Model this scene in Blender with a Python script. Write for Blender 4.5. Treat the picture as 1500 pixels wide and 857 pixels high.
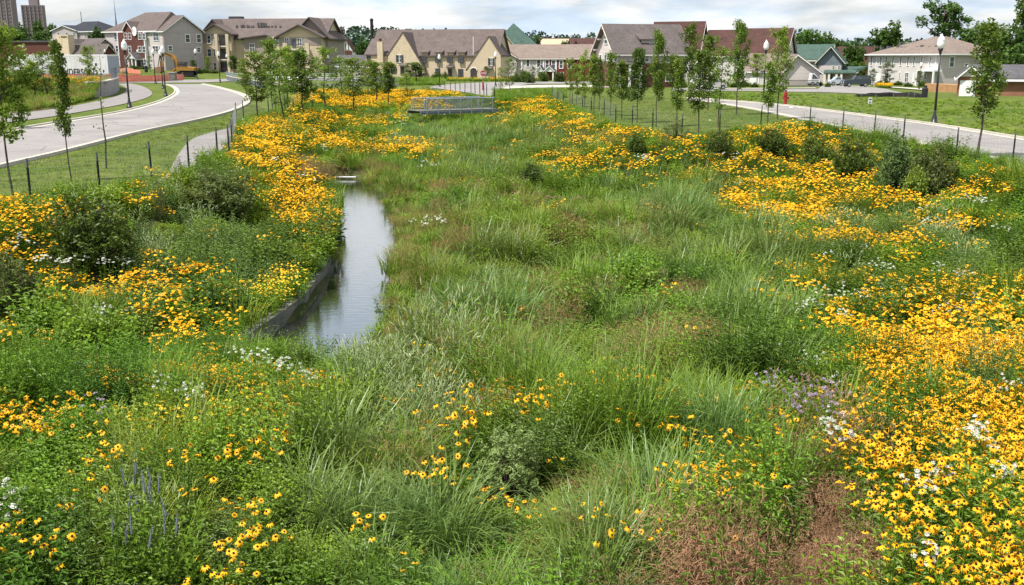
import bpy, math, random
import numpy as np
from mathutils import Vector, Matrix

for o in list(bpy.data.objects):
    bpy.data.objects.remove(o)
SC = bpy.context.scene
COL = SC.collection
RNG = np.random.default_rng(7)
random.seed(7)

# ------------------------------------------------------------------ camera
PW, PH = 1500.0, 857.0          # size of the photograph, used as ruler
FPX = 1440.0                    # focal length in photo pixels
PITCH = math.atan((428.5 - 85.0) / FPX)
CZ = 3.85                       # camera height above the road
cam_d = bpy.data.cameras.new('camera')
cam = bpy.data.objects.new('camera', cam_d)
COL.objects.link(cam)
cam.location = (0, 0, CZ)
cam.rotation_euler = (math.pi / 2 - PITCH, 0, 0)
cam_d.sensor_width = 36.0
cam_d.lens = 36.0 * FPX / PW
cam_d.clip_start = 0.1
cam_d.clip_end = 6000
SC.camera = cam

# ------------------------------------------------------------------ world, sun, exposure
SUN_EL, SUN_AZ = math.radians(60), math.radians(238)   # azimuth clockwise from +Y
sun_dir = Vector((math.sin(SUN_AZ) * math.cos(SUN_EL), math.cos(SUN_AZ) * math.cos(SUN_EL), math.sin(SUN_EL)))
W = bpy.data.worlds.new('World')
SC.world = W
W.use_nodes = True
nt = W.node_tree
nt.nodes.clear()
N = nt.nodes.new
L = nt.links.new
sky = N('ShaderNodeTexSky')
sky.sky_type = 'NISHITA'
sky.sun_disc = False
sky.sun_elevation = SUN_EL
sky.sun_rotation = SUN_AZ
sky.air_density = 1.0
sky.dust_density = 1.5
tc = N('ShaderNodeTexCoord')
# cloud layer: project the view direction on a flat ceiling
sep = N('ShaderNodeSeparateXYZ'); L(tc.outputs['Generated'], sep.inputs[0])
zz = N('ShaderNodeMath'); zz.operation = 'MAXIMUM'; L(sep.outputs['Z'], zz.inputs[0]); zz.inputs[1].default_value = 0.0
za = N('ShaderNodeMath'); za.operation = 'ADD'; L(zz.outputs[0], za.inputs[0]); za.inputs[1].default_value = 0.20
dx = N('ShaderNodeMath'); dx.operation = 'DIVIDE'; L(sep.outputs['X'], dx.inputs[0]); L(za.outputs[0], dx.inputs[1])
dy = N('ShaderNodeMath'); dy.operation = 'DIVIDE'; L(sep.outputs['Y'], dy.inputs[0]); L(za.outputs[0], dy.inputs[1])
cmb = N('ShaderNodeCombineXYZ'); L(dx.outputs[0], cmb.inputs[0]); L(dy.outputs[0], cmb.inputs[1])
cmb.inputs[2].default_value = 3.7
n1 = N('ShaderNodeTexNoise'); n1.inputs['Scale'].default_value = 1.5; n1.inputs['Detail'].default_value = 8; n1.inputs['Roughness'].default_value = 0.58
n1.inputs['Distortion'].default_value = 0.25
L(cmb.outputs[0], n1.inputs['Vector'])
cov = N('ShaderNodeValToRGB')
cov.color_ramp.elements[0].position = 0.36; cov.color_ramp.elements[0].color = (0.55, 0.55, 0.55, 1)
cov.color_ramp.elements[1].position = 0.60; cov.color_ramp.elements[1].color = (1, 1, 1, 1)
L(n1.outputs['Fac'], cov.inputs['Fac'])
n2 = N('ShaderNodeTexNoise'); n2.inputs['Scale'].default_value = 2.6; n2.inputs['Detail'].default_value = 7
L(cmb.outputs[0], n2.inputs['Vector'])
shd = N('ShaderNodeValToRGB')
shd.color_ramp.elements[0].position = 0.40; shd.color_ramp.elements[0].color = (8.2, 9.9, 12.0, 1)
shd.color_ramp.elements[1].position = 0.60; shd.color_ramp.elements[1].color = (12.3, 12.4, 12.5, 1)
L(n2.outputs['Fac'], shd.inputs['Fac'])
mx = N('ShaderNodeMixRGB'); L(cov.outputs['Color'], mx.inputs['Fac']); L(sky.outputs[0], mx.inputs[1]); L(shd.outputs['Color'], mx.inputs[2])
bg = N('ShaderNodeBackground'); bg.inputs['Strength'].default_value = 0.06
L(mx.outputs[0], bg.inputs['Color'])
wo = N('ShaderNodeOutputWorld'); L(bg.outputs[0], wo.inputs['Surface'])

sl = bpy.data.lights.new('sun', 'SUN')
sl.energy = 4.6
sl.angle = math.radians(0.5)
sl.color = (1.0, 0.965, 0.90)
sun = bpy.data.objects.new('sun', sl)
COL.objects.link(sun)
sun.rotation_euler = sun_dir.to_track_quat('Z', 'Y').to_euler()
sun.location = (-30, -20, 60)

SC.view_settings.view_transform = 'Standard'
SC.view_settings.look = 'None'
SC.view_settings.exposure = 0.60
SC.view_settings.gamma = 1.0
SC.render.engine = 'CYCLES'
SC.cycles.use_denoising = True
SC.cycles.max_bounces = 6
SC.cycles.diffuse_bounces = 2
SC.cycles.glossy_bounces = 2
SC.cycles.transmission_bounces = 3
SC.cycles.transparent_max_bounces = 6

# ------------------------------------------------------------------ mesh helpers
class MB:
    """collects simple shapes and links them as ONE mesh object"""
    def __init__(s):
        s.v = []; s.f = []; s.m = []; s.t = []
    def add(s, verts, faces, m=0, t=0.5):
        b = len(s.v)
        s.v.extend([tuple(map(float, p)) for p in verts])
        if np.isscalar(t):
            s.t.extend([float(t)] * len(verts))
        else:
            s.t.extend([float(x) for x in t])
        for f in faces:
            s.f.append(tuple(b + i for i in f))
            s.m.append(m)
        return s
    def box(s, x0, x1, y0, y1, z0, z1, m=0):
        v = [(x0, y0, z0), (x1, y0, z0), (x1, y1, z0), (x0, y1, z0), (x0, y0, z1), (x1, y0, z1), (x1, y1, z1), (x0, y1, z1)]
        return s.add(v, [(0, 3, 2, 1), (4, 5, 6, 7), (0, 1, 5, 4), (1, 2, 6, 5), (2, 3, 7, 6), (3, 0, 4, 7)], m)
    def prism(s, poly, axis, a0, a1, m=0):
        """polygon of (p, z) swept along axis 'x' or 'y' or of (x, y) along 'z'"""
        def P(p, a):
            return {'x': (a, p[0], p[1]), 'y': (p[0], a, p[1]), 'z': (p[0], p[1], a)}[axis]
        n = len(poly)
        v = [P(p, a0) for p in poly] + [P(p, a1) for p in poly]
        f = [tuple(range(n)), tuple(range(2 * n - 1, n - 1, -1))]
        f += [(i, (i + 1) % n, n + (i + 1) % n, n + i) for i in range(n)]
        return s.add(v, f, m)
    def tube(s, path, radii, n=6, m=0, cap=True, t=0.5):
        path = [Vector(p) for p in path]
        if np.isscalar(radii):
            radii = [radii] * len(path)
        vs = []; fs = []
        for i, p in enumerate(path):
            d = (path[min(i + 1, len(path) - 1)] - path[max(i - 1, 0)])
            if d.length < 1e-9:
                d = Vector((0, 0, 1))
            d.normalize()
            a = Vector((0, 0, 1)) if abs(d.z) < 0.9 else Vector((1, 0, 0))
            e1 = d.cross(a).normalized(); e2 = d.cross(e1)
            for k in range(n):
                w = 2 * math.pi * k / n
                vs.append(p + (e1 * math.cos(w) + e2 * math.sin(w)) * radii[i])
        for i in range(len(path) - 1):
            for k in range(n):
                fs.append((i * n + k, i * n + (k + 1) % n, (i + 1) * n + (k + 1) % n, (i + 1) * n + k))
        if cap:
            fs.append(tuple(range(n - 1, -1, -1)))
            fs.append(tuple(range((len(path) - 1) * n, len(path) * n)))
        return s.add(vs, fs, m, t)
    def lathe(s, prof, n=10, m=0, c=(0, 0, 0)):
        vs = []; fs = []
        for r, z in prof:
            for k in range(n):
                w = 2 * math.pi * k / n
                vs.append((c[0] + r * math.cos(w), c[1] + r * math.sin(w), c[2] + z))
        for i in range(len(prof) - 1):
            for k in range(n):
                fs.append((i * n + k, i * n + (k + 1) % n, (i + 1) * n + (k + 1) % n, (i + 1) * n + k))
        fs.append(tuple(range(n - 1, -1, -1)))
        fs.append(tuple(range((len(prof) - 1) * n, len(prof) * n)))
        return s.add(vs, fs, m)
    def mesh(s, name, mats, smooth=False):
        me = bpy.data.meshes.new(name)
        me.from_pydata(s.v, [], s.f)
        for m in (mats if isinstance(mats, (list, tuple)) else [mats]):
            me.materials.append(m)
        me.polygons.foreach_set('material_index', s.m)
        if smooth:
            me.polygons.foreach_set('use_smooth', [True] * len(s.f))
        a = me.attributes.new('tint', 'FLOAT', 'POINT')
        a.data.foreach_set('value', s.t)
        me.update()
        return me
    def build(s, name, mats, parent=None, smooth=False):
        return link(name, s.mesh(name, mats, smooth), parent)

def link(name, me, parent=None):
    o = bpy.data.objects.new(name, me)
    COL.objects.link(o)
    if parent is not None:
        o.parent = parent
    return o
def tag(o, label=None, cat=None, group=None, kind=None):
    if label: o['label'] = label
    if cat: o['category'] = cat
    if group: o['group'] = group
    if kind: o['kind'] = kind
    return o
def thing(name, label, cat, loc=(0, 0, 0), rz=0.0, group=None):
    o = bpy.data.objects.new(name, None)
    o.empty_display_size = 0.3
    COL.objects.link(o)
    o.location = loc
    o.rotation_euler = (0, 0, rz)
    return tag(o, label, cat, group)
def copy_tree(o, parent=None):
    c = o.copy()
    COL.objects.link(c)
    if parent is not None:
        c.parent = parent
    for ch in list(o.children):
        copy_tree(ch, c)
    return c

# ------------------------------------------------------------------ materials
def mat(name, base, rough=0.8, spec=0.3, var=None, scale=4.0, detail=6, metal=0.0, bump=0.0, kind='noise', fine=None):
    """procedural principled material; base/var are two real base colours mixed by noise"""
    m = bpy.data.materials.new(name)
    m.use_nodes = True
    t = m.node_tree
    b = t.nodes['Principled BSDF']
    b.inputs['Roughness'].default_value = rough
    b.inputs['Metallic'].default_value = metal
    b.inputs['Specular IOR Level'].default_value = spec
    c0 = (*base, 1)
    if var is None:
        var = tuple(x * 0.8 for x in base)
    c1 = (*var, 1)
    co = t.nodes.new('ShaderNodeTexCoord')
    nz = t.nodes.new('ShaderNodeTexNoise')
    nz.inputs['Scale'].default_value = scale
    nz.inputs['Detail'].default_value = detail
    nz.inputs['Roughness'].default_value = 0.6
    t.links.new(co.outputs['Object'], nz.inputs['Vector'])
    r = t.nodes.new('ShaderNodeValToRGB')
    r.color_ramp.elements[0].position = 0.35; r.color_ramp.elements[0].color = c0
    r.color_ramp.elements[1].position = 0.68; r.color_ramp.elements[1].color = c1
    t.links.new(nz.outputs['Fac'], r.inputs['Fac'])
    out = r.outputs['Color']
    hgt = nz.outputs['Fac']
    if kind in ('brick', 'block', 'siding', 'shingle'):
        sepn = t.nodes.new('ShaderNodeSeparateXYZ'); t.links.new(co.outputs['Object'], sepn.inputs[0])
        ad = t.nodes.new('ShaderNodeMath'); ad.operation = 'ADD'
        t.links.new(sepn.outputs['X'], ad.inputs[0]); t.links.new(sepn.outputs['Y'], ad.inputs[1])
        cb = t.nodes.new('ShaderNodeCombineXYZ')
        t.links.new(ad.outputs[0], cb.inputs[0]); t.links.new(sepn.outputs['Z'], cb.inputs[1])
        br = t.nodes.new('ShaderNodeTexBrick')
        br.inputs['Scale'].default_value = 1.0
        bw, rh, mo, dk = {'brick': (0.21, 0.075, 0.011, 0.75), 'block': (0.45, 0.2, 0.015, 0.6), 'siding': (6.0, 0.15, 0.016, 0.72), 'shingle': (0.5, 0.16, 0.012, 0.72)}[kind]
        br.inputs['Brick Width'].default_value = bw
        br.inputs['Row Height'].default_value = rh
        br.inputs['Mortar Size'].default_value = mo
        br.inputs['Color1'].default_value = (1, 1, 1, 1)
        br.inputs['Color2'].default_value = (0.86, 0.86, 0.86, 1)
        br.inputs['Mortar'].default_value = (dk, dk, dk, 1) if kind != 'brick' else (1.35, 1.5, 1.6, 1)
        t.links.new(cb.outputs[0], br.inputs['Vector'])
        mu = t.nodes.new('ShaderNodeMixRGB'); mu.blend_type = 'MULTIPLY'; mu.inputs['Fac'].default_value = 1
        t.links.new(out, mu.inputs[1]); t.links.new(br.outputs['Color'], mu.inputs[2])
        out = mu.outputs['Color']
    if fine:
        n3 = t.nodes.new('ShaderNodeTexNoise'); n3.inputs['Scale'].default_value = fine; n3.inputs['Detail'].default_value = 3
        t.links.new(co.outputs['Object'], n3.inputs['Vector'])
        r3 = t.nodes.new('ShaderNodeValToRGB')
        r3.color_ramp.elements[0].position = 0.3; r3.color_ramp.elements[0].color = (0.62, 0.62, 0.62, 1)
        r3.color_ramp.elements[1].position = 0.7; r3.color_ramp.elements[1].color = (1.25, 1.25, 1.25, 1)
        t.links.new(n3.outputs['Fac'], r3.inputs['Fac'])
        m3 = t.nodes.new('ShaderNodeMixRGB'); m3.blend_type = 'MULTIPLY'; m3.inputs['Fac'].default_value = 1
        t.links.new(out, m3.inputs[1]); t.links.new(r3.outputs['Color'], m3.inputs[2])
        out = m3.outputs['Color']; hgt = n3.outputs['Fac']
    t.links.new(out, b.inputs['Base Color'])
    if bump:
        bp = t.nodes.new('ShaderNodeBump'); bp.inputs['Strength'].default_value = bump; bp.inputs['Distance'].default_value = 0.03
        t.links.new(hgt, bp.inputs['Height']); t.links.new(bp.outputs[0], b.inputs['Normal'])
    return m

def leaf_mat(name, c0, c1, transl=0.35, rough=0.5, spread=0.5, gloss=0.02, hue=0.03):
    """thin foliage: colour runs c0 -> c1 with the vertex tint, shifts per plant, lets light through"""
    m = bpy.data.materials.new(name)
    m.use_nodes = True
    t = m.node_tree
    t.nodes.clear()
    n = t.nodes.new; l = t.links.new
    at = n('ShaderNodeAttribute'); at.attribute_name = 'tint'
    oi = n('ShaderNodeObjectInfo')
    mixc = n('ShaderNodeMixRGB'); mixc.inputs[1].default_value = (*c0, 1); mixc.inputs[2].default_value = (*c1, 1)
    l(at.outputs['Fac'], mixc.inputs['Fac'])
    hs = n('ShaderNodeHueSaturation')
    mr = n('ShaderNodeMapRange'); mr.inputs['To Min'].default_value = 1 - spread * 0.6; mr.inputs['To Max'].default_value = 1 + spread
    l(oi.outputs['Random'], mr.inputs['Value'])
    l(mr.outputs[0], hs.inputs['Value'])
    tn = n('ShaderNodeAttribute'); tn.attribute_type = 'INSTANCER'; tn.attribute_name = 'tone'
    mh = n('ShaderNodeMath'); mh.operation = 'MULTIPLY_ADD'; l(tn.outputs['Fac'], mh.inputs[0]); mh.inputs[1].default_value = -hue; mh.inputs[2].default_value = 0.5
    l(mh.outputs[0], hs.inputs['Hue'])
    l(mixc.outputs[0], hs.inputs['Color'])
    df = n('ShaderNodeBsdfDiffuse'); l(hs.outputs[0], df.inputs['Color'])
    tr = n('ShaderNodeBsdfTranslucent'); l(hs.outputs[0], tr.inputs['Color'])
    mt = n('ShaderNodeMixShader'); mt.inputs[0].default_value = transl; l(df.outputs[0], mt.inputs[1]); l(tr.outputs[0], mt.inputs[2])
    gl = n('ShaderNodeBsdfGlossy'); gl.inputs['Roughness'].default_value = rough; gl.inputs['Color'].default_value = (0.9, 0.95, 0.9, 1)
    mg = n('ShaderNodeMixShader'); mg.inputs[0].default_value = gloss; l(mt.outputs[0], mg.inputs[1]); l(gl.outputs[0], mg.inputs[2])
    o = n('ShaderNodeOutputMaterial'); l(mg.outputs[0], o.inputs['Surface'])
    return m

M = {}
M['asphalt'] = mat('asphalt', (0.30, 0.275, 0.26), 0.9, 0.2, (0.245, 0.225, 0.215), 0.35, fine=30, bump=0.1)
def add_cracks(m, sc, amt):
    t = m.node_tree; b = t.nodes['Principled BSDF']; lk = b.inputs['Base Color'].links[0].from_socket
    co = t.nodes.new('ShaderNodeTexCoord'); nz = t.nodes.new('ShaderNodeTexNoise'); nz.inputs['Scale'].default_value = 0.6
    t.links.new(co.outputs['Object'], nz.inputs['Vector'])
    av = t.nodes.new('ShaderNodeMixRGB'); av.inputs[0].default_value = 0.06; t.links.new(co.outputs['Object'], av.inputs[1]); t.links.new(nz.outputs['Color'], av.inputs[2])
    v = t.nodes.new('ShaderNodeTexVoronoi'); v.feature = 'DISTANCE_TO_EDGE'; v.inputs['Scale'].default_value = sc; t.links.new(av.outputs[0], v.inputs['Vector'])
    r = t.nodes.new('ShaderNodeValToRGB'); r.color_ramp.elements[0].position = 0.0; r.color_ramp.elements[0].color = (amt, amt, amt, 1); r.color_ramp.elements[1].position = 0.012; r.color_ramp.elements[1].color = (1, 1, 1, 1)
    t.links.new(v.outputs['Distance'], r.inputs['Fac'])
    v2 = t.nodes.new('ShaderNodeTexVoronoi'); v2.inputs['Scale'].default_value = sc * 0.8; t.links.new(co.outputs['Object'], v2.inputs['Vector'])
    r2 = t.nodes.new('ShaderNodeMapRange'); r2.inputs['To Min'].default_value = 0.88; r2.inputs['To Max'].default_value = 1.06; t.links.new(v2.outputs['Color'], r2.inputs['Value'])
    m1 = t.nodes.new('ShaderNodeMixRGB'); m1.blend_type = 'MULTIPLY'; m1.inputs[0].default_value = 1; t.links.new(lk, m1.inputs[1]); t.links.new(r.outputs[0], m1.inputs[2])
    m2 = t.nodes.new('ShaderNodeMixRGB'); m2.blend_type = 'MULTIPLY'; m2.inputs[0].default_value = 1; t.links.new(m1.outputs[0], m2.inputs[1]); t.links.new(r2.outputs[0], m2.inputs[2])
    t.links.new(m2.outputs[0], b.inputs['Base Color'])
add_cracks(M['asphalt'], 0.22, 0.6)
M['path'] = mat('worn_asphalt', (0.27, 0.245, 0.235), 0.9, 0.2, (0.21, 0.19, 0.18), 0.5, fine=25)
M['concrete'] = mat('concrete', (0.52, 0.48, 0.41), 0.85, 0.2, (0.42, 0.385, 0.33), 1.3, fine=20)
M['old_concrete'] = mat('old_concrete', (0.21, 0.20, 0.165), 0.9, 0.2, (0.085, 0.09, 0.07), 2.5, fine=22, bump=0.3)
M['block'] = mat('block', (0.36, 0.35, 0.33), 0.9, 0.2, (0.27, 0.26, 0.25), 1.2, kind='block', bump=0.2)
M['white'] = mat('white_paint', (0.78, 0.78, 0.77), 0.5, 0.4, (0.70, 0.70, 0.69), 2)
M['trailer'] = mat('trailer_panel', (0.56, 0.56, 0.55), 0.45, 0.4, (0.47, 0.465, 0.455), 0.5)
M['offwhite'] = mat('offwhite_siding', (0.66, 0.61, 0.59), 0.7, 0.3, (0.60, 0.555, 0.54), 0.8, kind='siding')
M['greysiding'] = mat('warm_grey_siding', (0.44, 0.385, 0.38), 0.7, 0.3, (0.395, 0.345, 0.34), 0.7, kind='siding')
M['palesiding'] = mat('pale_siding', (0.58, 0.515, 0.495), 0.7, 0.3, (0.53, 0.47, 0.455), 0.7, kind='siding')
M['brick'] = mat('red_brick', (0.125, 0.050, 0.038), 0.9, 0.2, (0.09, 0.035, 0.028), 2.0, kind='brick')
M['darkbrick'] = mat('dark_brick', (0.035, 0.024, 0.022), 0.9, 0.2, (0.025, 0.018, 0.017), 2.0, kind='brick')
M['tanbrick'] = mat('brown_brick', (0.24, 0.115, 0.068), 0.9, 0.2, (0.19, 0.09, 0.055), 1.0, kind='brick')
M['redsiding'] = mat('barn_red_siding', (0.19, 0.03, 0.03), 0.7, 0.3, (0.15, 0.024, 0.026), 1.0, kind='siding')
M['stucco'] = mat('tan_stucco', (0.62, 0.50, 0.36), 0.92, 0.15, (0.56, 0.45, 0.32), 0.5, fine=9)
M['tansiding'] = mat('tan_siding', (0.63, 0.515, 0.37), 0.85, 0.2, (0.57, 0.465, 0.335), 0.6, kind='siding')
M['taupesiding'] = mat('taupe_siding', (0.34, 0.285, 0.25), 0.85, 0.2, (0.30, 0.25, 0.22), 0.6, kind='siding')
M['bluesiding'] = mat('slate_blue_siding', (0.17, 0.205, 0.235), 0.85, 0.2, (0.145, 0.175, 0.20), 0.6, kind='siding')
M['roof_brown'] = mat('brown_shingle', (0.17, 0.135, 0.125), 0.95, 0.1, (0.135, 0.105, 0.098), 0.6, kind='shingle', fine=7)
M['roof_tan'] = mat('tan_shingle', (0.255, 0.20, 0.17), 0.95, 0.1, (0.21, 0.165, 0.14), 0.6, kind='shingle', fine=7)
M['roof_taupe'] = mat('taupe_shingle', (0.155, 0.13, 0.122), 0.95, 0.1, (0.12, 0.10, 0.095), 0.6, kind='shingle', fine=7)
M['roof_dark'] = mat('charcoal_shingle', (0.055, 0.058, 0.07), 0.95, 0.1, (0.04, 0.042, 0.05), 0.6, kind='shingle', fine=7)
M['roof_grey'] = mat('grey_shingle', (0.13, 0.125, 0.135), 0.95, 0.1, (0.10, 0.095, 0.10), 0.6, kind='shingle', fine=7)
M['roof_red'] = mat('red_brown_shingle', (0.105, 0.054, 0.047), 0.95, 0.1, (0.08, 0.043, 0.038), 0.6, kind='shingle', fine=7)
M['roof_green'] = mat('green_shingle', (0.085, 0.135, 0.112), 0.95, 0.1, (0.065, 0.105, 0.088), 0.6, kind='shingle', fine=7)
M['roof_gravel'] = mat('pale_flat_roof', (0.50, 0.38, 0.26), 0.95, 0.1, (0.42, 0.32, 0.22), 0.6)
M['glass'] = mat('window_glass', (0.045, 0.055, 0.065), 0.12, 0.6, (0.09, 0.10, 0.11), 0.9)
M['tower'] = mat('tower_concrete', (0.23, 0.185, 0.19), 0.9, 0.2, (0.20, 0.165, 0.17), 0.2)  # lightened so the colour holds the distance haze
M['towerdark'] = mat('hazed_tower_windows', (0.13, 0.115, 0.135), 0.5, 0.3, (0.16, 0.14, 0.15), 0.3)  # window tone lifted as well, haze put into the colour
M['black'] = mat('black_metal', (0.012, 0.012, 0.014), 0.4, 0.5, (0.02, 0.02, 0.022), 8)
M['post_green'] = mat('dark_green_steel', (0.012, 0.016, 0.014), 0.55, 0.4, (0.022, 0.026, 0.02), 9)
M['wire'] = mat('wire', (0.22, 0.23, 0.23), 0.5, 0.5, (0.3, 0.3, 0.3), 9)
M['galv'] = mat('galvanised_steel', (0.32, 0.36, 0.40), 0.42, 0.5, (0.24, 0.28, 0.32), 6, metal=0.35)
M['steelblue'] = mat('painted_rail', (0.13, 0.15, 0.18), 0.5, 0.5, (0.10, 0.12, 0.14), 4)
M['globe'] = mat('lamp_globe', (0.86, 0.86, 0.85), 0.25, 0.5, (0.82, 0.82, 0.81), 4)
M['orange_net'] = mat('orange_net', (0.80, 0.27, 0.18), 0.8, 0.2, (0.68, 0.20, 0.13), 0.8, fine=6)
M['digger'] = mat('worn_yellow_paint', (0.40, 0.20, 0.035), 0.6, 0.3, (0.25, 0.115, 0.025), 1.6)
M['dirt'] = mat('dirt', (0.32, 0.20, 0.12), 0.95, 0.1, (0.20, 0.125, 0.08), 1.2, bump=0.5, fine=8)
M['soil'] = mat('soil', (0.045, 0.04, 0.025), 0.95, 0.1, (0.025, 0.03, 0.014), 1.4, bump=0.5, fine=9)
M['silt'] = mat('black_silt_cloth', (0.02, 0.02, 0.021), 0.7, 0.3, (0.045, 0.04, 0.035), 1.5)
M['plank'] = mat('raw_timber', (0.46, 0.26, 0.125), 0.8, 0.2, (0.36, 0.19, 0.09), 1.5)
M['hydrant'] = mat('hydrant_red', (0.32, 0.012, 0.018), 0.4, 0.5, (0.24, 0.01, 0.015), 6)
M['signred'] = mat('sign_red', (0.33, 0.03, 0.035), 0.5, 0.4, (0.28, 0.027, 0.03), 4)
M['signwhite'] = mat('sign_white', (0.74, 0.75, 0.76), 0.5, 0.4, (0.66, 0.67, 0.68), 6)
M['ink'] = mat('printed_ink', (0.02, 0.02, 0.02), 0.6, 0.3, (0.05, 0.05, 0.05), 9)
M['greypost'] = mat('sign_post', (0.12, 0.12, 0.12), 0.5, 0.5, (0.16, 0.16, 0.16), 9)
M['tyre'] = mat('tyre_rubber', (0.016, 0.016, 0.017), 0.85, 0.2, (0.025, 0.025, 0.025), 9)
M['rim'] = mat('wheel_rim', (0.42, 0.42, 0.43), 0.35, 0.5, (0.35, 0.35, 0.36), 9, metal=0.6)
M['bark'] = mat('sapling_bark', (0.095, 0.075, 0.06), 0.9, 0.2, (0.055, 0.043, 0.035), 14, bump=0.3)
M['bark_pale'] = mat('pale_bark', (0.24, 0.20, 0.17), 0.9, 0.2, (0.15, 0.125, 0.105), 10, bump=0.3)
M['doorred'] = mat('door_red', (0.17, 0.03, 0.03), 0.5, 0.4, (0.14, 0.025, 0.025), 4)
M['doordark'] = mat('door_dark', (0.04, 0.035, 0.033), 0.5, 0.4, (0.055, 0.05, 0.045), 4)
M['trim'] = mat('cream_trim', (0.66, 0.62, 0.55), 0.6, 0.3, (0.60, 0.56, 0.50), 3)
M['darktrim'] = mat('dark_trim', (0.05, 0.045, 0.045), 0.6, 0.3, (0.07, 0.06, 0.06), 3)
# ------------------------------------------------------------------ ruler: photo pixel -> ray -> real point
CP, SP = math.cos(PITCH), math.sin(PITCH)
def ray(u, v):
    a = (u - PW / 2) / FPX; b = (428.5 - v) / FPX
    dyv = CP + b * SP
    return a / dyv, (-SP + b * CP) / dyv
def at(u, v, d):
    rx, rz = ray(u, v)
    return Vector((rx * d, d, CZ + rz * d))
def P(u, v, z=0.0):
    rx, rz = ray(u, v)
    d = (z - CZ) / rz
    return Vector((rx * d, d, z))

def sstep(a, b, x):
    t = np.clip((np.asarray(x, float) - a) / (b - a), 0, 1)
    return t * t * (3 - 2 * t)
def inpoly(px, py, poly):
    px = np.asarray(px, float); py = np.asarray(py, float)
    r = np.zeros(px.shape, bool)
    n = len(poly)
    for i in range(n):
        x0, y0 = poly[i][0], poly[i][1]; x1, y1 = poly[(i + 1) % n][0], poly[(i + 1) % n][1]
        if y0 == y1: continue
        c = (py > min(y0, y1)) & (py <= max(y0, y1))
        r ^= c & (px < (x1 - x0) * (py - y0) / (y1 - y0) + x0)
    return r
def pdist(px, py, poly, closed=True):
    px = np.asarray(px, float); py = np.asarray(py, float)
    d = np.full(px.shape, 1e9)
    n = len(poly)
    for i in range(n if closed else n - 1):
        x0, y0 = poly[i][0], poly[i][1]; x1, y1 = poly[(i + 1) % n][0], poly[(i + 1) % n][1]
        ex, ey = x1 - x0, y1 - y0
        t = np.clip(((px - x0) * ex + (py - y0) * ey) / (ex * ex + ey * ey + 1e-12), 0, 1)
        d = np.minimum(d, np.hypot(px - x0 - t * ex, py - y0 - t * ey))
    return d
def _hash(i, j, s):
    h = np.sin(i * 127.1 + j * 311.7 + s * 74.7) * 43758.5453
    return h - np.floor(h)
def vnoise(x, y, sc, seed=0):
    x = np.asarray(x, float) / sc; y = np.asarray(y, float) / sc
    i = np.floor(x); j = np.floor(y); fx = x - i; fy = y - j
    fx = fx * fx * (3 - 2 * fx); fy = fy * fy * (3 - 2 * fy)
    a = _hash(i, j, seed); b = _hash(i + 1, j, seed); c = _hash(i, j + 1, seed); d = _hash(i + 1, j + 1, seed)
    return (a * (1 - fx) + b * fx) * (1 - fy) + (c * (1 - fx) + d * fx) * fy

BASIN = [(-13.5, 3), (-16, 12), (-14.5, 22), (-13.3, 26.5), (-12, 28.6), (-11.7, 32), (-11.2, 35), (-11.6, 39), (-13.2, 46), (-16.2, 60), (-16.3, 66),
         (-18, 80), (-22, 100), (-22, 118), (-14, 122), (-8, 112), (-3, 96), (0.5, 93), (3.8, 92), (4.9, 69), (5.8, 56), (8, 46.5), (13.6, 54), (17.2, 57.2), (17.6, 52), (18.1, 45.5), (18.4, 35), (19.5, 25), (20, 12), (19, 3)]
WATER_Z = -1.75
CANAL = [tuple(P(u, v, WATER_Z))[:2] for u, v in
         [(330, 540), (400, 489), (446, 457), (478, 408), (492, 370), (495, 330), (492, 296), (484, 275), (474, 258.5),
          (519, 258.5), (545, 266), (566, 288), (584, 320), (594, 355), (592, 400), (580, 440), (556, 485), (530, 540)]]
CTRL = [(-90, 230, 1.6), (-110, 240, 1.6), (-60, 236, 0.4), (-48, 236, 0.4), (-25, 205, -0.28), (-3, 205, -0.4), (5, 225, -1.3), (18, 225, -1.2), (18, 150, -0.5), (34, 150, -0.5),
        (40, 190, -0.6), (60, 180, -0.9), (62, 190, -0.9), (70, 185, -0.9), (95, 180, -0.9), (80, 105, -0.5), (50, 105, -0.5), (-80, 185, 0.2), (-60, 150, 0.1), (-110, 185, 0.2), (-4, 138, -0.65),
        (-10, 150, -0.7), (-40, 150, 0.0), (-70, 100, 0.0), (0, 500, 0.0), (300, 300, 0.0), (-300, 300, 1.0), (0, 1500, 0), (40, 140, -0.7)]
def height(x, y, canal=True):
    x = np.asarray(x, float); y = np.asarray(y, float)
    num = np.zeros(x.shape); den = np.zeros(x.shape)
    for cx, cy, cz in CTRL:
        w = 1.0 / ((x - cx) ** 2 + (y - cy) ** 2 + 60.0) ** 1.5
        num += w * cz; den += w
    z = num / den * sstep(92, 150, y)
    ins = inpoly(x, y, BASIN)
    d = np.where(ins, pdist(x, y, BASIN), 0.0)
    dep = 1.5 * sstep(0.0, 7.5, d) * (0.16 + 0.84 * sstep(7, 19, y)) * (1 - 0.5 * sstep(70, 110, y))
    z = z - dep + np.where(ins, (vnoise(x, y, 2.6, 3) - 0.5) * 0.22 * sstep(0, 3, d), 0)
    if canal:
        near = (x > -14) & (x < 2) & (y > 12) & (y < 55)
        if near.any():
            di = pdist(x, y, CANAL); ic = inpoly(x, y, CANAL)
            sd = np.where(ic, -di, di)
            k = 1 - sstep(-0.35, 0.12, sd)
            z = np.where(near, z * (1 - k) + (-2.35) * k, z)
            # banks sit just above the water next to the canal
            k2 = (1 - sstep(0.12, 2.5, np.abs(sd))) * (sd > 0.12)
            z = np.where(near & (sd > 0.12), z * (1 - k2) + np.minimum(z, -1.5 + 0.16 * (x < -4.3)) * k2, z)
    return z
def hz(x, y):
    return float(height(np.array([x]), np.array([y]))[0])
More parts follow.
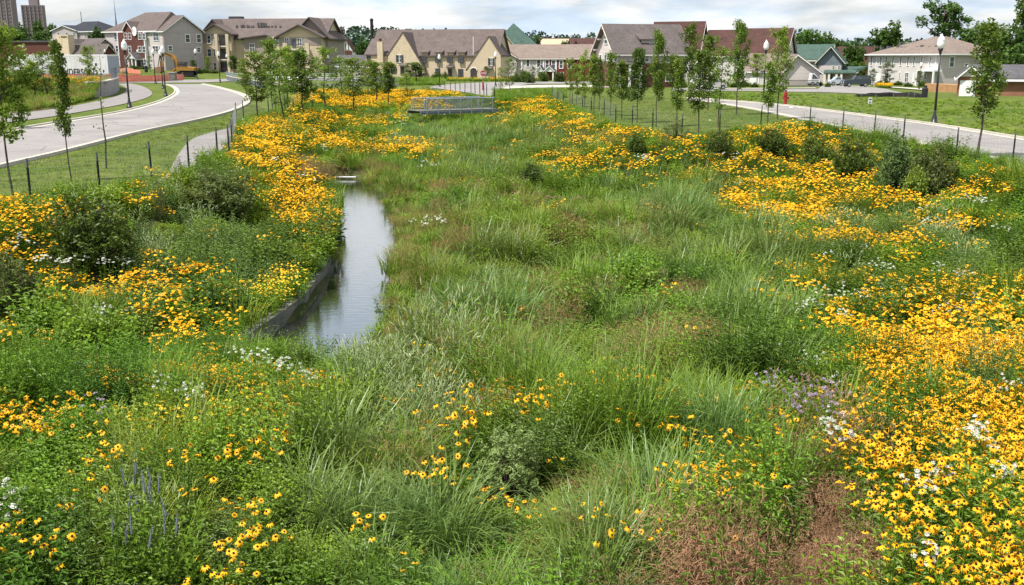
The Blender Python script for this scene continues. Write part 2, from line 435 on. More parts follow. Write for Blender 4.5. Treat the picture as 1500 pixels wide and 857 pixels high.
def G(u, v, lift=0.0):
    """point where the sight line of a photo pixel meets the ground (lifted)"""
    rx, rz = ray(u, v)
    ds = np.concatenate([np.arange(4, 60, 0.15), np.arange(60, 420, 0.6)])
    zr = CZ + rz * ds
    zg = height(rx * ds, ds, False) + lift
    k = np.nonzero(zr <= zg)[0]
    if len(k) == 0:
        return at(u, v, 400)
    k = k[0]
    if k > 0:
        a0 = zr[k - 1] - zg[k - 1]; a1 = zr[k] - zg[k]
        d = ds[k - 1] + (ds[k] - ds[k - 1]) * a0 / (a0 - a1 + 1e-9)
    else:
        d = ds[k]
    return Vector((rx * d, d, CZ + rz * d - lift))
def Gxy(pts, lift=0.0):
    return [tuple(G(u, v, lift))[:2] for u, v in pts]

# ------------------------------------------------------------------ ground
def grid_lines():
    xs = np.concatenate([-np.geomspace(3000, 70, 26)[:-1], np.arange(-70, -26, 2.0), np.arange(-26, 26, 0.4), np.arange(26, 70, 2.0), np.geomspace(70, 3000, 26)])
    ys = np.concatenate([np.arange(-120, 0, 8.0), np.arange(0, 62, 0.4), np.arange(62, 125, 1.0), np.arange(125, 300, 3.0), np.geomspace(300, 5000, 26)])
    return xs, ys
gx, gy = grid_lines()
X, Y = np.meshgrid(gx, gy)
Z = height(X.ravel(), Y.ravel()).reshape(X.shape)
me = bpy.data.meshes.new('ground')
nx, ny = len(gx), len(gy)
vv = np.stack([X.ravel(), Y.ravel(), Z.ravel()], 1)
ii = (np.arange(ny - 1)[:, None] * nx + np.arange(nx - 1)[None, :]).ravel()
ff = np.stack([ii, ii + 1, ii + nx + 1, ii + nx], 1)
me.vertices.add(len(vv)); me.vertices.foreach_set('co', vv.ravel())
me.loops.add(ff.size); me.loops.foreach_set('vertex_index', ff.ravel().astype(np.int32))
me.polygons.add(len(ff)); me.polygons.foreach_set('loop_start', np.arange(0, ff.size, 4, dtype=np.int32)); me.polygons.foreach_set('loop_total', np.full(len(ff), 4, np.int32))
me.polygons.foreach_set('use_smooth', np.ones(len(ff), bool))
me.update()
md = np.where(inpoly(X.ravel(), Y.ravel(), BASIN), 1, -1) * np.minimum(pdist(X.ravel(), Y.ravel(), BASIN), 3)
a = me.attributes.new('meadow', 'FLOAT', 'POINT'); a.data.foreach_set('value', np.clip(md * 0.8 + 0.5, 0, 1))
def ground_material():
    m = bpy.data.materials.new('ground'); m.use_nodes = True
    t = m.node_tree; b = t.nodes['Principled BSDF']; b.inputs['Roughness'].default_value = 0.95; b.inputs['Specular IOR Level'].default_value = 0.1
    n = t.nodes.new; l = t.links.new
    co = n('ShaderNodeTexCoord')
    def noise(s, d=6, w=None):
        x = n('ShaderNodeTexNoise'); x.inputs['Scale'].default_value = s; x.inputs['Detail'].default_value = d; l(co.outputs['Object'], x.inputs['Vector']); return x
    def ramp(src, p0, c0, p1, c1):
        r = n('ShaderNodeValToRGB'); r.color_ramp.elements[0].position = p0; r.color_ramp.elements[0].color = (*c0, 1)
        r.color_ramp.elements[1].position = p1; r.color_ramp.elements[1].color = (*c1, 1); l(src, r.inputs['Fac']); return r
    lawn = ramp(noise(0.22, 8).outputs['Fac'], 0.35, (0.08, 0.125, 0.020), 0.68, (0.135, 0.16, 0.040))
    fine = ramp(noise(9, 4).outputs['Fac'], 0.3, (0.6, 0.62, 0.55), 0.7, (1.25, 1.2, 1.15))
    fine2 = ramp(noise(1.6, 4).outputs['Fac'], 0.3, (0.75, 0.78, 0.7), 0.7, (1.15, 1.12, 1.1))
    mul = n('ShaderNodeMixRGB'); mul.blend_type = 'MULTIPLY'; mul.inputs[0].default_value = 1; l(lawn.outputs[0], mul.inputs[1]); l(fine.outputs[0], mul.inputs[2])
    mul2 = n('ShaderNodeMixRGB'); mul2.blend_type = 'MULTIPLY'; mul2.inputs[0].default_value = 1; l(mul.outputs[0], mul2.inputs[1]); l(fine2.outputs[0], mul2.inputs[2])
    mead = ramp(noise(1.1, 6).outputs['Fac'], 0.35, (0.03, 0.045, 0.012), 0.68, (0.075, 0.07, 0.03))
    at_ = n('ShaderNodeAttribute'); at_.attribute_name = 'meadow'
    mx = n('ShaderNodeMixRGB'); l(at_.outputs['Fac'], mx.inputs[0]); l(mul2.outputs[0], mx.inputs[1]); l(mead.outputs[0], mx.inputs[2])
    l(mx.outputs[0], b.inputs['Base Color'])
    bp = n('ShaderNodeBump'); bp.inputs['Strength'].default_value = 0.6; bp.inputs['Distance'].default_value = 0.05
    l(noise(12, 5).outputs['Fac'], bp.inputs['Height']); l(bp.outputs[0], b.inputs['Normal'])
    return m
M['ground'] = ground_material()
me.materials.append(M['ground'])
tag(link('ground', me), kind='structure')

# ------------------------------------------------------------------ sheets draped on the ground
def resample(pts, step):
    pts = [np.array(p[:2], float) for p in pts]
    seg = [np.linalg.norm(pts[i + 1] - pts[i]) for i in range(len(pts) - 1)]
    s = np.concatenate([[0], np.cumsum(seg)])
    n = max(2, int(s[-1] / step) + 1)
    q = np.linspace(0, s[-1], n)
    return np.stack([np.interp(q, s, [p[i] for p in pts]) for i in (0, 1)], 1)
def smooth(pts, it=2):
    pts = [np.array(p[:2], float) for p in pts]
    for _ in range(it):
        out = [pts[0]]
        for a_, b_ in zip(pts[:-1], pts[1:]):
            out += [a_ * 0.75 + b_ * 0.25, a_ * 0.25 + b_ * 0.75]
        out.append(pts[-1]); pts = out
    return pts
def drape(name, e0, e1, m, off=0.03, step=1.5, across=6, kind='structure', parent=None, thick=0.0):
    A = resample(e0, step); n = len(A)
    s = np.linspace(0, 1, n)
    B0 = resample(e1, 0.5); q = np.linspace(0, 1, len(B0))
    B = np.stack([np.interp(s, q, B0[:, i]) for i in (0, 1)], 1)
    vs = []; fs = []
    for k in range(across + 1):
        w = k / across
        p = A * (1 - w) + B * w
        z = height(p[:, 0], p[:, 1]) + off
        vs += [(p[i, 0], p[i, 1], z[i]) for i in range(n)]
    for k in range(across):
        for i in range(n - 1):
            fs.append((k * n + i, k * n + i + 1, (k + 1) * n + i + 1, (k + 1) * n + i))
    mb = MB(); mb.add(vs, fs)
    o = mb.build(name, m, parent)
    if kind: tag(o, kind=kind)
    # face up
    mesh = o.data
    if mesh.polygons[0].normal.z < 0:
        mesh.flip_normals()
    return o
def offset_line(pts, d):
    pts = np.array([p[:2] for p in pts], float)
    t = np.gradient(pts, axis=0); t /= np.linalg.norm(t, axis=1)[:, None] + 1e-9
    return pts + np.stack([-t[:, 1], t[:, 0]], 1) * d
def kerb(name, line, side, w=0.16, h=0.13, gutter=0.45, step=1.2):
    """a raised kerb along a line with its gutter strip towards the road"""
    line = resample(line, step)
    out = offset_line(line, side * w)
    inn = offset_line(line, -side * gutter)
    n = len(line)
    zl = height(line[:, 0], line[:, 1])
    vs = []; fs = []
    for i in range(n):
        zz_ = zl[i]
        vs += [(inn[i, 0], inn[i, 1], zz_ + 0.052), (line[i, 0], line[i, 1], zz_ + 0.048), (line[i, 0] , line[i, 1], zz_ + h), (out[i, 0], out[i, 1], zz_ + h + 0.005), (out[i, 0], out[i, 1], zz_ - 0.1)]
    for i in range(n - 1):
        for k in range(4):
            a_ = i * 5 + k; f = (a_, a_ + 1, a_ + 6, a_ + 5)
            fs.append(f if side < 0 else f[::-1])
    mb = MB(); mb.add(vs, fs)
    return tag(mb.build(name, M['concrete']), kind='structure')

# road that bends past the basin
near_e = smooth([(-17.4, 6), (-17.8, 22)] + Gxy([(0, 245), (100, 222), (200, 195), (300, 175), (345, 162.5), (366, 151), (364, 142), (345, 134.5), (322, 128.5), (296, 123.5)]))
far_e = smooth([(-25.8, 6), (-25.9, 30)] + Gxy([(0, 195), (100, 178), (180, 165), (235, 150), (256, 139), (258, 132), (252, 127), (240, 123.5)]))
drape('road', near_e, far_e, M['asphalt'], 0.04, 1.2, 6)
kerb('kerb', near_e, -1)
kerb('kerb', far_e, 1)
# cross street by the building site and its kerbs
drape('road', Gxy([(60, 121.5), (150, 121.5), (240, 122), (300, 121.5), (345, 119)]), Gxy([(60, 117.5), (150, 117.5), (240, 117.6), (300, 117.2), (345, 115.5)]), M['asphalt'], 0.07, 2, 4)
# footpath on the far side of that road
drape('sidewalk', smooth(Gxy([(-60, 187), (50, 176), (120, 164.5), (190, 151.5), (219, 143), (225, 136), (212, 127), (190, 122.5)])),
      smooth(Gxy([(-60, 172), (50, 164.5), (100, 157.5), (150, 147.5), (176, 140), (186, 133), (184, 128), (172, 123.5)])), M['path'], 0.045, 1.2, 4)
# footpath along the fence
FP0 = smooth([(-13.8, 20)] + Gxy([(150, 299), (185, 282), (245, 262), (252, 244), (262, 225), (280, 204), (305, 196), (345, 186)]))
FP1 = smooth([(-12.2, 20)] + Gxy([(175, 302), (205, 284), (268, 257), (285, 242), (318, 228), (335, 208), (339, 199), (348, 191)]))
drape('footpath', FP0, FP1, M['path'], 0.035, 0.8, 4)
FOOTPATH = [tuple(p) for p in FP0] + [tuple(p) for p in FP1[::-1]]
# road on the other side
rn = smooth([(18.9, 6), (18.9, 25)] + Gxy([(1500, 242), (1430, 228), (1281, 197), (1150, 170), (1107, 161), (1069, 154.5), (1040, 149.5), (1010, 147)]))
rf = smooth([(24.4, 6), (24.3, 25)] + Gxy([(1500, 205), (1372, 184), (1281, 172), (1150, 155), (1100, 151), (1060, 148), (1035, 146), (1005, 144)]))
drape('road', rn, rf, M['asphalt'], 0.04, 1.2, 5)
kerb('kerb', rf, -1)
kerb('kerb', rn, 1, h=0.06)
# street in front of the houses
drape('street', smooth(Gxy([(628, 129), (650, 131), (680, 135.5), (703, 140.5), (722, 143), (728, 133), (740, 126.5), (790, 123), (900, 123.5)])),
      smooth(Gxy([(629, 128), (640, 126), (660, 123.7), (690, 122), (715, 121.3), (740, 120.6), (765, 120.2), (800, 120), (900, 120)])), M['asphalt'], 0.07, 1.5, 6)
drape('sidewalk', Gxy([(735, 129.5), (745, 127), (790, 125.2), (900, 125)]), Gxy([(738, 131), (760, 129.8), (800, 129), (900, 128.8)]), M['concrete'], 0.09, 2, 3)
# far street with the parked cars, drive and court
drape('street', Gxy([(985, 133.6), (1100, 133.6), (1200, 135.5), (1262, 138)]), Gxy([(985, 131), (1100, 131), (1160, 131.2), (1200, 130.5)]), M['asphalt'], 0.05, 2, 4)
drape('sidewalk', Gxy([(985, 130.8), (1100, 130.8), (1195, 130.2)]), Gxy([(985, 130), (1100, 130), (1195, 129.2)]), M['concrete'], 0.1, 2, 2)
drape('driveway', Gxy([(1195, 134.8), (1260, 138), (1345, 141)]), Gxy([(1205, 125), (1262, 126.5), (1300, 131)]), M['asphalt'], 0.06, 2, 5)
drape('sidewalk', Gxy([(1290, 128.5), (1322, 130.6), (1350, 133)]), Gxy([(1296, 127.6), (1328, 129.4), (1358, 131.6)]), M['concrete'], 0.14, 2, 2)
# raised planting bed beyond the footpath
def bed():
    mb = MB()
    f0 = resample([P(u, v) for u, v in [(-260, 196), (-60, 171), (50, 163.5), (95, 156), (128, 147)]], 1.5)
    b0 = resample([P(u, v, 1.4) for u, v in [(-260, 119), (-60, 119), (50, 119.5), (95, 120), (130, 121)]], 1.5)
    n = len(f0); s = np.linspace(0, 1, n); q = np.linspace(0, 1, len(b0))
    b0 = np.stack([np.interp(s, q, b0[:, i]) for i in (0, 1)], 1)
    K = 14; vs = []; fs = []
    for k in range(K + 1):
        w = k / K
        p = f0 * (1 - w) + b0 * w
        zb = 0.0 + 1.4 * sstep(0, 1, w) + (vnoise(p[:, 0], p[:, 1], 2.0, 5) - 0.5) * 0.25 * (w > 0) * (w < 1)
        vs += [(p[i, 0], p[i, 1], zb[i] + 0.02) for i in range(n)]
    for k in range(K):
        for i in range(n - 1):
            fs.append((k * n + i, k * n + i + 1, (k + 1) * n + i + 1, (k + 1) * n + i))
    b = len(vs)
    tail = [P(130, 121, 1.4), P(157, 121, 1.4), P(176, 113.5, 1.4), P(150, 110.5, 1.4), P(60, 111, 1.4), P(-260, 111, 1.4)]
    vs += [tuple(p + Vector((0, 0, 0.02))) for p in tail]
    fs.append(tuple(range(b, b + 6)))
    mb.add(vs, fs)
    return tag(mb.build('planting_bed', M['bedsoil']), kind='structure')
M['bedsoil'] = mat('bed_soil', (0.16, 0.12, 0.06), 0.95, 0.1, (0.075, 0.085, 0.03), 0.8, bump=0.4, fine=6)
bed()

# ------------------------------------------------------------------ canal: water, walls, weir pipe
def water_material():
    m = bpy.data.materials.new('water'); m.use_nodes = True
    t = m.node_tree; b = t.nodes['Principled BSDF']
    b.inputs['Base Color'].default_value = (0.02, 0.022, 0.014, 1); b.inputs['Roughness'].default_value = 0.03
    b.inputs['IOR'].default_value = 1.33; b.inputs['Specular IOR Level'].default_value = 0.9
    b.inputs['Coat Weight'].default_value = 1.0; b.inputs['Coat Roughness'].default_value = 0.02; b.inputs['Coat IOR'].default_value = 2.1
    co = t.nodes.new('ShaderNodeTexCoord'); mp = t.nodes.new('ShaderNodeMapping'); mp.inputs['Scale'].default_value = (1.2, 5.0, 1)
    n = t.nodes.new('ShaderNodeTexNoise'); n.inputs['Scale'].default_value = 2.2; n.inputs['Detail'].default_value = 4
    t.links.new(co.outputs['Object'], mp.inputs['Vector']); t.links.new(mp.outputs[0], n.inputs['Vector'])
    bp = t.nodes.new('ShaderNodeBump'); bp.inputs['Strength'].default_value = 0.2; bp.inputs['Distance'].default_value = 0.02
    t.links.new(n.outputs['Fac'], bp.inputs['Height'])
    t.links.new(bp.outputs[0], b.inputs['Normal']); t.links.new(bp.outputs[0], b.inputs['Coat Normal'])
    return m
M['water'] = water_material()
cx0 = np.mean([p[0] for p in CANAL]); 
wl = [(p[0], p[1]) for p in CANAL]
mb = MB()
wide = []
for k, p in enumerate(wl):
    s_ = -0.45 if k < 9 else 0.55
    wide.append((p[0] + s_, p[1] + (0.3 if k in (8, 9) else 0), WATER_Z))
lft, rgt = wide[:9], wide[9:][::-1]
A = resample(lft, 0.8); B = resample(rgt, 0.8); nn = 60
A = resample(lft, 0.2)[np.linspace(0, len(resample(lft, 0.2)) - 1, nn).astype(int)]; B = resample(rgt, 0.2)[np.linspace(0, len(resample(rgt, 0.2)) - 1, nn).astype(int)]
vs = [(p[0], p[1], WATER_Z) for p in A] + [(p[0], p[1], WATER_Z) for p in B]
mb.add(vs, [(i, nn + i, nn + i + 1, i + 1) for i in range(nn - 1)])
w_ = mb.build('water', M['water']); tag(w_, kind='structure')
if w_.data.polygons[0].normal.z < 0: w_.data.flip_normals()

def wall_along(name, line, z0, z1, th, m, label, cat, side=-1, group=None):
    line = np.array([p[:2] for p in line], float)
    o2 = offset_line(line, side * th)
    n = len(line); vs = []; fs = []
    z0 = [z0] * n if np.isscalar(z0) else z0; z1 = [z1] * n if np.isscalar(z1) else z1
    for i in range(n):
        vs += [(line[i, 0], line[i, 1], z0[i]), (line[i, 0], line[i, 1], z1[i]), (o2[i, 0], o2[i, 1], z1[i]), (o2[i, 0], o2[i, 1], z0[i])]
    for i in range(n - 1):
        for k in range(4):
            a_ = i * 4 + k; b_ = i * 4 + (k + 1) % 4
            fs.append((a_, b_, b_ + 4, a_ + 4))
    fs += [(0, 1, 2, 3), ((n - 1) * 4 + 3, (n - 1) * 4 + 2, (n - 1) * 4 + 1, (n - 1) * 4)]
    mb = MB(); mb.add(vs, fs)
    return mb.build(name, m)
wl_ = wall_along('canal_wall', [(p[0] - 0.02, p[1]) for p in resample(CANAL[:9], 1.5)], -2.4, -1.42, 0.24, M['old_concrete'], '', '', side=1)
tag(wl_, 'weathered concrete channel wall running along the flowery bank of the water', 'channel wall')
wr_ = wall_along('timber_edging', [(p[0] + 0.02, p[1]) for p in resample(CANAL[9:], 1.5)], -2.4, -1.66, 0.16, M['old_concrete'], '', '', side=1)
tag(wr_, 'pale edging beam of the channel on the reedy bank, mostly overgrown', 'edging')
mb = MB(); a_, b_ = P(474, 258.5, WATER_Z), P(519, 258.5, WATER_Z)
mb.tube([a_ + Vector((0.15, -1.1, 0.10)), b_ + Vector((0.25, -1.1, 0.10))], 0.03, 8)
tag(mb.build('pipe', M['signwhite']), 'thin pale pipe lying across the end of the channel at water level', 'pipe')
# ------------------------------------------------------------------ houses
CAMP = Vector((0, 0, CZ))
class House:
    """local frame: x along the front from A to B, y away from the viewer, z up from the base"""
    def __init__(h, name, label, cat, uA, dA, uB, dB, vbase, group=None):
        a = at(uA, vbase, dA); b = at(uB, vbase, dB)
        z = min(a.z, b.z)
        h.z0 = z
        e = Vector((b.x - a.x, b.y - a.y, 0)); h.W = e.length; e.normalize()
        h.ex = e; h.ey = Vector((-e.y, e.x, 0))
        h.O = Vector((a.x, a.y, z))
        h.root = thing(name, label, cat, h.O, math.atan2(e.y, e.x), group)
        h.co = h.loc(CAMP)
    def loc(h, p):
        d = p - h.O
        return Vector((d.dot(h.ex), d.dot(h.ey), d.z))
    def hit(h, u, v, axis, c):
        """photo pixel -> local point on the plane x=c or y=c"""
        rx, rz = ray(u, v)
        w = Vector((rx, 1, rz)); d = Vector((w.dot(h.ex), w.dot(h.ey), w.z))
        k = 0 if axis == 'x' else 1
        t = (c - h.co[k]) / d[k]
        return h.co + d * t
    def x(h, u, y=0.0, v=90): return h.hit(u, v, 'y', y).x
    def y(h, u, x, v=90): return h.hit(u, v, 'x', x).y
    def z(h, u, v, y=0.0): return h.hit(u, v, 'y', y).z
    def wall(h, x0, x1, y0, y1, z0, z1, m, name='wall'):
        return MB().box(x0, x1, y0, y1, z0, z1).build(name, M[m], h.root)
    def gable(h, x0, x1, y0, y1, z0, ze, zr, axis, wm, rm, over=0.45, peak=0.5, th=0.2, name='wall', trim='trim'):
        """walls with gables plus two roof slabs. axis: direction of the ridge"""
        mb = MB()
        if axis == 'x':
            p = y0 + (y1 - y0) * peak
            mb.prism([(y0, z0), (y1, z0), (y1, ze), (p, zr - 0.02), (y0, ze)], 'x', x0, x1)
            lo, hi, a0, a1 = y0, y1, x0 - over, x1 + over
        else:
            p = x0 + (x1 - x0) * peak
            mb.prism([(x0, z0), (x1, z0), (x1, ze), (p, zr - 0.02), (x0, ze)], 'y', y0, y1)
            lo, hi, a0, a1 = x0, x1, y0 - over, y1 + over
        w = mb.build(name, M[wm], h.root)
        r = MB()
        for s, e in ((lo, -1), (hi, 1)):
            run = abs(p - s); sl = (zr - ze) / run
            q = s + e * over * 0.8
            zq = ze - over * 0.8 * sl
            poly = [(q, zq + 0.03), (p, zr + 0.03), (p, zr + 0.03 + th), (q, zq + 0.03 + th)]
            if e > 0: poly = poly[::-1]
            r.prism(poly, axis, a0, a1)
        ro = r.build('roof', M[rm], h.root)
        if trim:
            f = MB()
            for s, e in ((lo, -1), (hi, 1)):
                run = abs(p - s); sl = (zr - ze) / run
                q = s + e * over * 0.8; zq = ze - over * 0.8 * sl
                for aa, da in ((a0, -0.07), (a1, 0.07)):
                    f.prism([(q, zq - 0.06), (p, zr - 0.06), (p, zr + 0.12), (q, zq + 0.12)], axis, min(aa, aa + da), max(aa, aa + da))
                f.prism([(q + e * 0.005, zq - 0.1), (q + e * 0.1, zq - 0.1), (q + e * 0.1, zq + 0.12), (q + e * 0.005, zq + 0.12)], axis, a0, a1)
            f.build('fascia', M[trim], ro)
        return w, ro
    def hip(h, x0, x1, y0, y1, z0, ze, zr, wm, rm, over=0.5, inset=None, trim='trim', name='wall', insets=None):
        w = MB().box(x0, x1, y0, y1, z0, ze).build(name, M[wm], h.root)
        X0, X1, Y0, Y1 = x0 - over, x1 + over, y0 - over, y1 + over
        ins = inset if inset is not None else (Y1 - Y0) / 2
        iL, iR = insets if insets else (ins, ins)
        ym = (Y0 + Y1) / 2
        v = [(X0, Y0, ze), (X1, Y0, ze), (X1, Y1, ze), (X0, Y1, ze), (X0 + iL, ym, zr), (X1 - iR, ym, zr)]
        v2 = [(a, b, c - 0.12) for a, b, c in v[:4]]
        mb = MB().add(v + v2, [(0, 1, 5, 4), (1, 2, 5), (2, 3, 4, 5), (3, 0, 4), (6, 9, 8, 7), (0, 6, 7, 1), (1, 7, 8, 2), (2, 8, 9, 3), (3, 9, 6, 0)])
        ro = mb.build('roof', M[rm], h.root)
        if trim:
            f = MB()
            f.box(X0 - 0.06, X1 + 0.06, Y0 - 0.06, Y0 - 0.004, ze - 0.2, ze + 0.02)
            f.box(X1 + 0.004, X1 + 0.06, Y0 - 0.004, Y1, ze - 0.2, ze + 0.02)
            f.box(X0 - 0.06, X0 - 0.004, Y0 - 0.004, Y1, ze - 0.2, ze + 0.02)
            f.build('fascia', M[trim], ro)
        return w, ro
    def window(h, axis, c, sgn, s0, s1, t0, t1, frame='white', bars=1, glass='glass', fw=0.1, name='window'):
        """a framed window on plane x=c / y=c facing sgn"""
        f = MB()
        def bx(mb, a0, a1, b0, b1, d0, d1):
            lo, hi = sorted((c + sgn * d0, c + sgn * d1))
            if axis == 'y': mb.box(a0, a1, lo, hi, b0, b1)
            else: mb.box(lo, hi, a0, a1, b0, b1)
        bx(f, s0 - fw, s0, t0 - fw, t1 + fw, -0.05, 0.09); bx(f, s1, s1 + fw, t0 - fw, t1 + fw, -0.05, 0.09)
        bx(f, s0, s1, t1, t1 + fw, -0.05, 0.09); bx(f, s0, s1, t0 - fw, t0, -0.05, 0.11)
        w = s1 - s0
        for k in range(1, bars):
            x_ = s0 + w * k / bars
            bx(f, x_ - fw * 0.4, x_ + fw * 0.4, t0, t1, -0.05, 0.075)
        bx(f, s0, s1, (t0 + t1) / 2 - 0.03, (t0 + t1) / 2 + 0.03, -0.05, 0.06)
        o = f.build(name, M[frame], h.root)
        g = MB(); bx(g, s0 + 0.002, s1 - 0.002, t0 + 0.002, t1 - 0.002, -0.02, 0.025)
        g.build('pane', M[glass], o)
        return o
    def winpx(h, axis, c, sgn, u0, v0, u1, v1, **k):
        p = h.hit(u0, v1, axis, c); q = h.hit(u1, v0, axis, c)
        i = 1 if axis == 'x' else 0
        s = sorted((p[i], q[i])); t = sorted((p.z, q.z))
        return h.window(axis, c, sgn, s[0], s[1], t[0], t[1], **k)
    def boxpx(h, name, m, y0, y1, u0, v0, u1, v1, parent=None):
        """a box whose front face covers a photo rectangle on plane y=y0"""
        p = h.hit(u0, v1, 'y', y0); q = h.hit(u1, v0, 'y', y0)
        x0, x1 = sorted((p.x, q.x)); z0, z1 = sorted((p.z, q.z))
        return MB().box(x0, x1, min(y0, y1), max(y0, y1), z0, z1).build(name, M[m], parent or h.root)
def pz(k):
    off = [0, 150, 300, 500, 650, 850, 1050, 1250][k - 1]
    return lambda x, y: (off + x / 5.992, y / 5.992)
# --- far towers
def tower(label, u0, u1, v0, v1, d, steps, strips, rz=0.3):
    h = House('high_rise', label, 'tower', u0, d, u1, d, 80)
    zt = h.z(u0, v0); zb = -h.z0
    w = h.W
    h.wall(0, w, 0, w * 0.35, zb, zt, 'tower')
    for a, b, zz_ in steps:
        h.wall(w * a, w * b, w * (0.05 + 0.004 * zz_), w * 0.3, zt + 0.001, zt + zz_, 'tower', 'roof_block')
    for k in range(strips):
        x0 = w * (k + 0.3) / strips
        s = MB()
        nfl = max(3, int((zt - zb) / 3.0))
        for i in range(nfl):
            z0 = zb + (zt - zb) * (i + 0.25) / nfl; z1 = zb + (zt - zb) * (i + 0.85) / nfl
            s.box(x0, x0 + w * 0.42 / strips, -0.25, 0.3, z0, z1)
        tag(s.build('window_strip', M['towerdark'], h.root), kind='stuff')
    for k in range(strips + 1):
        x0 = w * k / strips
        MB().box(x0 - 0.5, x0 + 0.5, -0.8, -0.001, zb, zt).build('pier', M['tower'], h.root)
    return h
tower('brown concrete apartment tower cut by the picture edge, taller of the two towers', -22, 24.5, -14, 80, 900, [], 6)
tower('brown concrete tower with stepped roof block standing apart above the trees', 39.5, 68.5, 7.5, 80, 950, [(0.33, 0.78, 8.0), (0.4, 0.62, 11)], 5)
# --- spire
def spire():
    b = at(171, 45, 700)
    t = thing('church_spire', 'needle thin grey church spire rising behind the brick apartment house', 'spire', (b.x, b.y, -2))
    top = at(170.5, -2, 700).z + 2
    MB().lathe([(1.9, 0), (1.7, b.z * 0.6), (1.5, b.z + 2), (0.75, b.z + 6), (0.35, (b.z + top) / 2), (0.06, top)], 8).build('steeple', M['tower'], t)
    MB().box(-3, 3, -3, 3, 0, b.z * 0.5).build('belfry', M['tower'], t)
spire()
def stack(u0, u1, v0, d, label):
    h = House('smokestack', label, 'smokestack', u0, d, u1, d, 90)
    w = h.W; zt = h.z(u0, v0)
    MB().lathe([(w * 0.56, -2), (w * 0.5, zt * 0.6), (w * 0.46, zt - 0.8), (w * 0.54, zt - 0.78), (w * 0.54, zt)], 12, c=(w / 2, 0, 0)).build('shaft', M['darkbrick'], h.root)
    MB().lathe([(w * 0.3, zt + 0.002), (w * 0.3, zt + 0.3)], 10, c=(w / 2, 0, 0)).build('flue', M['black'], h.root)
stack(543.8, 548.6, 28, 420, 'tall dark brick smokestack behind the tan stucco house')

# --- grey house with the charcoal hip roof, far side
h = House('frame_house', 'grey house with charcoal roof and white gable trim above the brown roofs', 'house', 80, 330, 116, 322, 84)
W_ = h.W; zb = -h.z0 - 0
ze = h.z(116, 46); zr = h.z(100, 37.5)
h.gable(0, W_, 0, 9, -2, h.z(80, 45.5), zr, 'y', 'greysiding', 'roof_dark', trim='white')
h.hip(W_ * 0.4, h.x(139), 0.6, 13, -2, h.z(125, 46), h.z(125, 31.5, 6), 'greysiding', 'roof_dark', trim='white', insets=(2.5, 7))
for u in (86, 98, 109): h.winpx('y', 0, -1, u - 1.3, 47.5, u + 1.3, 53, bars=1)
h.winpx('y', 0.6, -1, 124, 49, 127, 54)
h.boxpx('porch', 'white', -1.5, -0.1, 74, 57, 80, 62)
MB().tube([(W_ * 0.55, 6, zr - 1), (W_ * 0.55, 6, h.z(100, 18, 6))], 0.12, 5).build('antenna', M['steelblue'], h.root)
# --- brick school-like low block
h = House('brick_block', 'long low red brick building behind the white trailer', 'building', -30, 260, 84, 256, 95)
h.wall(0, h.W, 0, 12, -2, h.z(40, 62), 'brick')
MB().box(-0.3, h.W + 0.3, -0.3, 12.3, h.z(40, 62) + 0.002, h.z(40, 62) + 0.4).build('roof', M['roof_grey'], h.root)
# --- brown-roofed house with a stucco chimney
h = House('brown_roof_house', 'house with steep taupe roofs and broad tan chimney beside the trailer', 'house', 76, 232, 157, 226, 98)
ze = h.z(150, 78)
h.gable(h.x(101), h.x(146, 5), 2.5, 11, -1, h.z(150, 73), h.z(150, 57.5, 7), 'x', 'taupesiding', 'roof_taupe', over=0.5)
h.gable(0.0, h.x(108), 0.0, 9, -1, h.z(77, 79), h.z(88, 58), 'y', 'brick', 'roof_taupe', over=0.5)
h.gable(h.x(101), h.x(151), -0.4, 4, -1, h.z(120, 80.5), h.z(120, 66, 2), 'x', 'brick', 'roof_taupe', over=0.4)
h.boxpx('chimney', 'stucco', -1.2, 0.6, 87, 51, 99, 100)
h.boxpx('vent', 'darktrim', -1.3, -1.21, 89, 53, 97, 54.5)

# --- three-storey brick and siding apartments
h = House('apartment_house', 'three storey apartment house with red brick bay between pale siding wings', 'apartment house', 158, 238, 243, 228, 99.5)
Wd = h.W; dep = h.y(299.3, Wd, 90)
zb = -0.6; ze = h.z(243, 45); zr1 = h.z(230, 18, 6); 
xb0, xb1 = h.x(179.5), h.x(217)
zg = h.hit(272.7, 24, 'x', Wd).z
h.hip(0, xb1 + 3.6, 0, dep - 0.4, zb, ze, zr1, 'palesiding', 'roof_brown', trim='white', insets=(8.5, 1.5))
h.gable(xb1 + 0.4, Wd, 0.003, dep, zb, ze + 0.004, zg, 'x', 'greysiding', 'roof_brown', trim='white', over=0.5)
h.wall(xb1 + 0.4, Wd - 0.25, -0.06, 0.0, zb, ze - 0.25, 'palesiding', 'front_cladding')
h.wall(xb0, xb1, -0.7, 0.001, zb, ze - 0.2, 'brick', 'brick_bay')
x0, x1 = h.x(189), h.x(202.5)
h.gable(x0, x1, -0.74, 2.5, ze - 2.6, ze + 0.3, h.z(195, 32.5), 'y', 'brick', 'roof_brown', trim='white', over=0.3, name='gablet')
c = h.hit(197, 46, 'y', -0.8)
cl = MB(); n = 14
cl.prism([(c.x + 0.75 * math.cos(2 * math.pi * k / n), c.z + 1.05 * math.sin(2 * math.pi * k / n)) for k in range(n)], 'y', -0.92, -0.76)
cl.build('oval_medallion', M['white'], h.root)
for m_ in (xb0 - 0.12, xb1 + 0.12): h.wall(m_ - 0.12, m_ + 0.12, -0.72, -0.02 if m_ > xb0 else 0.0, zb, ze - 0.2, 'white', 'corner_board')
z2 = pz(2)
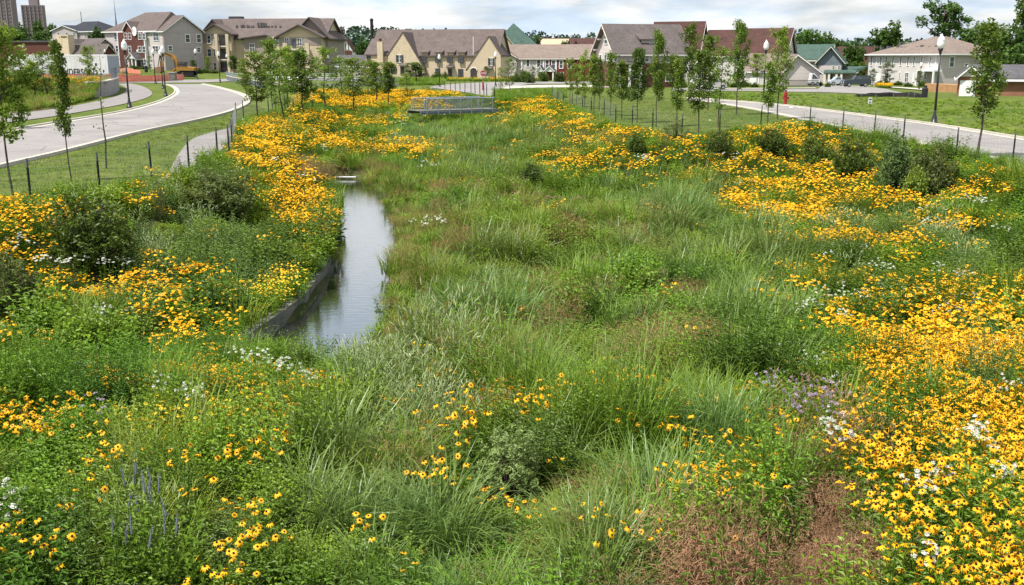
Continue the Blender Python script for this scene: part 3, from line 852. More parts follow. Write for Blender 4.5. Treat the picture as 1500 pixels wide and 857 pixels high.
for r in [(108, 290, 147, 348, 2), (452, 292, 493, 355, 2), (122, 400, 160, 455, 2), (445, 405, 490, 455, 2), (130, 515, 162, 570, 2), (80, 400, 97, 455, 1)]:
    a_, b_ = z2(r[0], r[1]), z2(r[2], r[3])
    h.winpx('y', -0.06 if r[0] > 400 else 0.0, -1, a_[0], a_[1], b_[0], b_[1], bars=r[4])
for u in (205, 242, 330, 367):
    for v0_, v1_ in ((292, 345), (408, 460)):
        if v0_ > 400 and u == 205: continue
        a_, b_ = z2(u - 9, v0_), z2(u + 9, v1_); h.winpx('y', -0.7, -1, a_[0], a_[1], b_[0], b_[1])
a_, b_ = z2(345, 520), z2(383, 572); h.winpx('y', -0.7, -1, a_[0], a_[1], b_[0], b_[1], bars=2)
a_, b_ = z2(205, 515), z2(222, 560); h.winpx('y', -0.7, -1, a_[0], a_[1], b_[0], b_[1])
for r in [(732, 305, 762, 370), (830, 305, 860, 370), (580, 405, 608, 445), (832, 418, 858, 455)]:
    a_, b_ = z2(r[0], r[1]), z2(r[2], r[3]); h.winpx('x', Wd, 1, a_[0], a_[1], b_[0], b_[1], fw=0.16)
p0, p1 = h.x(190, -2), h.x(201.5, -2)
w_, r_ = h.gable(p0, p1, -2.6, -0.72, h.z(195, 85.5), h.z(195, 86), h.z(193, 78), 'y', 'white', 'roof_grey', over=0.2, name='porch')
for x_ in (p0 + 0.15, (p0 + p1) / 2, p1 - 0.15): MB().box(x_ - 0.13, x_ + 0.13, -2.5, -2.24, zb, h.z(195, 85.4)).build('porch_post', M['white'], h.root)
h.boxpx('door', 'doordark', -0.78, -0.6, 193.5, 87.5, 198, 98)
for u, v in ((198, 30), (216, 30.5), (237, 34.8)):
    q = h.hit(u, v, 'y', 4.0); MB().box(q.x - 0.4, q.x + 0.4, 3.6, 4.4, q.z - 1.0, q.z + 0.45).build('roof_vent', M['roof_grey'], h.root)

# --- three-storey tan apartments with two gabled wings
h = House('apartment_block', 'tan and taupe apartment block with balconies and two wide gabled wings', 'apartment block', 299, 240, 478, 236, 106.5)
zb = -0.5; z3 = pz(3); Wd = h.W
ze = h.z(330, 52); zrm = h.z(380, 28.5, 8)
h.gable(0.5, Wd - 1.0, 2.0, 16, zb, ze - 0.5, zrm, 'x', 'tansiding', 'roof_brown', trim='darktrim', over=0.7)
xl1 = h.x(340.5)
h.gable(0, xl1, 0, 8.5, zb, h.z(320, 49), h.z(321, 36.5), 'y', 'tansiding', 'roof_brown', trim='darktrim', over=0.9)
h.wall(0.2, xl1 - 0.2, -0.06, 0.0, h.z(300, 63), h.z(300, 49.5), 'taupesiding', 'upper_cladding')
# far gable behind the first one
h.gable(-1.4, h.x(326), 3.2, 12, zb, h.z(300, 49), h.z(320.5, 28.5), 'y', 'taupesiding', 'roof_brown', trim='darktrim', over=0.6)
xr0, xr1 = h.x(412), h.x(474)
h.gable(xr0, xr1, -0.8, 9, zb, h.z(440, 53.5), h.z(438.5, 37.5), 'y', 'tansiding', 'roof_brown', trim='darktrim', over=1.0)
h.wall(xr0 + 0.1, xr1 - 0.1, -0.87, -0.801, h.z(440, 66), h.z(440, 55), 'taupesiding', 'upper_cladding')
h.gable(h.x(428), h.x(479), 1.5, 14, zb, h.z(470, 53), h.z(452, 26), 'y', 'taupesiding', 'roof_brown', trim='darktrim', over=0.9)
xm0, xm1 = h.x(357), h.x(400)
h.gable(xm0, xm1, 0.7, 8, zb, h.z(380, 56.5), h.z(391, 52), 'y', 'taupesiding', 'roof_brown', trim='darktrim', over=0.8, peak=0.8)
h.wall(h.x(357), h.x(392), 0.62, 0.699, zb, h.z(370, 78), 'tansiding', 'lower_cladding')
h.wall(h.x(392.5), xr0 - 0.05, 0.2, 1.9, zb, h.z(400, 54), 'tansiding', 'stair_bay')
# balconies in the first wing
bx0, bx1 = h.x(323), h.x(334.5)
for v0_, v1_ in ((52, 67), (71.5, 86.5), (91, 106)):
    z0_, z1_ = h.z(330, v1_, -0.1), h.z(330, v0_, -0.1)
    o = MB().box(bx0, bx1, -0.10, 0.0 - 0.002, z0_, z1_).build('balcony_shade_panel', M['doordark'], h.root)  # dark panel on the wall face, recess shade put into its colour
    r = MB()
    for k in range(11):
        xx = bx0 + (bx1 - bx0) * k / 10; r.box(xx - 0.03, xx + 0.03, -0.9, -0.84, z0_, z0_ + 1.0)
    r.box(bx0, bx1, -0.92, -0.82, z0_ + 1.0, z0_ + 1.08)
    r.build('balcony_railing', M['darktrim'], h.root)
    MB().box(bx0 - 0.2, bx1 + 0.2, -0.95, -0.101, z0_ - 0.3, z0_ - 0.02).build('balcony_floor', M['trim'], h.root)
for u in (322.2, 338): MB().box(h.x(u) - 0.35, h.x(u) + 0.35, -1.5, -0.96, zb, h.z(u, 50)).build('column', M['tansiding'], h.root)
for r in [(27, 310, 50, 380), (80, 318, 102, 380), (28, 432, 55, 492), (82, 432, 102, 495), (82, 552, 102, 615)]:
    a_, b_ = z3(r[0], r[1]), z3(r[2], r[3]); h.winpx('y', -0.06, -1, a_[0], a_[1], b_[0], b_[1])
for r in [(398, 385, 435, 452, 2)]:
    a_, b_ = z3(r[0], r[1]), z3(r[2], r[3]); h.winpx('y', 0.62, -1, a_[0], a_[1], b_[0], b_[1], bars=2, frame='trim')
for r in [(600, 335, 645, 392), (597, 450, 643, 515), (597, 560, 640, 620)]:
    a_, b_ = z3(r[0], r[1]), z3(r[2], r[3]); h.winpx('y', 0.2, -1, a_[0], a_[1], b_[0], b_[1], bars=2)
for r in [(705, 335, 735, 385), (815, 340, 850, 400), (992, 350, 1020, 408), (1028, 350, 1052, 408), (990, 460, 1050, 520), (700, 560, 760, 620)]:
    a_, b_ = z3(r[0], r[1]), z3(r[2], r[3]); h.winpx('y', -0.87 if r[0] < 900 else 1.5, -1, a_[0], a_[1], b_[0], b_[1], bars=2)
a_, b_ = z3(765, 340), z3(795, 420); h.boxpx('balcony_door', 'glass', -0.95, -0.871, *a_, *b_)
for a0, a1 in ((675, 915),):
    for v_ in (430, 545):
        q0, q1 = h.x(300 + a0 / 5.992, -2), h.x(300 + a1 / 5.992, -2)
        z_ = h.z(430, v_ / 5.992, -2)
        MB().box(q0, q1, -2.2, -0.88, z_ - 0.25, z_).build('balcony_floor', M['trim'], h.root)
        r = MB()
        for k in range(16):
            xx = q0 + (q1 - q0) * k / 15; r.box(xx - 0.03, xx + 0.03, -2.18, -2.12, z_, z_ + 1.0)
        r.box(q0, q1, -2.2, -2.1, z_ + 1.0, z_ + 1.08); r.build('balcony_railing', M['darktrim'], h.root)
for u in (419.5, 451.5): MB().box(h.x(u, -2.4) - 0.5, h.x(u, -2.4) + 0.5, -3.0, -2.21, zb, h.z(u, 63, -2.4)).build('column', M['tansiding'], h.root)
for r in [(280, 232), (323, 235), (340, 230), (375, 232), (385, 238), (412, 240), (425, 240), (470, 212), (495, 212), (515, 212), (535, 215), (560, 240), (590, 240), (620, 238), (663, 240)]:
    q = h.hit(300 + r[0] / 5.992, r[1] / 5.992, 'y', 5.5); MB().box(q.x - 0.18, q.x + 0.18, 5.3, 5.7, q.z - 1.4, q.z + 0.35).build('roof_vent', M['roof_grey'], h.root)
h.boxpx('roof_plant', 'darktrim', 9.0, 11, 335, 24, 353, 29)

# --- pieces between the apartments and the stucco house
h = House('red_roof_house', 'tan house with steep dark red roof beside the big gabled wing', 'house', 470, 262, 497, 262, 106)
h.gable(-2, h.W, 0, 10, -1, h.z(480, 60), h.z(480, 41.5, 5), 'x', 'tansiding', 'roof_red', trim=None, over=0.3)
h.gable(h.x(478), h.x(490), -0.9, 3, -1, h.z(480, 64), h.z(481, 57), 'y', 'tansiding', 'roof_red', trim=None, over=0.15)
h.winpx('y', -0.9, -1, 478.5, 66.5, 483, 74.5, frame='darktrim', bars=2)
h = House('half_timbered_house', 'small white gabled house with dark half timbering in the trees', 'house', 497, 330, 517, 330, 90)
h.gable(0, h.W, 0, 8, -1, h.z(507, 73.5), h.z(508.5, 56.5), 'y', 'white', 'roof_red', trim=None, over=0.5)
t_ = MB(); zq = h.z(507, 73)
for k in (0.3, 0.5, 0.7): t_.box(h.W * k - 0.12, h.W * k + 0.12, -0.08, -0.002, zq, zq + 2.2)
t_.box(h.W * 0.15, h.W * 0.85, -0.1, -0.081, zq - 0.2, zq); t_.build('timbering', M['darktrim'], h.root)
h.wall(0.2, h.W - 0.2, -0.2, -0.1, -1, zq - 0.3, 'brick', 'brick_base')
h = House('garage_block', 'low garage with slate grey roof between tan houses', 'garage', 494, 215, 537, 215, 110)
h.gable(0, h.W, 0, 8, -1, h.z(515, 97), h.z(515, 82, 4), 'x', 'palesiding', 'roof_grey', trim='white', over=0.3)
h.boxpx('door', 'white', -0.08, 0.05, 500, 100, 512, 110)

# --- long stucco house with two tall gables
h = House('stucco_house', 'long tan stucco house with tall sharp gables and four small dormers', 'house', 535, 210, 732, 204, 114.5)
z4 = pz(4); Wd = h.W; zb = -0.5
ze = h.z(640, 80.5); zr = h.z(640, 44.5, 6.5)
h.gable(h.x(541), Wd - 1.0, 1.2, 13, zb, ze, zr, 'x', 'stucco', 'roof_brown', trim=None, over=0.5)
g0, g1 = h.x(561), h.x(622)
def tallgable(uL, uR, uP, vP, vL, vR, y0):
    x0, x1 = h.x(uL, y0), h.x(uR, y0); xp = h.x(uP, y0)
    zp, zl, zr_ = h.z(uP, vP, y0), h.z(uL, vL, y0), h.z(uR, vR, y0)
    MB().prism([(x0, zb), (x1, zb), (x1, zr_), (xp, zp), (x0, zl)], 'y', y0, 7.0).build('gable_wall', M['stucco'], h.root)
    r = MB()
    r.prism([(x0 - 0.25, zl - 0.35), (xp, zp + 0.03), (xp, zp + 0.22), (x0 - 0.25, zl - 0.15)], 'y', y0 - 0.12, 6.9)
    r.prism([(xp, zp + 0.03), (x1 + 0.2, zr_ - 0.35), (x1 + 0.2, zr_ - 0.12), (xp, zp + 0.22)], 'y', y0 - 0.12, 6.9)
    r.build('gable_roof', M['roof_brown'], h.root)
tallgable(569, 620, 590.8, 48, 79.5, 99, -0.3)
tallgable(684, 733.5, 716, 54, 101, 80, -1.1)
xl = h.x(536)
h.gable(xl, h.x(570), 0.2, 10, zb, h.z(550, 80), h.z(550, 58, 5), 'x', 'stucco', 'roof_brown', trim=None, over=0.35)
h.boxpx('chimney', 'stucco', -0.6, 0.15, 553.5, 61, 560, 108)
q = h.hit(557, 61, 'y', -0.2); MB().lathe([(0.32, 0), (0.28, 0.5), (0.36, 0.52), (0.36, 0.6)], 8, c=(q.x, -0.2, q.z + 0.003)).build('chimney_pot', M['brick'], h.root)
for u in (620.7, 641.5, 659, 675):
    x0, x1 = h.x(u - 4), h.x(u + 4)
    h.wall(x0, x1, 0.9, 3.2, ze - 0.4, h.z(u, 77), 'stucco', 'dormer')
    zt_ = h.z(u, 77.2)
    MB().prism([(0.6, zt_ - 0.05), (4.6, zt_ + 1.0), (4.6, zt_ + 1.2), (0.6, zt_ + 0.15)], 'x', x0 - 0.3, x1 + 0.3).build('dormer_roof', M['roof_brown'], h.root)
    h.winpx('y', 0.9, -1, u - 3, 82, u + 3, 91.5, frame='darktrim', bars=2)
for r in [(480, 485, 540, 545, -0.3), (1288, 512, 1342, 572, -1.1)]:
    a_, b_ = z4(r[0] + 15, r[1]), z4(r[2] - 15, r[3])
    h.winpx('y', r[4], -1, a_[0], a_[1], b_[0], b_[1], frame='white', bars=2)
    for s_ in (0, 1):
        c_ = z4(r[0] if s_ == 0 else r[2] - 14, r[1] - 2); d_ = z4(r[0] + 14 if s_ == 0 else r[2], r[3] + 2)
        h.boxpx('shutter', 'darktrim', r[4] - 0.12, r[4] - 0.02, *c_, *d_)
for r in [(710, 600, 740, 655), (830, 605, 862, 660), (1030, 610, 1065, 670), (440, 590, 480, 640), (365, 590, 392, 650)]:
    a_, b_ = z4(r[0], r[1]), z4(r[2], r[3]); h.winpx('y', 1.2 if r[0] > 650 else (-0.3 if r[0] > 400 else 0.2), -1, a_[0], a_[1], b_[0], b_[1], frame='darktrim', bars=2)
a_, b_ = z4(228, 475), z4(252, 525); h.winpx('y', 0.2, -1, a_[0], a_[1], b_[0], b_[1], frame='darktrim')
a_, b_ = z4(935, 608), z4(968, 672); h.boxpx('door', 'doordark', 1.05, 1.19, *a_, *b_)
a_, b_ = z4(518, 588), z4(548, 655); h.boxpx('door', 'doordark', -0.42, -0.31, *a_, *b_)
for r, y_ in (((925, 570, 992, 590), 1.19), ((512, 556, 585, 575), -0.31), ((1265, 583, 1330, 600), -1.11)):
    a_, b_ = z4(r[0], r[1]), z4(r[2], r[3])
    p = h.hit(a_[0], b_[1], 'y', y_); q = h.hit(b_[0], a_[1], 'y', y_)
    MB().prism([(y_, q.z), (y_ - 0.9, p.z), (y_ - 0.9, p.z - 0.08), (y_, p.z - 0.08)], 'x', p.x, q.x).build('door_hood', M['roof_taupe'], h.root)
def arch(u0, u1, vt, vb, y_):
    x0, x1 = h.x(u0, y_), h.x(u1, y_); zt, zb_ = h.z(u0, vt, y_), h.z(u0, vb, y_)
    r = (x1 - x0) / 2; pts = [(x0, zb_), (x1, zb_)] + [((x0 + x1) / 2 + r * math.cos(w), zt - r * 0.8 + r * 0.8 * math.sin(w)) for w in np.linspace(0, math.pi, 9)]
    MB().prism(pts, 'y', y_ - 0.05, y_ + 0.1).build('arched_porch', M['doordark'], h.root)
    b = MB(); b.tube([((x0 + x1) / 2 + (r + 0.05) * math.cos(w), y_ - 0.03, zt - r * 0.8 + (r * 0.8 + 0.05) * math.sin(w)) for w in np.linspace(0, math.pi, 9)], 0.12, 5); b.build('arch_trim', M['trim'], h.root)
arch(689, 698.5, 99.5, 114, -1.1)
arch(612, 618, 97, 111, -0.3)
x_ = h.x(693.5, 1.0); MB().box(x_ - 0.07, x_ + 0.07, 0.95, 1.19, h.z(693, 83), h.z(693, 53) ).build('roof_pipe', M['trim'], h.root)

# --- green-roofed gable house behind
h = House('green_roof_house', 'pale gabled house under a big peaked green roof behind the row houses', 'house', 724, 262, 792, 262, 110)
h.gable(h.x(722), h.x(756), 0, 12, -1, h.z(740, 70), h.z(740.5, 49.5), 'y', 'tansiding', 'roof_green', trim='trim', over=0.4)
h.hip(h.x(722), h.x(789), 3, 15, -1, h.z(750, 69, 3), h.z(752, 34.5, 9), 'tansiding', 'roof_green', trim=None, insets=(h.x(752) - h.x(722) + 0.4, h.x(789) - h.x(752.6) + 0.4))
h.winpx('y', 0, -1, 739.3, 55.5, 742, 63.5, frame='trim')

# --- row house with grey and red siding
h = House('row_house', 'low row house with tan roof and grey then barn red siding', 'row house', 727, 232, 872, 226, 119)
z5 = pz(5); Wd = h.W; zb = -0.6; ze = h.z(800, 85)
h.gable(0, Wd, 0, 11, zb, ze, h.z(790, 66.5, 5.5), 'x', 'palesiding', 'roof_tan', trim='trim', over=0.5)
xr = h.x(797.5)
h.wall(xr, Wd - 0.1, -0.15, 0.0, zb, ze - 0.15, 'redsiding', 'red_cladding')
for u in (764.5, 796.6, 815): h.wall(h.x(u) - 0.15, h.x(u) + 0.15, -0.24, -0.151 if u > 797 else -0.002, zb, ze - 0.15, 'white', 'corner_board')
h.gable(h.x(727), h.x(757), -0.7, 4, zb, ze + 0.2, h.z(742, 75), 'y', 'palesiding', 'roof_tan', trim='trim', over=0.4)
for r in [(727, 525, 752, 585), (820, 528, 847, 590), (895, 530, 922, 597), (950, 532, 978, 597), (1018, 535, 1045, 597), (1090, 545, 1115, 600), (1030, 640, 1050, 690)]:
    a_, b_ = z5(r[0], r[1]), z5(r[2], r[3]); h.winpx('y', -0.15 if r[0] > 890 else 0.0, -1, a_[0], a_[1], b_[0], b_[1], fw=0.16)
for r in [(540, 555, 575, 595), (610, 550, 635, 580)]:
    a_, b_ = z5(r[0], r[1]), z5(r[2], r[3]); h.winpx('y', -0.7, -1, a_[0], a_[1], b_[0], b_[1], bars=2, frame='trim')
for a0, a1, dm in ((820, 872, 'white'), (890, 968, 'doorred')):
    u0, u1 = 650 + a0 / 5.992, 650 + a1 / 5.992
    x0, x1 = h.x(u0, -2), h.x(u1, -2); zt_ = h.z(u0, 105, -2)
    h.gable(x0, x1, -2.2, -0.26, zt_, zt_ + 0.25, zt_ + 1.2, 'y', 'white', 'roof_grey', trim='white', over=0.2, name='porch')
    for x_ in (x0 + 0.2, x1 - 0.2): MB().box(x_ - 0.14, x_ + 0.14, -2.1, -1.8, zb, zt_ - 0.003).build('porch_post', M['white'], h.root)
    MB().box((x0 + x1) / 2 - 0.5, (x0 + x1) / 2 + 0.5, -0.32, -0.2, zb, zb + 2.6).build('door', M[dm], h.root)
# --- flat pale roof and red roof far behind
h = House('flat_roof_building', 'pale tan flat roofed building far behind the row house', 'building', 792, 330, 840, 330, 90)
h.gable(0, h.W, 0, 20, -1, h.z(815, 67), h.z(815, 57.8, 12), 'x', 'tansiding', 'roof_gravel', trim=None, over=0.3, peak=0.6)
MB().box(-0.5, h.W + 0.5, 12.2, 12.6, h.z(815, 58.4, 12), h.z(815, 57.4, 12) + 0.4).build('parapet', M['brick'], h.root)
h = House('red_roof_house', 'house with low red brown roof next to the craftsman gable', 'house', 838, 270, 882, 270, 100)
h.gable(0, h.W, 0, 14, -1, h.z(860, 73), h.z(860, 57, 7), 'x', 'greysiding', 'roof_red', trim=None, over=0.5)
h.gable(h.x(836), h.x(848), -3, 3, -1, h.z(842, 72), h.z(841, 61), 'y', 'bluesiding', 'roof_red', trim=None, over=0.4)

# --- craftsman house with the red base
h = House('craftsman_house', 'craftsman house with broad taupe roof, pale upper walls and red brick base', 'house', 902, 152, 1004, 155, 126)
z6 = pz(6); Wd = h.W; zb = -0.6
ze = h.z(950, 75.5); dp = 9.0
yl = h.y(873, 0, 80)
dp = max(4.5, min(11, yl))
h.gable(0, Wd, 0, dp, zb, ze, h.hit(888.5, 37, 'x', 0.0).z, 'x', 'palesiding', 'roof_taupe', trim='trim', over=0.8)
h.wall(0.15, Wd - 0.4, -0.12, -0.002, zb, h.z(920, 93), 'brick', 'brick_base')
h.wall(-0.12, -0.002, 0.2, dp - 0.2, zb, h.z(900, 93), 'brick', 'brick_base')
MB().prism([(0.0, h.z(905, 90)), (-1.6, h.z(905, 93.5)), (-1.6, h.z(905, 95)), (0.0, h.z(905, 92))], 'x', -0.5, h.x(935)).build('porch_roof', M['roof_taupe'], h.root)
# shed dormer
x0, x1 = h.x(944), h.x(966)
zd = h.z(950, 59, 1.5); zt_ = h.z(950, 44, 4)
MB().prism([(1.2, ze), (5, ze), (5, zd + 1.2), (1.2, zd)], 'x', x0, x1).build('dormer', M['palesiding'], h.root)
MB().prism([(0.8, zd + 0.0), (4.6, zt_), (4.6, zt_ + 0.15), (0.8, zd + 0.18)], 'x', x0 - 0.5, x1 + 0.5).build('dormer_roof', M['roof_taupe'], h.root)
h.winpx('y', 1.2, -1, 952, 60.5, 958, 66, bars=2)
for k in range(5):
    t = (k + 0.5) / 5; xx = 0.0
    yb = dp * t; zk = ze + (h.hit(888.5, 37, 'x', 0.0).z - ze) * (1 - abs(2 * t - 1)) - 0.25
    MB().box(-0.75, -0.003, yb - 0.08, yb + 0.08, zk - 0.35, zk - 0.12).build('gable_bracket', M['trim'], h.root)
q = h.hit(893, 62, 'x', 0.0)
h.window('x', 0.0, -1, dp * 0.42, dp * 0.58, ze + 1.2, ze + 2.4, bars=1)
for t in (0.2, 0.45, 0.7): h.window('x', 0.0, -1, dp * t, dp * t + 0.9, ze - 2.0, ze - 0.5)
for r in [(297, 460, 320, 535), (760, 490, 780, 545), (915, 470, 940, 560), (750, 655, 800, 712), (460, 620, 500, 690), (570, 480, 600, 540)]:
    a_, b_ = z6(r[0], r[1]), z6(r[2], r[3]); h.winpx('y', -0.12 if r[1] > 600 else 0.0, -1, a_[0], a_[1], b_[0], b_[1])
for x_ in (0.1, h.x(918), h.x(934)): MB().box(x_ - 0.16, x_ + 0.16, -1.5, -1.2, zb, h.z(905, 94)).build('porch_post', M['white'], h.root)
for r in [(732, 350), (795, 345), (812, 340)]:
    q = h.hit(850 + r[0] / 5.992, r[1] / 5.992, 'y', 2.5); MB().box(q.x - 0.15, q.x + 0.15, 2.4, 2.7, q.z - 0.8, q.z + 0.3).build('roof_vent', M['roof_grey'], h.root)

# --- red-roofed houses behind
h = House('tall_red_roof_house', 'tall house with red brown roof and pale gable end behind the craftsman house', 'house', 950, 195.5, 1021, 192, 118)
dep = h.y(1036, h.W, 70)
h.gable(0, h.W, 0, max(8, dep), -1, h.z(1021, 78), h.hit(1024, 31.5, 'x', h.W).z, 'x', 'offwhite', 'roof_red', trim='trim', over=0.4)
for u in (1008, 1016): h.winpx('y', 0, -1, u - 2, 80, u + 2, 88)
h = House('long_red_roof_house', 'long house with broad red brown roof and pale gable end behind saplings', 'house', 1026, 190, 1146, 184, 120)
dep = max(9, h.y(1164, h.W, 75)); z7 = pz(7)
h.gable(0, h.W, 0, dep, -1, h.z(1090, 81.5), h.z(1090, 45, dep / 2), 'x', 'offwhite', 'roof_red', trim='trim', over=0.4)
h.gable(h.x(1083), h.W + 0.02, 0.1, dep + 0.5, -1, h.z(1120, 81), h.z(1120, 43, dep / 2), 'x', 'offwhite', 'roof_red', trim='trim', over=0.5)
for r in [(0, 495, 20, 540), (115, 500, 140, 545), (180, 500, 205, 545), (255, 560, 290, 610)]:
    a_, b_ = z7(r[0], r[1]), z7(r[2], r[3]); h.winpx('y', 0, -1, a_[0], a_[1], b_[0], b_[1])
for u in (1049, 1071, 1127):
    h.winpx('y', 0.0 if u < 1083 else 0.1, -1, u - 2.2, 83.5, u + 2.2, 90.5)
h.boxpx('porch', 'white', -1.6, -0.003, 1096, 116, 1112, 124)
q = h.hit(1107, 71.5, 'y', 2.5); MB().box(q.x - 0.4, q.x + 0.4, 2.3, 3.0, q.z - 1, q.z + 0.5).build('roof_vent', M['roof_grey'], h.root)
# --- lower wing with white barge boards
h = House('side_gable_wing', 'low grey wing with tan roof and white barge board facing the street', 'house', 1150, 169, 1200, 168.4, 126)
h.gable(-0.5, h.W, 0, 12, -0.8, h.z(1195, 106), h.z(1168.5, 81), 'y', 'palesiding', 'roof_tan', trim='white', over=0.5, peak=0.36)
h = House('low_garage', 'long low pale garage under a tan roof behind the slim sapling row', 'garage', 1092, 178, 1152, 176, 124)
h.gable(0, h.W - 0.2, 0, 8, -1, h.z(1120, 104), h.z(1120, 80, 5), 'x', 'offwhite', 'roof_tan', trim='white', over=0.4)
h.boxpx('door', 'white', -0.08, 0.05, 1098, 114, 1112, 124)

# --- green roof, blue gable
h = House('green_roof_house', 'house with pale green roof, slate blue gable and columned porch', 'house', 1158, 193.5, 1238, 190, 121)
z7 = pz(7); dep = 9; zb = -0.8
xg = h.x(1199)
h.gable(0, xg + 2, 0.5, 12, zb, h.z(1190, 88), h.z(1190, 66.5, 6), 'x', 'palesiding', 'roof_green', trim='trim', over=0.4)
h.gable(xg, h.x(1234), -0.6, 12, zb, h.z(1215, 88.5), h.z(1218.5, 69), 'y', 'bluesiding', 'roof_green', trim='trim', over=0.6)
h.wall(xg + 0.1, h.x(1234) - 0.1, -0.72, -0.602, zb, h.z(1215, 96), 'palesiding', 'lower_cladding')
MB().prism([(-0.73, h.z(1220, 102.2)), (-2.8, h.z(1220, 106)), (-2.8, h.z(1220, 107.3)), (-0.73, h.z(1220, 106))], 'x', h.x(1209), h.x(1256)).build('porch_roof', M['roof_green'], h.root)
for u in (1209.5, 1216, 1227, 1234): MB().box(h.x(u, -2.5) - 0.2, h.x(u, -2.5) + 0.2, -2.7, -2.3, zb, h.z(u, 107.2, -2.5)).build('porch_post', M['trim'], h.root)
for r in [(1015, 580, 1030, 610), (1065, 580, 1080, 612), (825, 530, 880, 570)]:
    a_, b_ = z7(r[0], r[1]), z7(r[2], r[3]); h.winpx('y', -0.72 if r[0] > 900 else 0.5, -1, a_[0], a_[1], b_[0], b_[1], bars=1 if r[0] > 900 else 3, frame='trim')
h.boxpx('door', 'doordark', -0.8, -0.73, 1213.5, 109, 1219, 121)
h.boxpx('door', 'white', -0.8, -0.73, 1219.3, 112, 1222, 121)
h.hip(h.x(1234) + 0.1, h.x(1254), 0, 9, zb, h.z(1240, 106), h.z(1240, 97, 4), 'palesiding', 'roof_green', trim='trim', over=0.4)
h = House('dark_roof_house', 'house with dark red brown roof half hidden by trees', 'house', 1254, 250, 1276, 250, 110)
h.gable(-3, h.W + 3, 0, 12, -1, h.z(1265, 96), h.z(1265, 69.5, 6), 'x', 'brick', 'roof_red', trim=None, over=0.3)

# --- white two-storey house
h = House('white_house', 'large white sided two storey house with tan hip roof and rows of windows', 'house', 1271, 192, 1373, 172, 124)
z8 = pz(8); Wd = h.W; zb = -0.7
dep = h.y(1466, Wd, 90)
ze = h.z(1373, 79)
h.hip(0, Wd, 0, dep, zb, ze, h.hit(1395, 53, 'y', dep / 2).z, 'offwhite', 'roof_tan', trim='white', over=0.7, insets=(dep * 0.9, dep * 0.62))
h.wall(Wd, Wd + 0.06, 0.02, dep - 0.02, zb, ze - 0.22, 'palesiding', 'shaded_side_siding')  # darker siding on the side turned from the sun, shade in the colour
for u in (1284.5, 1371.5): h.wall(h.x(u) - 0.12, h.x(u) + 0.12, -0.1, -0.002, zb, ze - 0.22, 'white', 'corner_board')
h.wall(-0.1, -0.002, -0.1, 0.2, zb, ze - 0.22, 'white', 'corner_board')
for u in (162, 242, 290, 350, 418, 482, 535, 603, 677):
    a_, b_ = z8(u - 9, 497), z8(u + 9, 572); h.winpx('y', 0, -1, a_[0], a_[1], b_[0], b_[1], fw=0.14)
for r in [(148, 635, 160, 670), (402, 638, 414, 683), (452, 640, 487, 718), (278, 650, 305, 705), (315, 655, 332, 710)]:
    a_, b_ = z8(r[0], r[1]), z8(r[2], r[3]); h.winpx('y', 0, -1, a_[0], a_[1], b_[0], b_[1], bars=2 if r[2] - r[0] > 25 else 1)
for r in [(843, 502, 885, 585), (978, 560, 1005, 580)]:
    a_, b_ = z8(r[0], r[1]), z8(r[2], r[3]); h.winpx('x', Wd + 0.06, 1, a_[0], a_[1], b_[0], b_[1], fw=0.16, bars=1)
a_, b_ = z8(568, 630), z8(712, 722)
h.boxpx('porch_shade_panel', 'greysiding', -0.05, -0.001, *a_, *b_)  # greyer panel on the front wall, porch shade put into its colour
a_, b_ = z8(625, 645), z8(643, 695); h.winpx('y', -0.05, -1, a_[0], a_[1], b_[0], b_[1])
MB().box(h.x(1344.5, -1.6), h.x(1369.5, -1.6), -1.7, -0.051, h.z(1355, 104.5, -1.6), h.z(1355, 104.5, -1.6) + 0.25).build('porch_roof', M['white'], h.root)
for u in (1345, 1369): MB().box(h.x(u, -1.6) - 0.13, h.x(u, -1.6) + 0.13, -1.7, -1.45, zb, h.z(1355, 104.6, -1.6)).build('porch_post', M['white'], h.root)
a_, b_ = z8(515, 640), z8(535, 720); h.boxpx('door', 'white', -0.12, -0.002, *a_, *b_)
a_, b_ = z8(185, 650), z8(240, 730); h.boxpx('door', 'white', -0.12, -0.002, *a_, *b_)
for u, v in [(248, 424), (306, 415), (340, 422), (392, 415), (428, 422), (460, 422), (563, 420), (602, 410), (668, 420), (733, 410), (414, 378), (543, 373), (655, 372)]:
    yy = 2.2 if v > 400 else 5.0
    q = h.hit(1250 + u / 5.992, v / 5.992, 'y', yy); MB().box(q.x - 0.28, q.x + 0.28, yy - 0.2, yy + 0.3, q.z - 0.9, q.z + 0.25).build('roof_vent', M['roof_grey'], h.root)
# --- brown garage on the edge of the picture
h = House('brown_garage', 'brown brick garage with grey roof and cream gable behind the slim tree', 'garage', 1402, 107, 1520, 104, 142)
zb = -0.7; 
h.gable(h.x(1428), h.W + 6, 1.2, 9, zb, h.z(1460, 116, 1.2), h.z(1470, 97.5, 5), 'x', 'tanbrick', 'roof_grey', trim='white', over=0.5)
h.gable(0, h.x(1441), -0.6, 6, zb, h.z(1415, 112), h.z(1415.5, 97.5), 'y', 'tanbrick', 'roof_grey', trim='white', over=0.4)
h.wall(0.15, h.x(1441) - 0.15, -0.72, -0.602, h.z(1420, 112), h.z(1420, 109.5), 'trim', 'gable_sill')
p0, p1 = h.x(1404), h.x(1430)
MB().prism([(0.0, h.z(1420, 112) + 0.003), (h.x(1441), h.z(1420, 112) + 0.003), (h.x(1441) / 2, h.z(1415.5, 97.5) - 0.1)], 'y', -0.67, -0.603).build('gable_panel', M['trim'], h.root)
h.boxpx('garage_door', 'white', -0.7, -0.601, 1404, 118, 1430, 143)
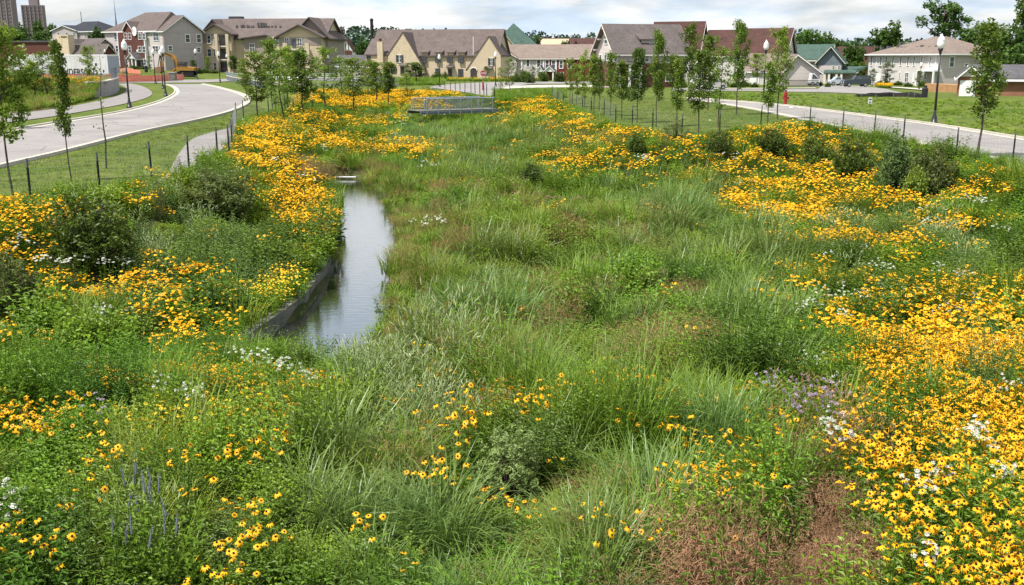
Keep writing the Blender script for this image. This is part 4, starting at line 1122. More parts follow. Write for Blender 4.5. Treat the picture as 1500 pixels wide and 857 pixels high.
# ------------------------------------------------------------------ street lamps
def lamp_meshes():
    b = MB().lathe([(0.24, 0), (0.24, 0.1), (0.17, 0.14), (0.15, 0.42), (0.10, 0.52), (0.085, 0.75), (0.07, 0.8)], 10)
    p = MB().lathe([(0.075, 0.8), (0.06, 2.4), (0.05, 4.05)], 10)
    c = MB().lathe([(0.06, 4.05), (0.10, 4.1), (0.075, 4.16), (0.14, 4.28), (0.15, 4.36)], 10)
    g = MB().lathe([(0.13, 4.36), (0.215, 4.5), (0.235, 4.66), (0.215, 4.8), (0.225, 4.82), (0.14, 4.98), (0.075, 5.06), (0.05, 5.1), (0.055, 5.14), (0.0, 5.2)], 12)
    return [(n, mb.mesh(n, M[m], True)) for n, mb, m in (('base', b, 'black'), ('pole', p, 'black'), ('collar', c, 'black'), ('globe', g, 'globe'))]
LAMP = lamp_meshes()
lamp0 = thing('street_lamp', '', 'street lamp')
for n_, me_ in LAMP: link(n_, me_, lamp0)
LAMPS = [
    (187, 57, 190, 158, 'tall black acorn street lamp on the grass strip between footpath and bend'),
    (202, 72, 204, 105, 'small street lamp in front of the red brick bay'),
    (227, 71, 228, 123, 'street lamp beside the digger bucket, slimmest of its trio'),
    (239, 72, 239, 130, 'street lamp half hidden behind the bigger one on the grass tip'),
    (242.5, 66, 243, 141, 'street lamp standing on the rounded tip of the grass strip'),
    (288.5, 71, 289, 117, 'street lamp before the plain grey gable wall by the cross street'),
    (322, 75, 322.5, 121, 'street lamp in front of the balconies at the road mouth'),
    (333.6, 79, 334, 114, 'shorter street lamp at the start of the bridge parapet'),
    (481.5, 80, 482, 116, 'street lamp rising behind saplings by the dark red roof'),
    (645, 79, 644, 128, 'street lamp at the yellow flower bed by the curving street'),
    (625, 85, 625, 115, 'small street lamp before the middle of the stucco house'),
    (727, 75, 726, 127.5, 'street lamp next to the stop sign'),
    (796, 80, 796, 116, 'street lamp in front of the grey row house porch'),
    (833.5, 86, 834, 118, 'street lamp by the red siding of the row house'),
    (910, 87, 910, 120, 'street lamp with globe against the craftsman house wall'),
    (963, 74, 963, 122, 'street lamp hidden among crowns before the shed dormer'),
    (1123, 58, 1118, 150, 'black street lamp by the hydrant against the red brown roof'),
    (1215.5, 94, 1215, 118, 'small street lamp before the columned porch with blue gable'),
    (1272.5, 95, 1273, 120, 'small street lamp at the corner of the white house'),
    (1349.5, 91, 1346, 132, 'street lamp before the white house porch by the timber stack'),
    (1380, 49, 1368, 182, 'tallest black street lamp with white acorn globe leaning slightly over the weedy lot'),
    (156, 72, 156, 103, 'small street lamp beyond the white trailer roof'),
    (37.5, 64, 37.5, 100, 'small street lamp in front of the red brick block'),
]
for i, (ut, vt, ub, vb, lab) in enumerate(LAMPS):
    o = lamp0 if i == 0 else copy_tree(lamp0)
    b = G(ub, vb); b.z = hz(b.x, b.y)
    top = at(ut, vt, b.y)
    s = (top.z - b.z) / 5.2
    o.location = b
    o.scale = (s, s, s)
    d = top - b
    o.rotation_euler = (0, math.atan2(d.x, d.z) if abs(ut - ub) > 4 else 0, 0)
    tag(o, lab, 'street lamp', 'acorn street lamps')

# ------------------------------------------------------------------ fences of steel posts and wire
def post_mesh(h):
    mb = MB()
    mb.box(-0.032, 0.032, -0.005, 0.005, -0.3, h * 0.8); mb.box(-0.006, 0.006, -0.04, -0.0051, -0.3, h * 0.8)
    for k in range(8): mb.box(-0.006, 0.006, 0.0042, 0.014, 0.2 + k * h * 0.07, 0.22 + k * h * 0.07)
    mb.box(-0.030, 0.030, -0.005, 0.005, h * 0.8, h, 1); mb.box(-0.006, 0.006, -0.038, -0.0051, h * 0.8, h, 1)
    return mb.mesh('post', [M['post_green'], M['greypost']])
POST = post_mesh(1.25)
def fence(label, pts, wire=True, hgt=1.25, net=0.15, post_scale=1.0):
    """pts: world xy of the posts"""
    x0, y0 = pts[0]
    t = thing('wire_fence', label, 'fence', (x0, y0, hz(x0, y0)))
    P3 = []
    for x, y in pts:
        z = hz(x, y)
        o = link('post', POST, t); o.location = (x - x0, y - y0, z - t.location.z)
        o.rotation_euler = (random.uniform(-0.02, 0.02), random.uniform(-0.02, 0.02), random.uniform(0, 0.4))
        o.scale = (post_scale, post_scale, hgt / 1.25)
        P3.append(Vector((x - x0, y - y0, z - t.location.z)))
    if wire:
        mb = MB()
        for a_, b_ in zip(P3[:-1], P3[1:]):
            for k in range(7):
                q = Vector((0, 0, 0.1 + (hgt - 0.22) * k / 6))
                mid = (a_ + b_) / 2 + q - Vector((0, 0, 0.02))
                mb.tube([a_ + q, mid, b_ + q], 0.0022, 3, cap=False)
            n = max(2, int((b_ - a_).length / net))
            for j in range(1, n):
                w = j / n; p = a_.lerp(b_, w)
                mb.tube([p + Vector((0, 0, 0.1)), p + Vector((0, 0, hgt - 0.12))], 0.0016, 3, cap=False)
        tag(mb.build('wire_net', M['wire'], t), kind='stuff')
    return t
fence('steel post and wire fence between the lawn and the flower bank beside the bending road',
      [(-13.9, 24.0)] + Gxy([(46, 300), (147, 287), (223, 264), (277, 250), (319, 233), (336, 227), (340, 217), (342, 206), (347, 181), (357, 176), (394, 170), (418, 164), (436, 158), (460, 152)]))
fence('steel post and wire fence along the straight road and around the sapling lawn',
      [(18.6, 30)] + Gxy([(1482, 243), (1400, 234), (1323, 206), (1280, 198), (1234, 191), (1186, 182), (1114, 187), (1054, 196), (998, 204), (956, 192), (926, 187), (902, 185), (885, 172), (866, 169), (853, 165), (838, 158), (825, 156), (817, 151), (809, 145)]))
fence('row of thin fence posts by the street beyond the footbridge', Gxy([(652, 134), (660, 134.5), (667, 135), (674, 135.5), (681, 136), (690, 137), (696, 138), (703, 139.5), (709, 141), (713, 143), (724, 149)]), wire=False, hgt=1.4, post_scale=1.3)
fence('few short posts with wire on the tree bed behind the flower bank', Gxy([(404, 165), (430, 163), (458, 162), (498, 157), (520, 156), (560, 153), (590, 151)]), wire=False, hgt=0.9)

# ------------------------------------------------------------------ footbridge
def footbridge():
    A_ = at(622, 160, 81.0); A_.z = hz(A_.x, A_.y)
    e = Vector((0.85, 0.53, 0)).normalized(); nrm = Vector((-e.y, e.x, 0))
    Lb = 6.6; wd = 2.4
    zr = at(700, 143.6, 83.5).z          # top rail
    zd = at(690, 160.5, 83).z
    t = thing('footbridge', 'small steel footbridge with galvanised railings across the meadow creek', 'footbridge', (A_.x, A_.y, zd), math.atan2(e.y, e.x))
    H = zr - zd
    for k in range(14):
        MB().box(-0.4 + k * (Lb + 0.8) / 14 + 0.01, -0.4 + (k + 1) * (Lb + 0.8) / 14 - 0.01, 0.05, wd - 0.05, -0.05, 0.0).build('deck_plank', M['old_concrete'], t)
    for y in (0.0, wd):
        MB().box(-0.4, Lb + 0.4, y - 0.05, y + 0.05, -0.3, -0.13).build('girder', M['steelblue'], t)
        MB().box(-0.4, Lb + 0.4, y - 0.055, y + 0.055, -0.128, -0.06).build('kerb_beam', M['galv'], t)
    for k in range(7):
        for y in (0.0, wd):
            MB().box(0.2 + k * (Lb - 0.4) / 6 - 0.03, 0.2 + k * (Lb - 0.4) / 6 + 0.03, y - 0.1, y - 0.056, -0.36, H - 0.02).build('rail_post', M['galv'], t)
    for y in (0.0, wd):
        r = MB(); r.tube([(0.0, y, 0.02), (0.0, y, H - 0.25), (0.07, y, H - 0.08), (0.25, y, H), (Lb, y, H)], 0.045, 8)
        r.build('handrail', M['galv'], t)
        r = MB(); r.tube([(0.0, y, 0.12), (Lb, y, 0.12)], 0.025, 6); r.build('bottom_rail', M['galv'], t)
    bal = MB().box(-0.011, 0.011, -0.011, 0.011, 0.12, H - 0.04).mesh('baluster', M['galv'])
    for y in (0.0, wd):
        n = int(Lb / 0.115)
        for k in range(1, n):
            o = link('baluster', bal, t); o.location = (Lb * k / n, y, 0)
    return t
footbridge()

# ------------------------------------------------------------------ signs, hydrant
def stop_sign():
    b = G(707.5, 133); b.z = hz(b.x, b.y)
    c = at(709, 107.2, b.y)
    t = thing('stop_sign', 'red octagonal stop sign on a red banded post where the street curves', 'stop sign', b)
    hh = c.z - b.z; r = 0.40
    MB().box(-0.035, 0.035, 0.0, 0.05, 0.0, hh + 0.35).build('post', M['greypost'], t)
    MB().box(-0.11, 0.11, -0.035, 0.085, 0.0, 1.15).build('post_sleeve', M['signred'], t)
    oc = [(r / math.cos(math.pi / 8) * math.cos(math.pi / 8 + k * math.pi / 4), hh + r / math.cos(math.pi / 8) * math.sin(math.pi / 8 + k * math.pi / 4)) for k in range(8)]
    MB().prism([(x * 1.0, z) for x, z in oc], 'y', -0.02, -0.003).build('sign_border', M['signwhite'], t)
    MB().prism([(x * 0.93, hh + (z - hh) * 0.93) for x, z in oc], 'y', -0.028, -0.0205).build('sign_face', M['signred'], t)
    text('STOP', 0.27, M['signwhite'], t, (0, -0.032, hh - 0.10), 'lettering', sx=0.95)
    return t
def text(s, size, m, parent, loc, name='lettering', rz=0.0, sx=1.0, align='CENTER', ext=0.004):
    cu = bpy.data.curves.new(name, 'FONT'); cu.body = s; cu.size = size; cu.align_x = align; cu.extrude = ext; cu.offset = size * 0.02
    cu.materials.append(m)
    f = bpy.data.objects.new('lettering_source', cu)
    me_ = bpy.data.meshes.new_from_object(f)
    bpy.data.objects.remove(f)
    o = bpy.data.objects.new(name, me_); COL.objects.link(o); o.parent = parent
    o.location = loc; o.rotation_euler = (math.pi / 2, 0, rz); o.scale = (sx, 1, 1)
    return o
stop_sign()
def hydrant():
    b = G(1150, 155); b.z = hz(b.x, b.y)
    top = at(1150, 131.5, b.y).z - b.z
    s = top / 1.0
    t = thing('fire_hydrant', 'dark red fire hydrant on the verge of the straight road', 'fire hydrant', b)
    t.scale = (s, s, s)
    MB().lathe([(0.15, 0), (0.15, 0.05), (0.10, 0.06), (0.10, 0.62), (0.135, 0.63), (0.135, 0.68), (0.10, 0.69)], 12).build('barrel', M['hydrant'], t)
    MB().lathe([(0.12, 0.692), (0.115, 0.80), (0.075, 0.90), (0.03, 0.93), (0.03, 1.0), (0.0, 1.0)], 12).build('bonnet', M['hydrant'], t)
    for s_ in (-1, 1):
        MB().tube([(s_ * 0.09, 0, 0.5), (s_ * 0.17, 0, 0.5), (s_ * 0.171, 0, 0.5), (s_ * 0.2, 0, 0.5)], [0.05, 0.05, 0.065, 0.06], 8).build('hose_cap', M['hydrant'], t)
    MB().tube([(0, -0.09, 0.42), (0, -0.17, 0.42), (0, -0.171, 0.42), (0, -0.21, 0.42)], [0.07, 0.07, 0.085, 0.08], 8).build('pumper_cap', M['hydrant'], t)
hydrant()
def lot_sign(u, v0, v1, vb, label, txt):
    b = G(u, vb); b.z = hz(b.x, b.y)
    t = thing('lot_sign', label, 'sign', b)
    p = at(u, v0, b.y).z - b.z; q = at(u, v1, b.y).z - b.z
    w = (p - q) * 0.62
    MB().box(-0.02, 0.02, 0.0, 0.04, 0, p - 0.03).build('stake', M['greypost'], t)
    MB().box(-w / 2, w / 2, -0.02, -0.002, q, p).build('board', M['signwhite'], t)
    text(txt, (p - q) * 0.42, M['ink'], t, (0, -0.024, q + (p - q) * 0.1), 'lettering')
    MB().box(-w * 0.36, w * 0.36, -0.026, -0.021, q + (p - q) * 0.6, q + (p - q) * 0.82).build('printed_block', M['ink'], t)
lot_sign(1273.5, 143, 152, 161, 'small white lot sign on a stake in the middle of the weedy lot', '20')
lot_sign(1438.8, 154.5, 166, 176, 'small white lot sign close behind the slim tree at the weedy lot', '18')
lot_sign(1046.5, 129, 135.5, 141, 'small white lot sign standing before the silver car', '22')

# ------------------------------------------------------------------ trailer with lettering
def trailer():
    h = House('semi_trailer', 'long white box trailer with dark serif lettering behind the bed saplings', 'trailer', 14, 182, 159.5, 172, 113)
    zt = h.z(100, 81.5); W_ = h.W; dd = 2.6
    h.wall(0, W_, 0, dd, 0.75, zt, 'trailer', 'box')
    for k in range(24): MB().box(W_ * (k + 0.5) / 24 - 0.03, W_ * (k + 0.5) / 24 + 0.03, -0.02, -0.001, 0.8, zt - 0.3).build('side_rib', M['trailer'], h.root)
    MB().box(-0.02, W_ + 0.02, -0.04, dd + 0.04, zt + 0.001, zt + 0.16).build('roof_rail', M['white'], h.root)
    MB().box(0.1, W_ - 0.1, -0.03, 0.0 - 0.002, 0.6, 0.78).build('side_rail', M['galv'], h.root)
    for x in (W_ * 0.1, W_ * 0.17):
        for y in (0.15, dd - 0.15):
            MB().tube([(x, y - 0.14, 0.5), (x, y + 0.14, 0.5)], 0.5, 14).build('wheel', M['tyre'], h.root)
    for y in (0.5, dd - 0.5): MB().box(W_ * 0.82, W_ * 0.82 + 0.12, y - 0.06, y + 0.06, 0, 0.75).build('landing_leg', M['greypost'], h.root)
    a_ = h.hit(62, 110, 'y', -0.03); b_ = h.hit(139, 110, 'y', -0.03); c_ = h.hit(100, 100.5, 'y', -0.03)
    sz = (c_.z - a_.z) * 1.35
    tx = text('N SANDERSON', sz, M['ink'], h.root, (b_.x, -0.035, a_.z + 0.05), 'lettering', align='RIGHT')
    tx.scale.x = (b_.x - a_.x) / (sz * 8.0)
    q = h.hit(140.5, 94.5, 'y', -0.03); MB().box(q.x - 0.22, q.x + 0.22, -0.05, -0.021, q.z - 0.22, q.z + 0.22).build('vent_hatch', M['ink'], h.root)
    MB().box(W_ + 0.001, W_ + 0.05, 0.1, dd - 0.1, 0.85, zt - 0.1).build('rear_door', M['galv'], h.root)
trailer()

# ------------------------------------------------------------------ retaining wall with rail by the footpath
def retaining_wall():
    line = [P(130, 143), P(140, 142.6), P(150, 142), P(158, 140.8), P(166, 138), P(172, 135), P(175.2, 131.5)]
    o = thing('retaining_wall', 'grey block retaining wall curving round the raised bed with a pale cap', 'retaining wall', line[0])
    L2 = [Vector((p.x - line[0].x, p.y - line[0].y, 0)) for p in line]
    lw = resample(L2, 0.5)
    n = len(lw)
    zt = 1.44
    w = wall_along('block_wall', lw, -0.2, zt, 0.35, M['block'], '', '', side=1); w.parent = o
    # single blocks stand slightly proud in courses
    c = wall_along('cap', offset_line(lw, -0.06), zt + 0.002, zt + 0.14, 0.5, M['concrete'], '', '', side=1); c.parent = o
    # end return
    rr = thing('guard_rail', 'dark steel guard rail on top of the curving block wall', 'railing', (line[0].x, line[0].y, zt + 0.142))
    rl = offset_line(lw, 0.15)[int(n * 0.45):]
    for k in range(0, len(rl), 4):
        MB().box(rl[k, 0] - 0.04, rl[k, 0] + 0.04, rl[k, 1] - 0.04, rl[k, 1] + 0.04, 0, 1.25).build('rail_post', M['steelblue'], rr)
    for z_ in (0.15, 0.4, 0.65, 0.9, 1.2):
        MB().tube([(p[0], p[1], z_) for p in rl], 0.035 if z_ < 1.1 else 0.06, 5).build('rail', M['steelblue'], rr)
retaining_wall()
def parapet(label, pts, hgt, m, cap=True):
    """low bridge parapet: wall, cap, rail"""
    p0 = G(*pts[0]); p0.z = hz(p0.x, p0.y)
    t = thing('parapet', label, 'parapet', p0)
    w3 = [G(*p) for p in pts]
    lw = resample([Vector((p.x - p0.x, p.y - p0.y, 0)) for p in w3], 1.5)
    zs = height(lw[:, 0] + p0.x, lw[:, 1] + p0.y) - p0.z
    a_ = wall_along('parapet_wall', lw, list(zs - 0.2), list(zs + hgt), 0.3, M[m], '', '', side=1); a_.parent = t
    if cap:
        c = wall_along('cap', offset_line(lw, -0.05), list(zs + hgt + 0.002), list(zs + hgt + 0.12), 0.4, M['concrete'], '', '', side=1); c.parent = t
    for z_ in (0.3, 0.6):
        MB().tube([(p[0], p[1] + 0.1, zs[i] + hgt + 0.12 + z_) for i, p in enumerate(lw)], 0.05, 5).build('rail', M['galv'], t)
    for i in range(0, len(lw), 3):
        MB().box(lw[i, 0] - 0.05, lw[i, 0] + 0.05, lw[i, 1] + 0.05, lw[i, 1] + 0.15, zs[i] + hgt + 0.12, zs[i] + hgt + 0.75).build('rail_post', M['galv'], t)
parapet('grey bridge parapet with rail bending from the road mouth behind the saplings', [(332, 117.5), (342, 120.5), (352, 123), (372, 126.5), (385, 129)], 0.75, 'steelblue')
parapet('long grey parapet with rails behind the saplings before the apartments', [(378, 115.5), (430, 117), (480, 118.2), (540, 120), (572, 121.5)], 0.5, 'block')
parapet('second low parapet nearer the flower bed with pale cap behind saplings', [(398, 124), (440, 125), (490, 126.5), (545, 126.5), (585, 125.5)], 0.4, 'concrete', cap=False)

# ------------------------------------------------------------------ building site: nets, heaps, excavator
def net(label, pts, hgt):
    w3 = [G(*p) for p in pts]; p0 = w3[0].copy(); p0.z = hz(p0.x, p0.y)
    t = thing('safety_net', label, 'safety fence', p0)
    lw = resample([Vector((p.x - p0.x, p.y - p0.y, 0)) for p in w3], 0.8)
    zs = height(lw[:, 0] + p0.x, lw[:, 1] + p0.y) - p0.z
    rr = random.Random(len(label))
    top = [zs[i] + hgt * rr.uniform(0.82, 1.05) for i in range(len(lw))]
    a_ = wall_along('mesh_netting', lw, list(zs + 0.05), top, 0.03, M['orange_net'], '', '', side=1); a_.parent = t
    for i in range(0, len(lw), 4):
        MB().box(lw[i, 0] - 0.04, lw[i, 0] + 0.04, lw[i, 1] + 0.05, lw[i, 1] + 0.12, zs[i] - 0.1, zs[i] + hgt * 1.15).build('stake', M['greypost'], t)
net('orange safety netting along the site edge between lamp and footpath', [(150, 121.2), (190, 120.6), (230, 120), (268, 118)], 1.25)
net('orange safety netting running behind the raised bed and under the trailer', [(60, 118.2), (100, 117.5), (150, 117)], 1.1)
net('orange netting sagging at the far side of the site before the brick house', [(163, 106.2), (182, 107.2), (206, 108.6)], 1.0)
net('last stretch of orange netting beside the concrete box under the digger', [(247, 117.5), (258, 116.6), (270, 116)], 0.9)
def heap(name, label, u, v, w, hgt, m, seed, cat='heap', dep=None):
    b = G(u, v); b.z = hz(b.x, b.y)
    W_ = w / FPX * b.y; H_ = hgt / FPX * b.y; D_ = dep or W_ * 0.7
    mb = MB(); n = 16; K = 6; vs = []; fs = []
    for k in range(K + 1):
        r = math.cos(k / K * math.pi / 2) ; z = math.sin(k / K * math.pi / 2) 
        for j in range(n):
            w_ = 2 * math.pi * j / n
            q = 0.75 + 0.5 * float(vnoise(np.array([j * 0.9 + seed]), np.array([k * 0.8]), 1.0, seed)[0])
            vs.append((W_ / 2 * r * math.cos(w_) * q, D_ / 2 * r * math.sin(w_) * q, H_ * z * (0.6 + 0.5 * q) - 0.05))
    for k in range(K):
        for j in range(n):
            fs.append((k * n + j, k * n + (j + 1) % n, (k + 1) * n + (j + 1) % n, (k + 1) * n + j))
    mb.add(vs, fs)
    o = mb.build(name, M[m], smooth=True); o.location = b
    return tag(o, label, cat)
heap('dirt_heap', 'low heap of tan dirt behind the orange netting before the brick house', 187, 107, 22, 7, 'dirt', 3)
heap('dirt_heap', 'dark low spoil heap under the digger tracks', 272, 113, 28, 4, 'soil', 5)
def concrete_box():
    h = House('concrete_box', 'small pale concrete utility box in the orange netting', 'box', 247.5, 162, 256.5, 162, 118)
    MB().box(0, h.W, 0, h.W, 0, h.z(250, 106.5)).build('box', M['old_concrete'], h.root)
    MB().box(-0.04, h.W + 0.04, -0.04, h.W + 0.04, h.z(250, 106.5) + 0.001, h.z(250, 106.5) + 0.1).build('lid', M['concrete'], h.root)
concrete_box()
def excavator():
    h = House('excavator', 'worn yellow excavator with raised boom parked on the building site', 'excavator', 252, 186, 283, 186, 111.5)
    q = lambda u, v: h.hit(u, v, 'y', 0.0)
    r = h.root
    x0, x1 = h.x(255), h.x(281)
    for y in (0.1, 2.3):
        tr = MB(); zt = 0.85
        n = 16; pts = []
        for k in range(n):
            w = 2 * math.pi * k / n
            pts.append(((x0 + x1) / 2 + (x1 - x0 - zt) / 2 * (1 if math.cos(w) > 0 else -1) + zt / 2 * math.cos(w), zt / 2 + zt / 2 * math.sin(w)))
        tr.prism(pts, 'y', y, y + 0.6).build('track', M['tyre'], r)
    MB().box(x0 + 0.6, x1 - 0.6, 0.7, 2.3, 0.4, 0.95).build('undercarriage', M['black'], r)
    a_, b_ = q(256, 106), q(283.5, 98.5)
    MB().prism([(h.x(257), 1.0), (h.x(282.5), 1.0), (h.x(283.5), 1.5), (h.x(283), h.z(280, 99)), (h.x(271), h.z(280, 98)), (h.x(270), 1.7), (h.x(257), 1.7)], 'y', 0.0, 2.9).build('body', M['digger'], r)
    MB().prism([(h.x(258.5), 1.702), (h.x(270), 1.702), (h.x(271.5), h.z(265, 90.8)), (h.x(259.5), h.z(265, 90.8))], 'y', 0.02, 1.2).build('cab', M['darktrim'], r)
    MB().box(h.x(261), h.x(266), -0.03, 0.015, 2.2, h.z(265, 92)).build('cab_window', M['glass'], r)
    MB().box(h.x(266.5), h.x(270), -0.03, 0.015, 2.2, h.z(265, 92)).build('cab_window', M['glass'], r)
    b = MB()
    pts = [(258, 103), (257.5, 93), (254, 84.5), (248, 79), (235, 76), (233, 79), (246, 83.5), (250, 88), (252.5, 95), (253.5, 103)]
    b.prism([(q(u, v).x, q(u, v).z) for u, v in pts], 'y', 1.4, 1.9).build('boom', M['digger'], r)
    s = MB(); pts = [(229, 69), (231, 68.5), (236.5, 78), (233.8, 98), (230.5, 98), (229.5, 82)]
    s.prism([(q(u, v).x, q(u, v).z) for u, v in pts], 'y', 1.45, 1.85).build('stick', M['digger'], r)
    k = MB(); pts = [(229, 97.5), (234.5, 98.5), (234, 104), (231, 107.5), (225, 107), (221.5, 102), (224, 99)]
    k.prism([(q(u, v).x, q(u, v).z) for u, v in pts], 'y', 0.9, 2.4).build('bucket', M['dirt'], r)
    for p_, e_ in (((252, 100), (250.5, 86)), ((246, 80), (231, 72)), ((230.3, 80), (228, 97))):
        c = MB(); a_, b_ = q(*p_), q(*e_); c.tube([(a_.x, 1.3, a_.z), (b_.x, 1.3, b_.z)], 0.09, 6); c.build('hydraulic_ram', M['greypost'], r)
    c = MB(); a_, b_ = q(246, 108), q(254, 101)
    c.prism([(q(239, 109.5).x, 0.2), (q(247, 109.5).x, 0.2), (q(255, 100).x, q(255, 100).z), (q(252, 100).x, q(252, 100).z)], 'y', 1.2, 2.0).build('dozer_arm', M['digger'], r)
excavator()
# bin on the verge of the site
def bin_():
    h = House('rubbish_bin', 'dark cylindrical rubbish bin on the grass before the brick apartments', 'bin', 211, 200, 216, 200, 106)
    w = h.W; z_ = h.z(213, 96)
    MB().lathe([(w * 0.46, 0), (w * 0.5, 0.2), (w * 0.5, z_ - 0.2), (w * 0.44, z_ - 0.1)], 12, c=(w / 2, w / 2, 0)).build('body', M['black'], h.root)
    MB().lathe([(w * 0.48, z_ - 0.098), (w * 0.3, z_)], 12, c=(w / 2, w / 2, 0)).build('lid', M['darktrim'], h.root)
bin_()
# silt cloth, timber, on the right-hand lots
def silt_fence():
    w3 = [G(*p) for p in [(1262, 142.5), (1285, 142), (1310, 141.8), (1328, 141.8), (1339, 143)]]
    p0 = w3[0].copy(); p0.z = hz(p0.x, p0.y)
    t = thing('silt_fence', 'sagging black silt cloth at the edge of the weedy lot before the white house', 'silt fence', p0)
    lw = resample([Vector((p.x - p0.x, p.y - p0.y, 0)) for p in w3], 0.5)
    zs = height(lw[:, 0] + p0.x, lw[:, 1] + p0.y) - p0.z
    hs = 0.05 + 0.22 * sstep(0, 3, lw[:, 0]) * (1 - 0.5 * sstep(6.5, 8.5, lw[:, 0])) + 0.25 * vnoise(lw[:, 0], lw[:, 1], 0.9, 4)
    for k in range(2):
        lo = offset_line(lw, 0.5 * k) + np.stack([0 * lw[:, 0], 0.15 * np.sin(lw[:, 0] * 2.1 + k)], 1)
        a_ = wall_along('cloth', lo, list(zs - 0.1), list(zs + hs * (0.9 + 0.2 * k)), 0.25, M['silt'], '', '', side=1); a_.parent = t
    for i in range(0, len(lw), 4):
        MB().box(lw[i, 0] - 0.03, lw[i, 0] + 0.03, lw[i, 1] - 0.1, lw[i, 1] - 0.04, zs[i], zs[i] + hs[i] * 1.2).build('stake', M['greypost'], t)
silt_fence()
def timber():
    h = House('timber_stack', 'stack of raw brown timber boards lying before the white house', 'timber stack', 1350, 134, 1402, 126, 136.5)
    zt = h.z(1375, 123)
    n = 6
    for k in range(n):
        z0 = zt * k / n; z1 = zt * (k + 1) / n - 0.015
        for j in range(3):
            o = MB().box(0.15 * (k % 2) + (0.5 if k > n - 3 else 0), h.W - 0.1 * ((k + j) % 3), j * 0.55, j * 0.55 + 0.53, z0, z1).build('plank', M['plank'], h.root)
    h.root.rotation_euler.z += 0.02
timber()
t_ = G(1354, 143); 
mb = MB().lathe([(0.3, 0), (0.3, 0.9), (0.18, 1.0), (0.18, 1.2)], 10)
o = mb.build('bollard', M['black']); o.location = (t_.x, t_.y, hz(t_.x, t_.y)); tag(o, 'short black bollard on the gravel before the timber stack', 'bollard')
def low_rail(u0, u1, v, label):
    a_ = G(u0, v); b_ = G(u1, v)
    t = thing('low_rail', label, 'railing', (a_.x, a_.y, hz(a_.x, a_.y)))
    w = b_.x - a_.x
    for k in range(3): MB().box(w * k / 2 - 0.06, w * k / 2 + 0.06, -0.06, 0.06, 0, 0.75).build('post', M['trim'], t)
    for z_ in (0.35, 0.7): MB().box(-0.1, w + 0.1, -0.03 - 0.07, -0.065, z_, z_ + 0.1).build('rail', M['trim'], t)
low_rail(1268, 1280, 126.5, 'low pale timber rail beside the parked dark truck')
# dark picket rail in front of the grey wing
def picket():
    pts = Gxy([(1150, 127.3), (1198, 127.6)])
    a_, b_ = Vector((*pts[0], 0)), Vector((*pts[1], 0)); z = hz(a_.x, a_.y)
    t = thing('picket_rail', 'dark iron picket railing before the grey wing', 'railing', (a_.x, a_.y, z), math.atan2(b_.y - a_.y, b_.x - a_.x))
    w = (b_ - a_).length; n = 34
    for z_ in (0.15, 0.95): MB().box(0, w, -0.025, 0.025, z_, z_ + 0.06).build('rail', M['darktrim'], t)
    pm = MB().box(-0.02, 0.02, -0.02, 0.02, 0.0, 1.1).mesh('picket', M['darktrim'])
    for k in range(n + 1):
        o = link('picket', pm, t); o.location = (w * k / n, -0.05, 0)
picket()
# pale stone lumps in the grass
for u, v, s_, lab in [(1159, 158, 0.3, 'pale stone lump on the verge beside the red hydrant'), (357, 176.5, 0.45, 'flat white stone by the fence corner'), (1040, 176, 0.2, 'little pale stone in the lawn')]:
    o = heap('stone', lab, u, v, s_ * 22, s_ * 8, 'signwhite', int(u), 'stone')

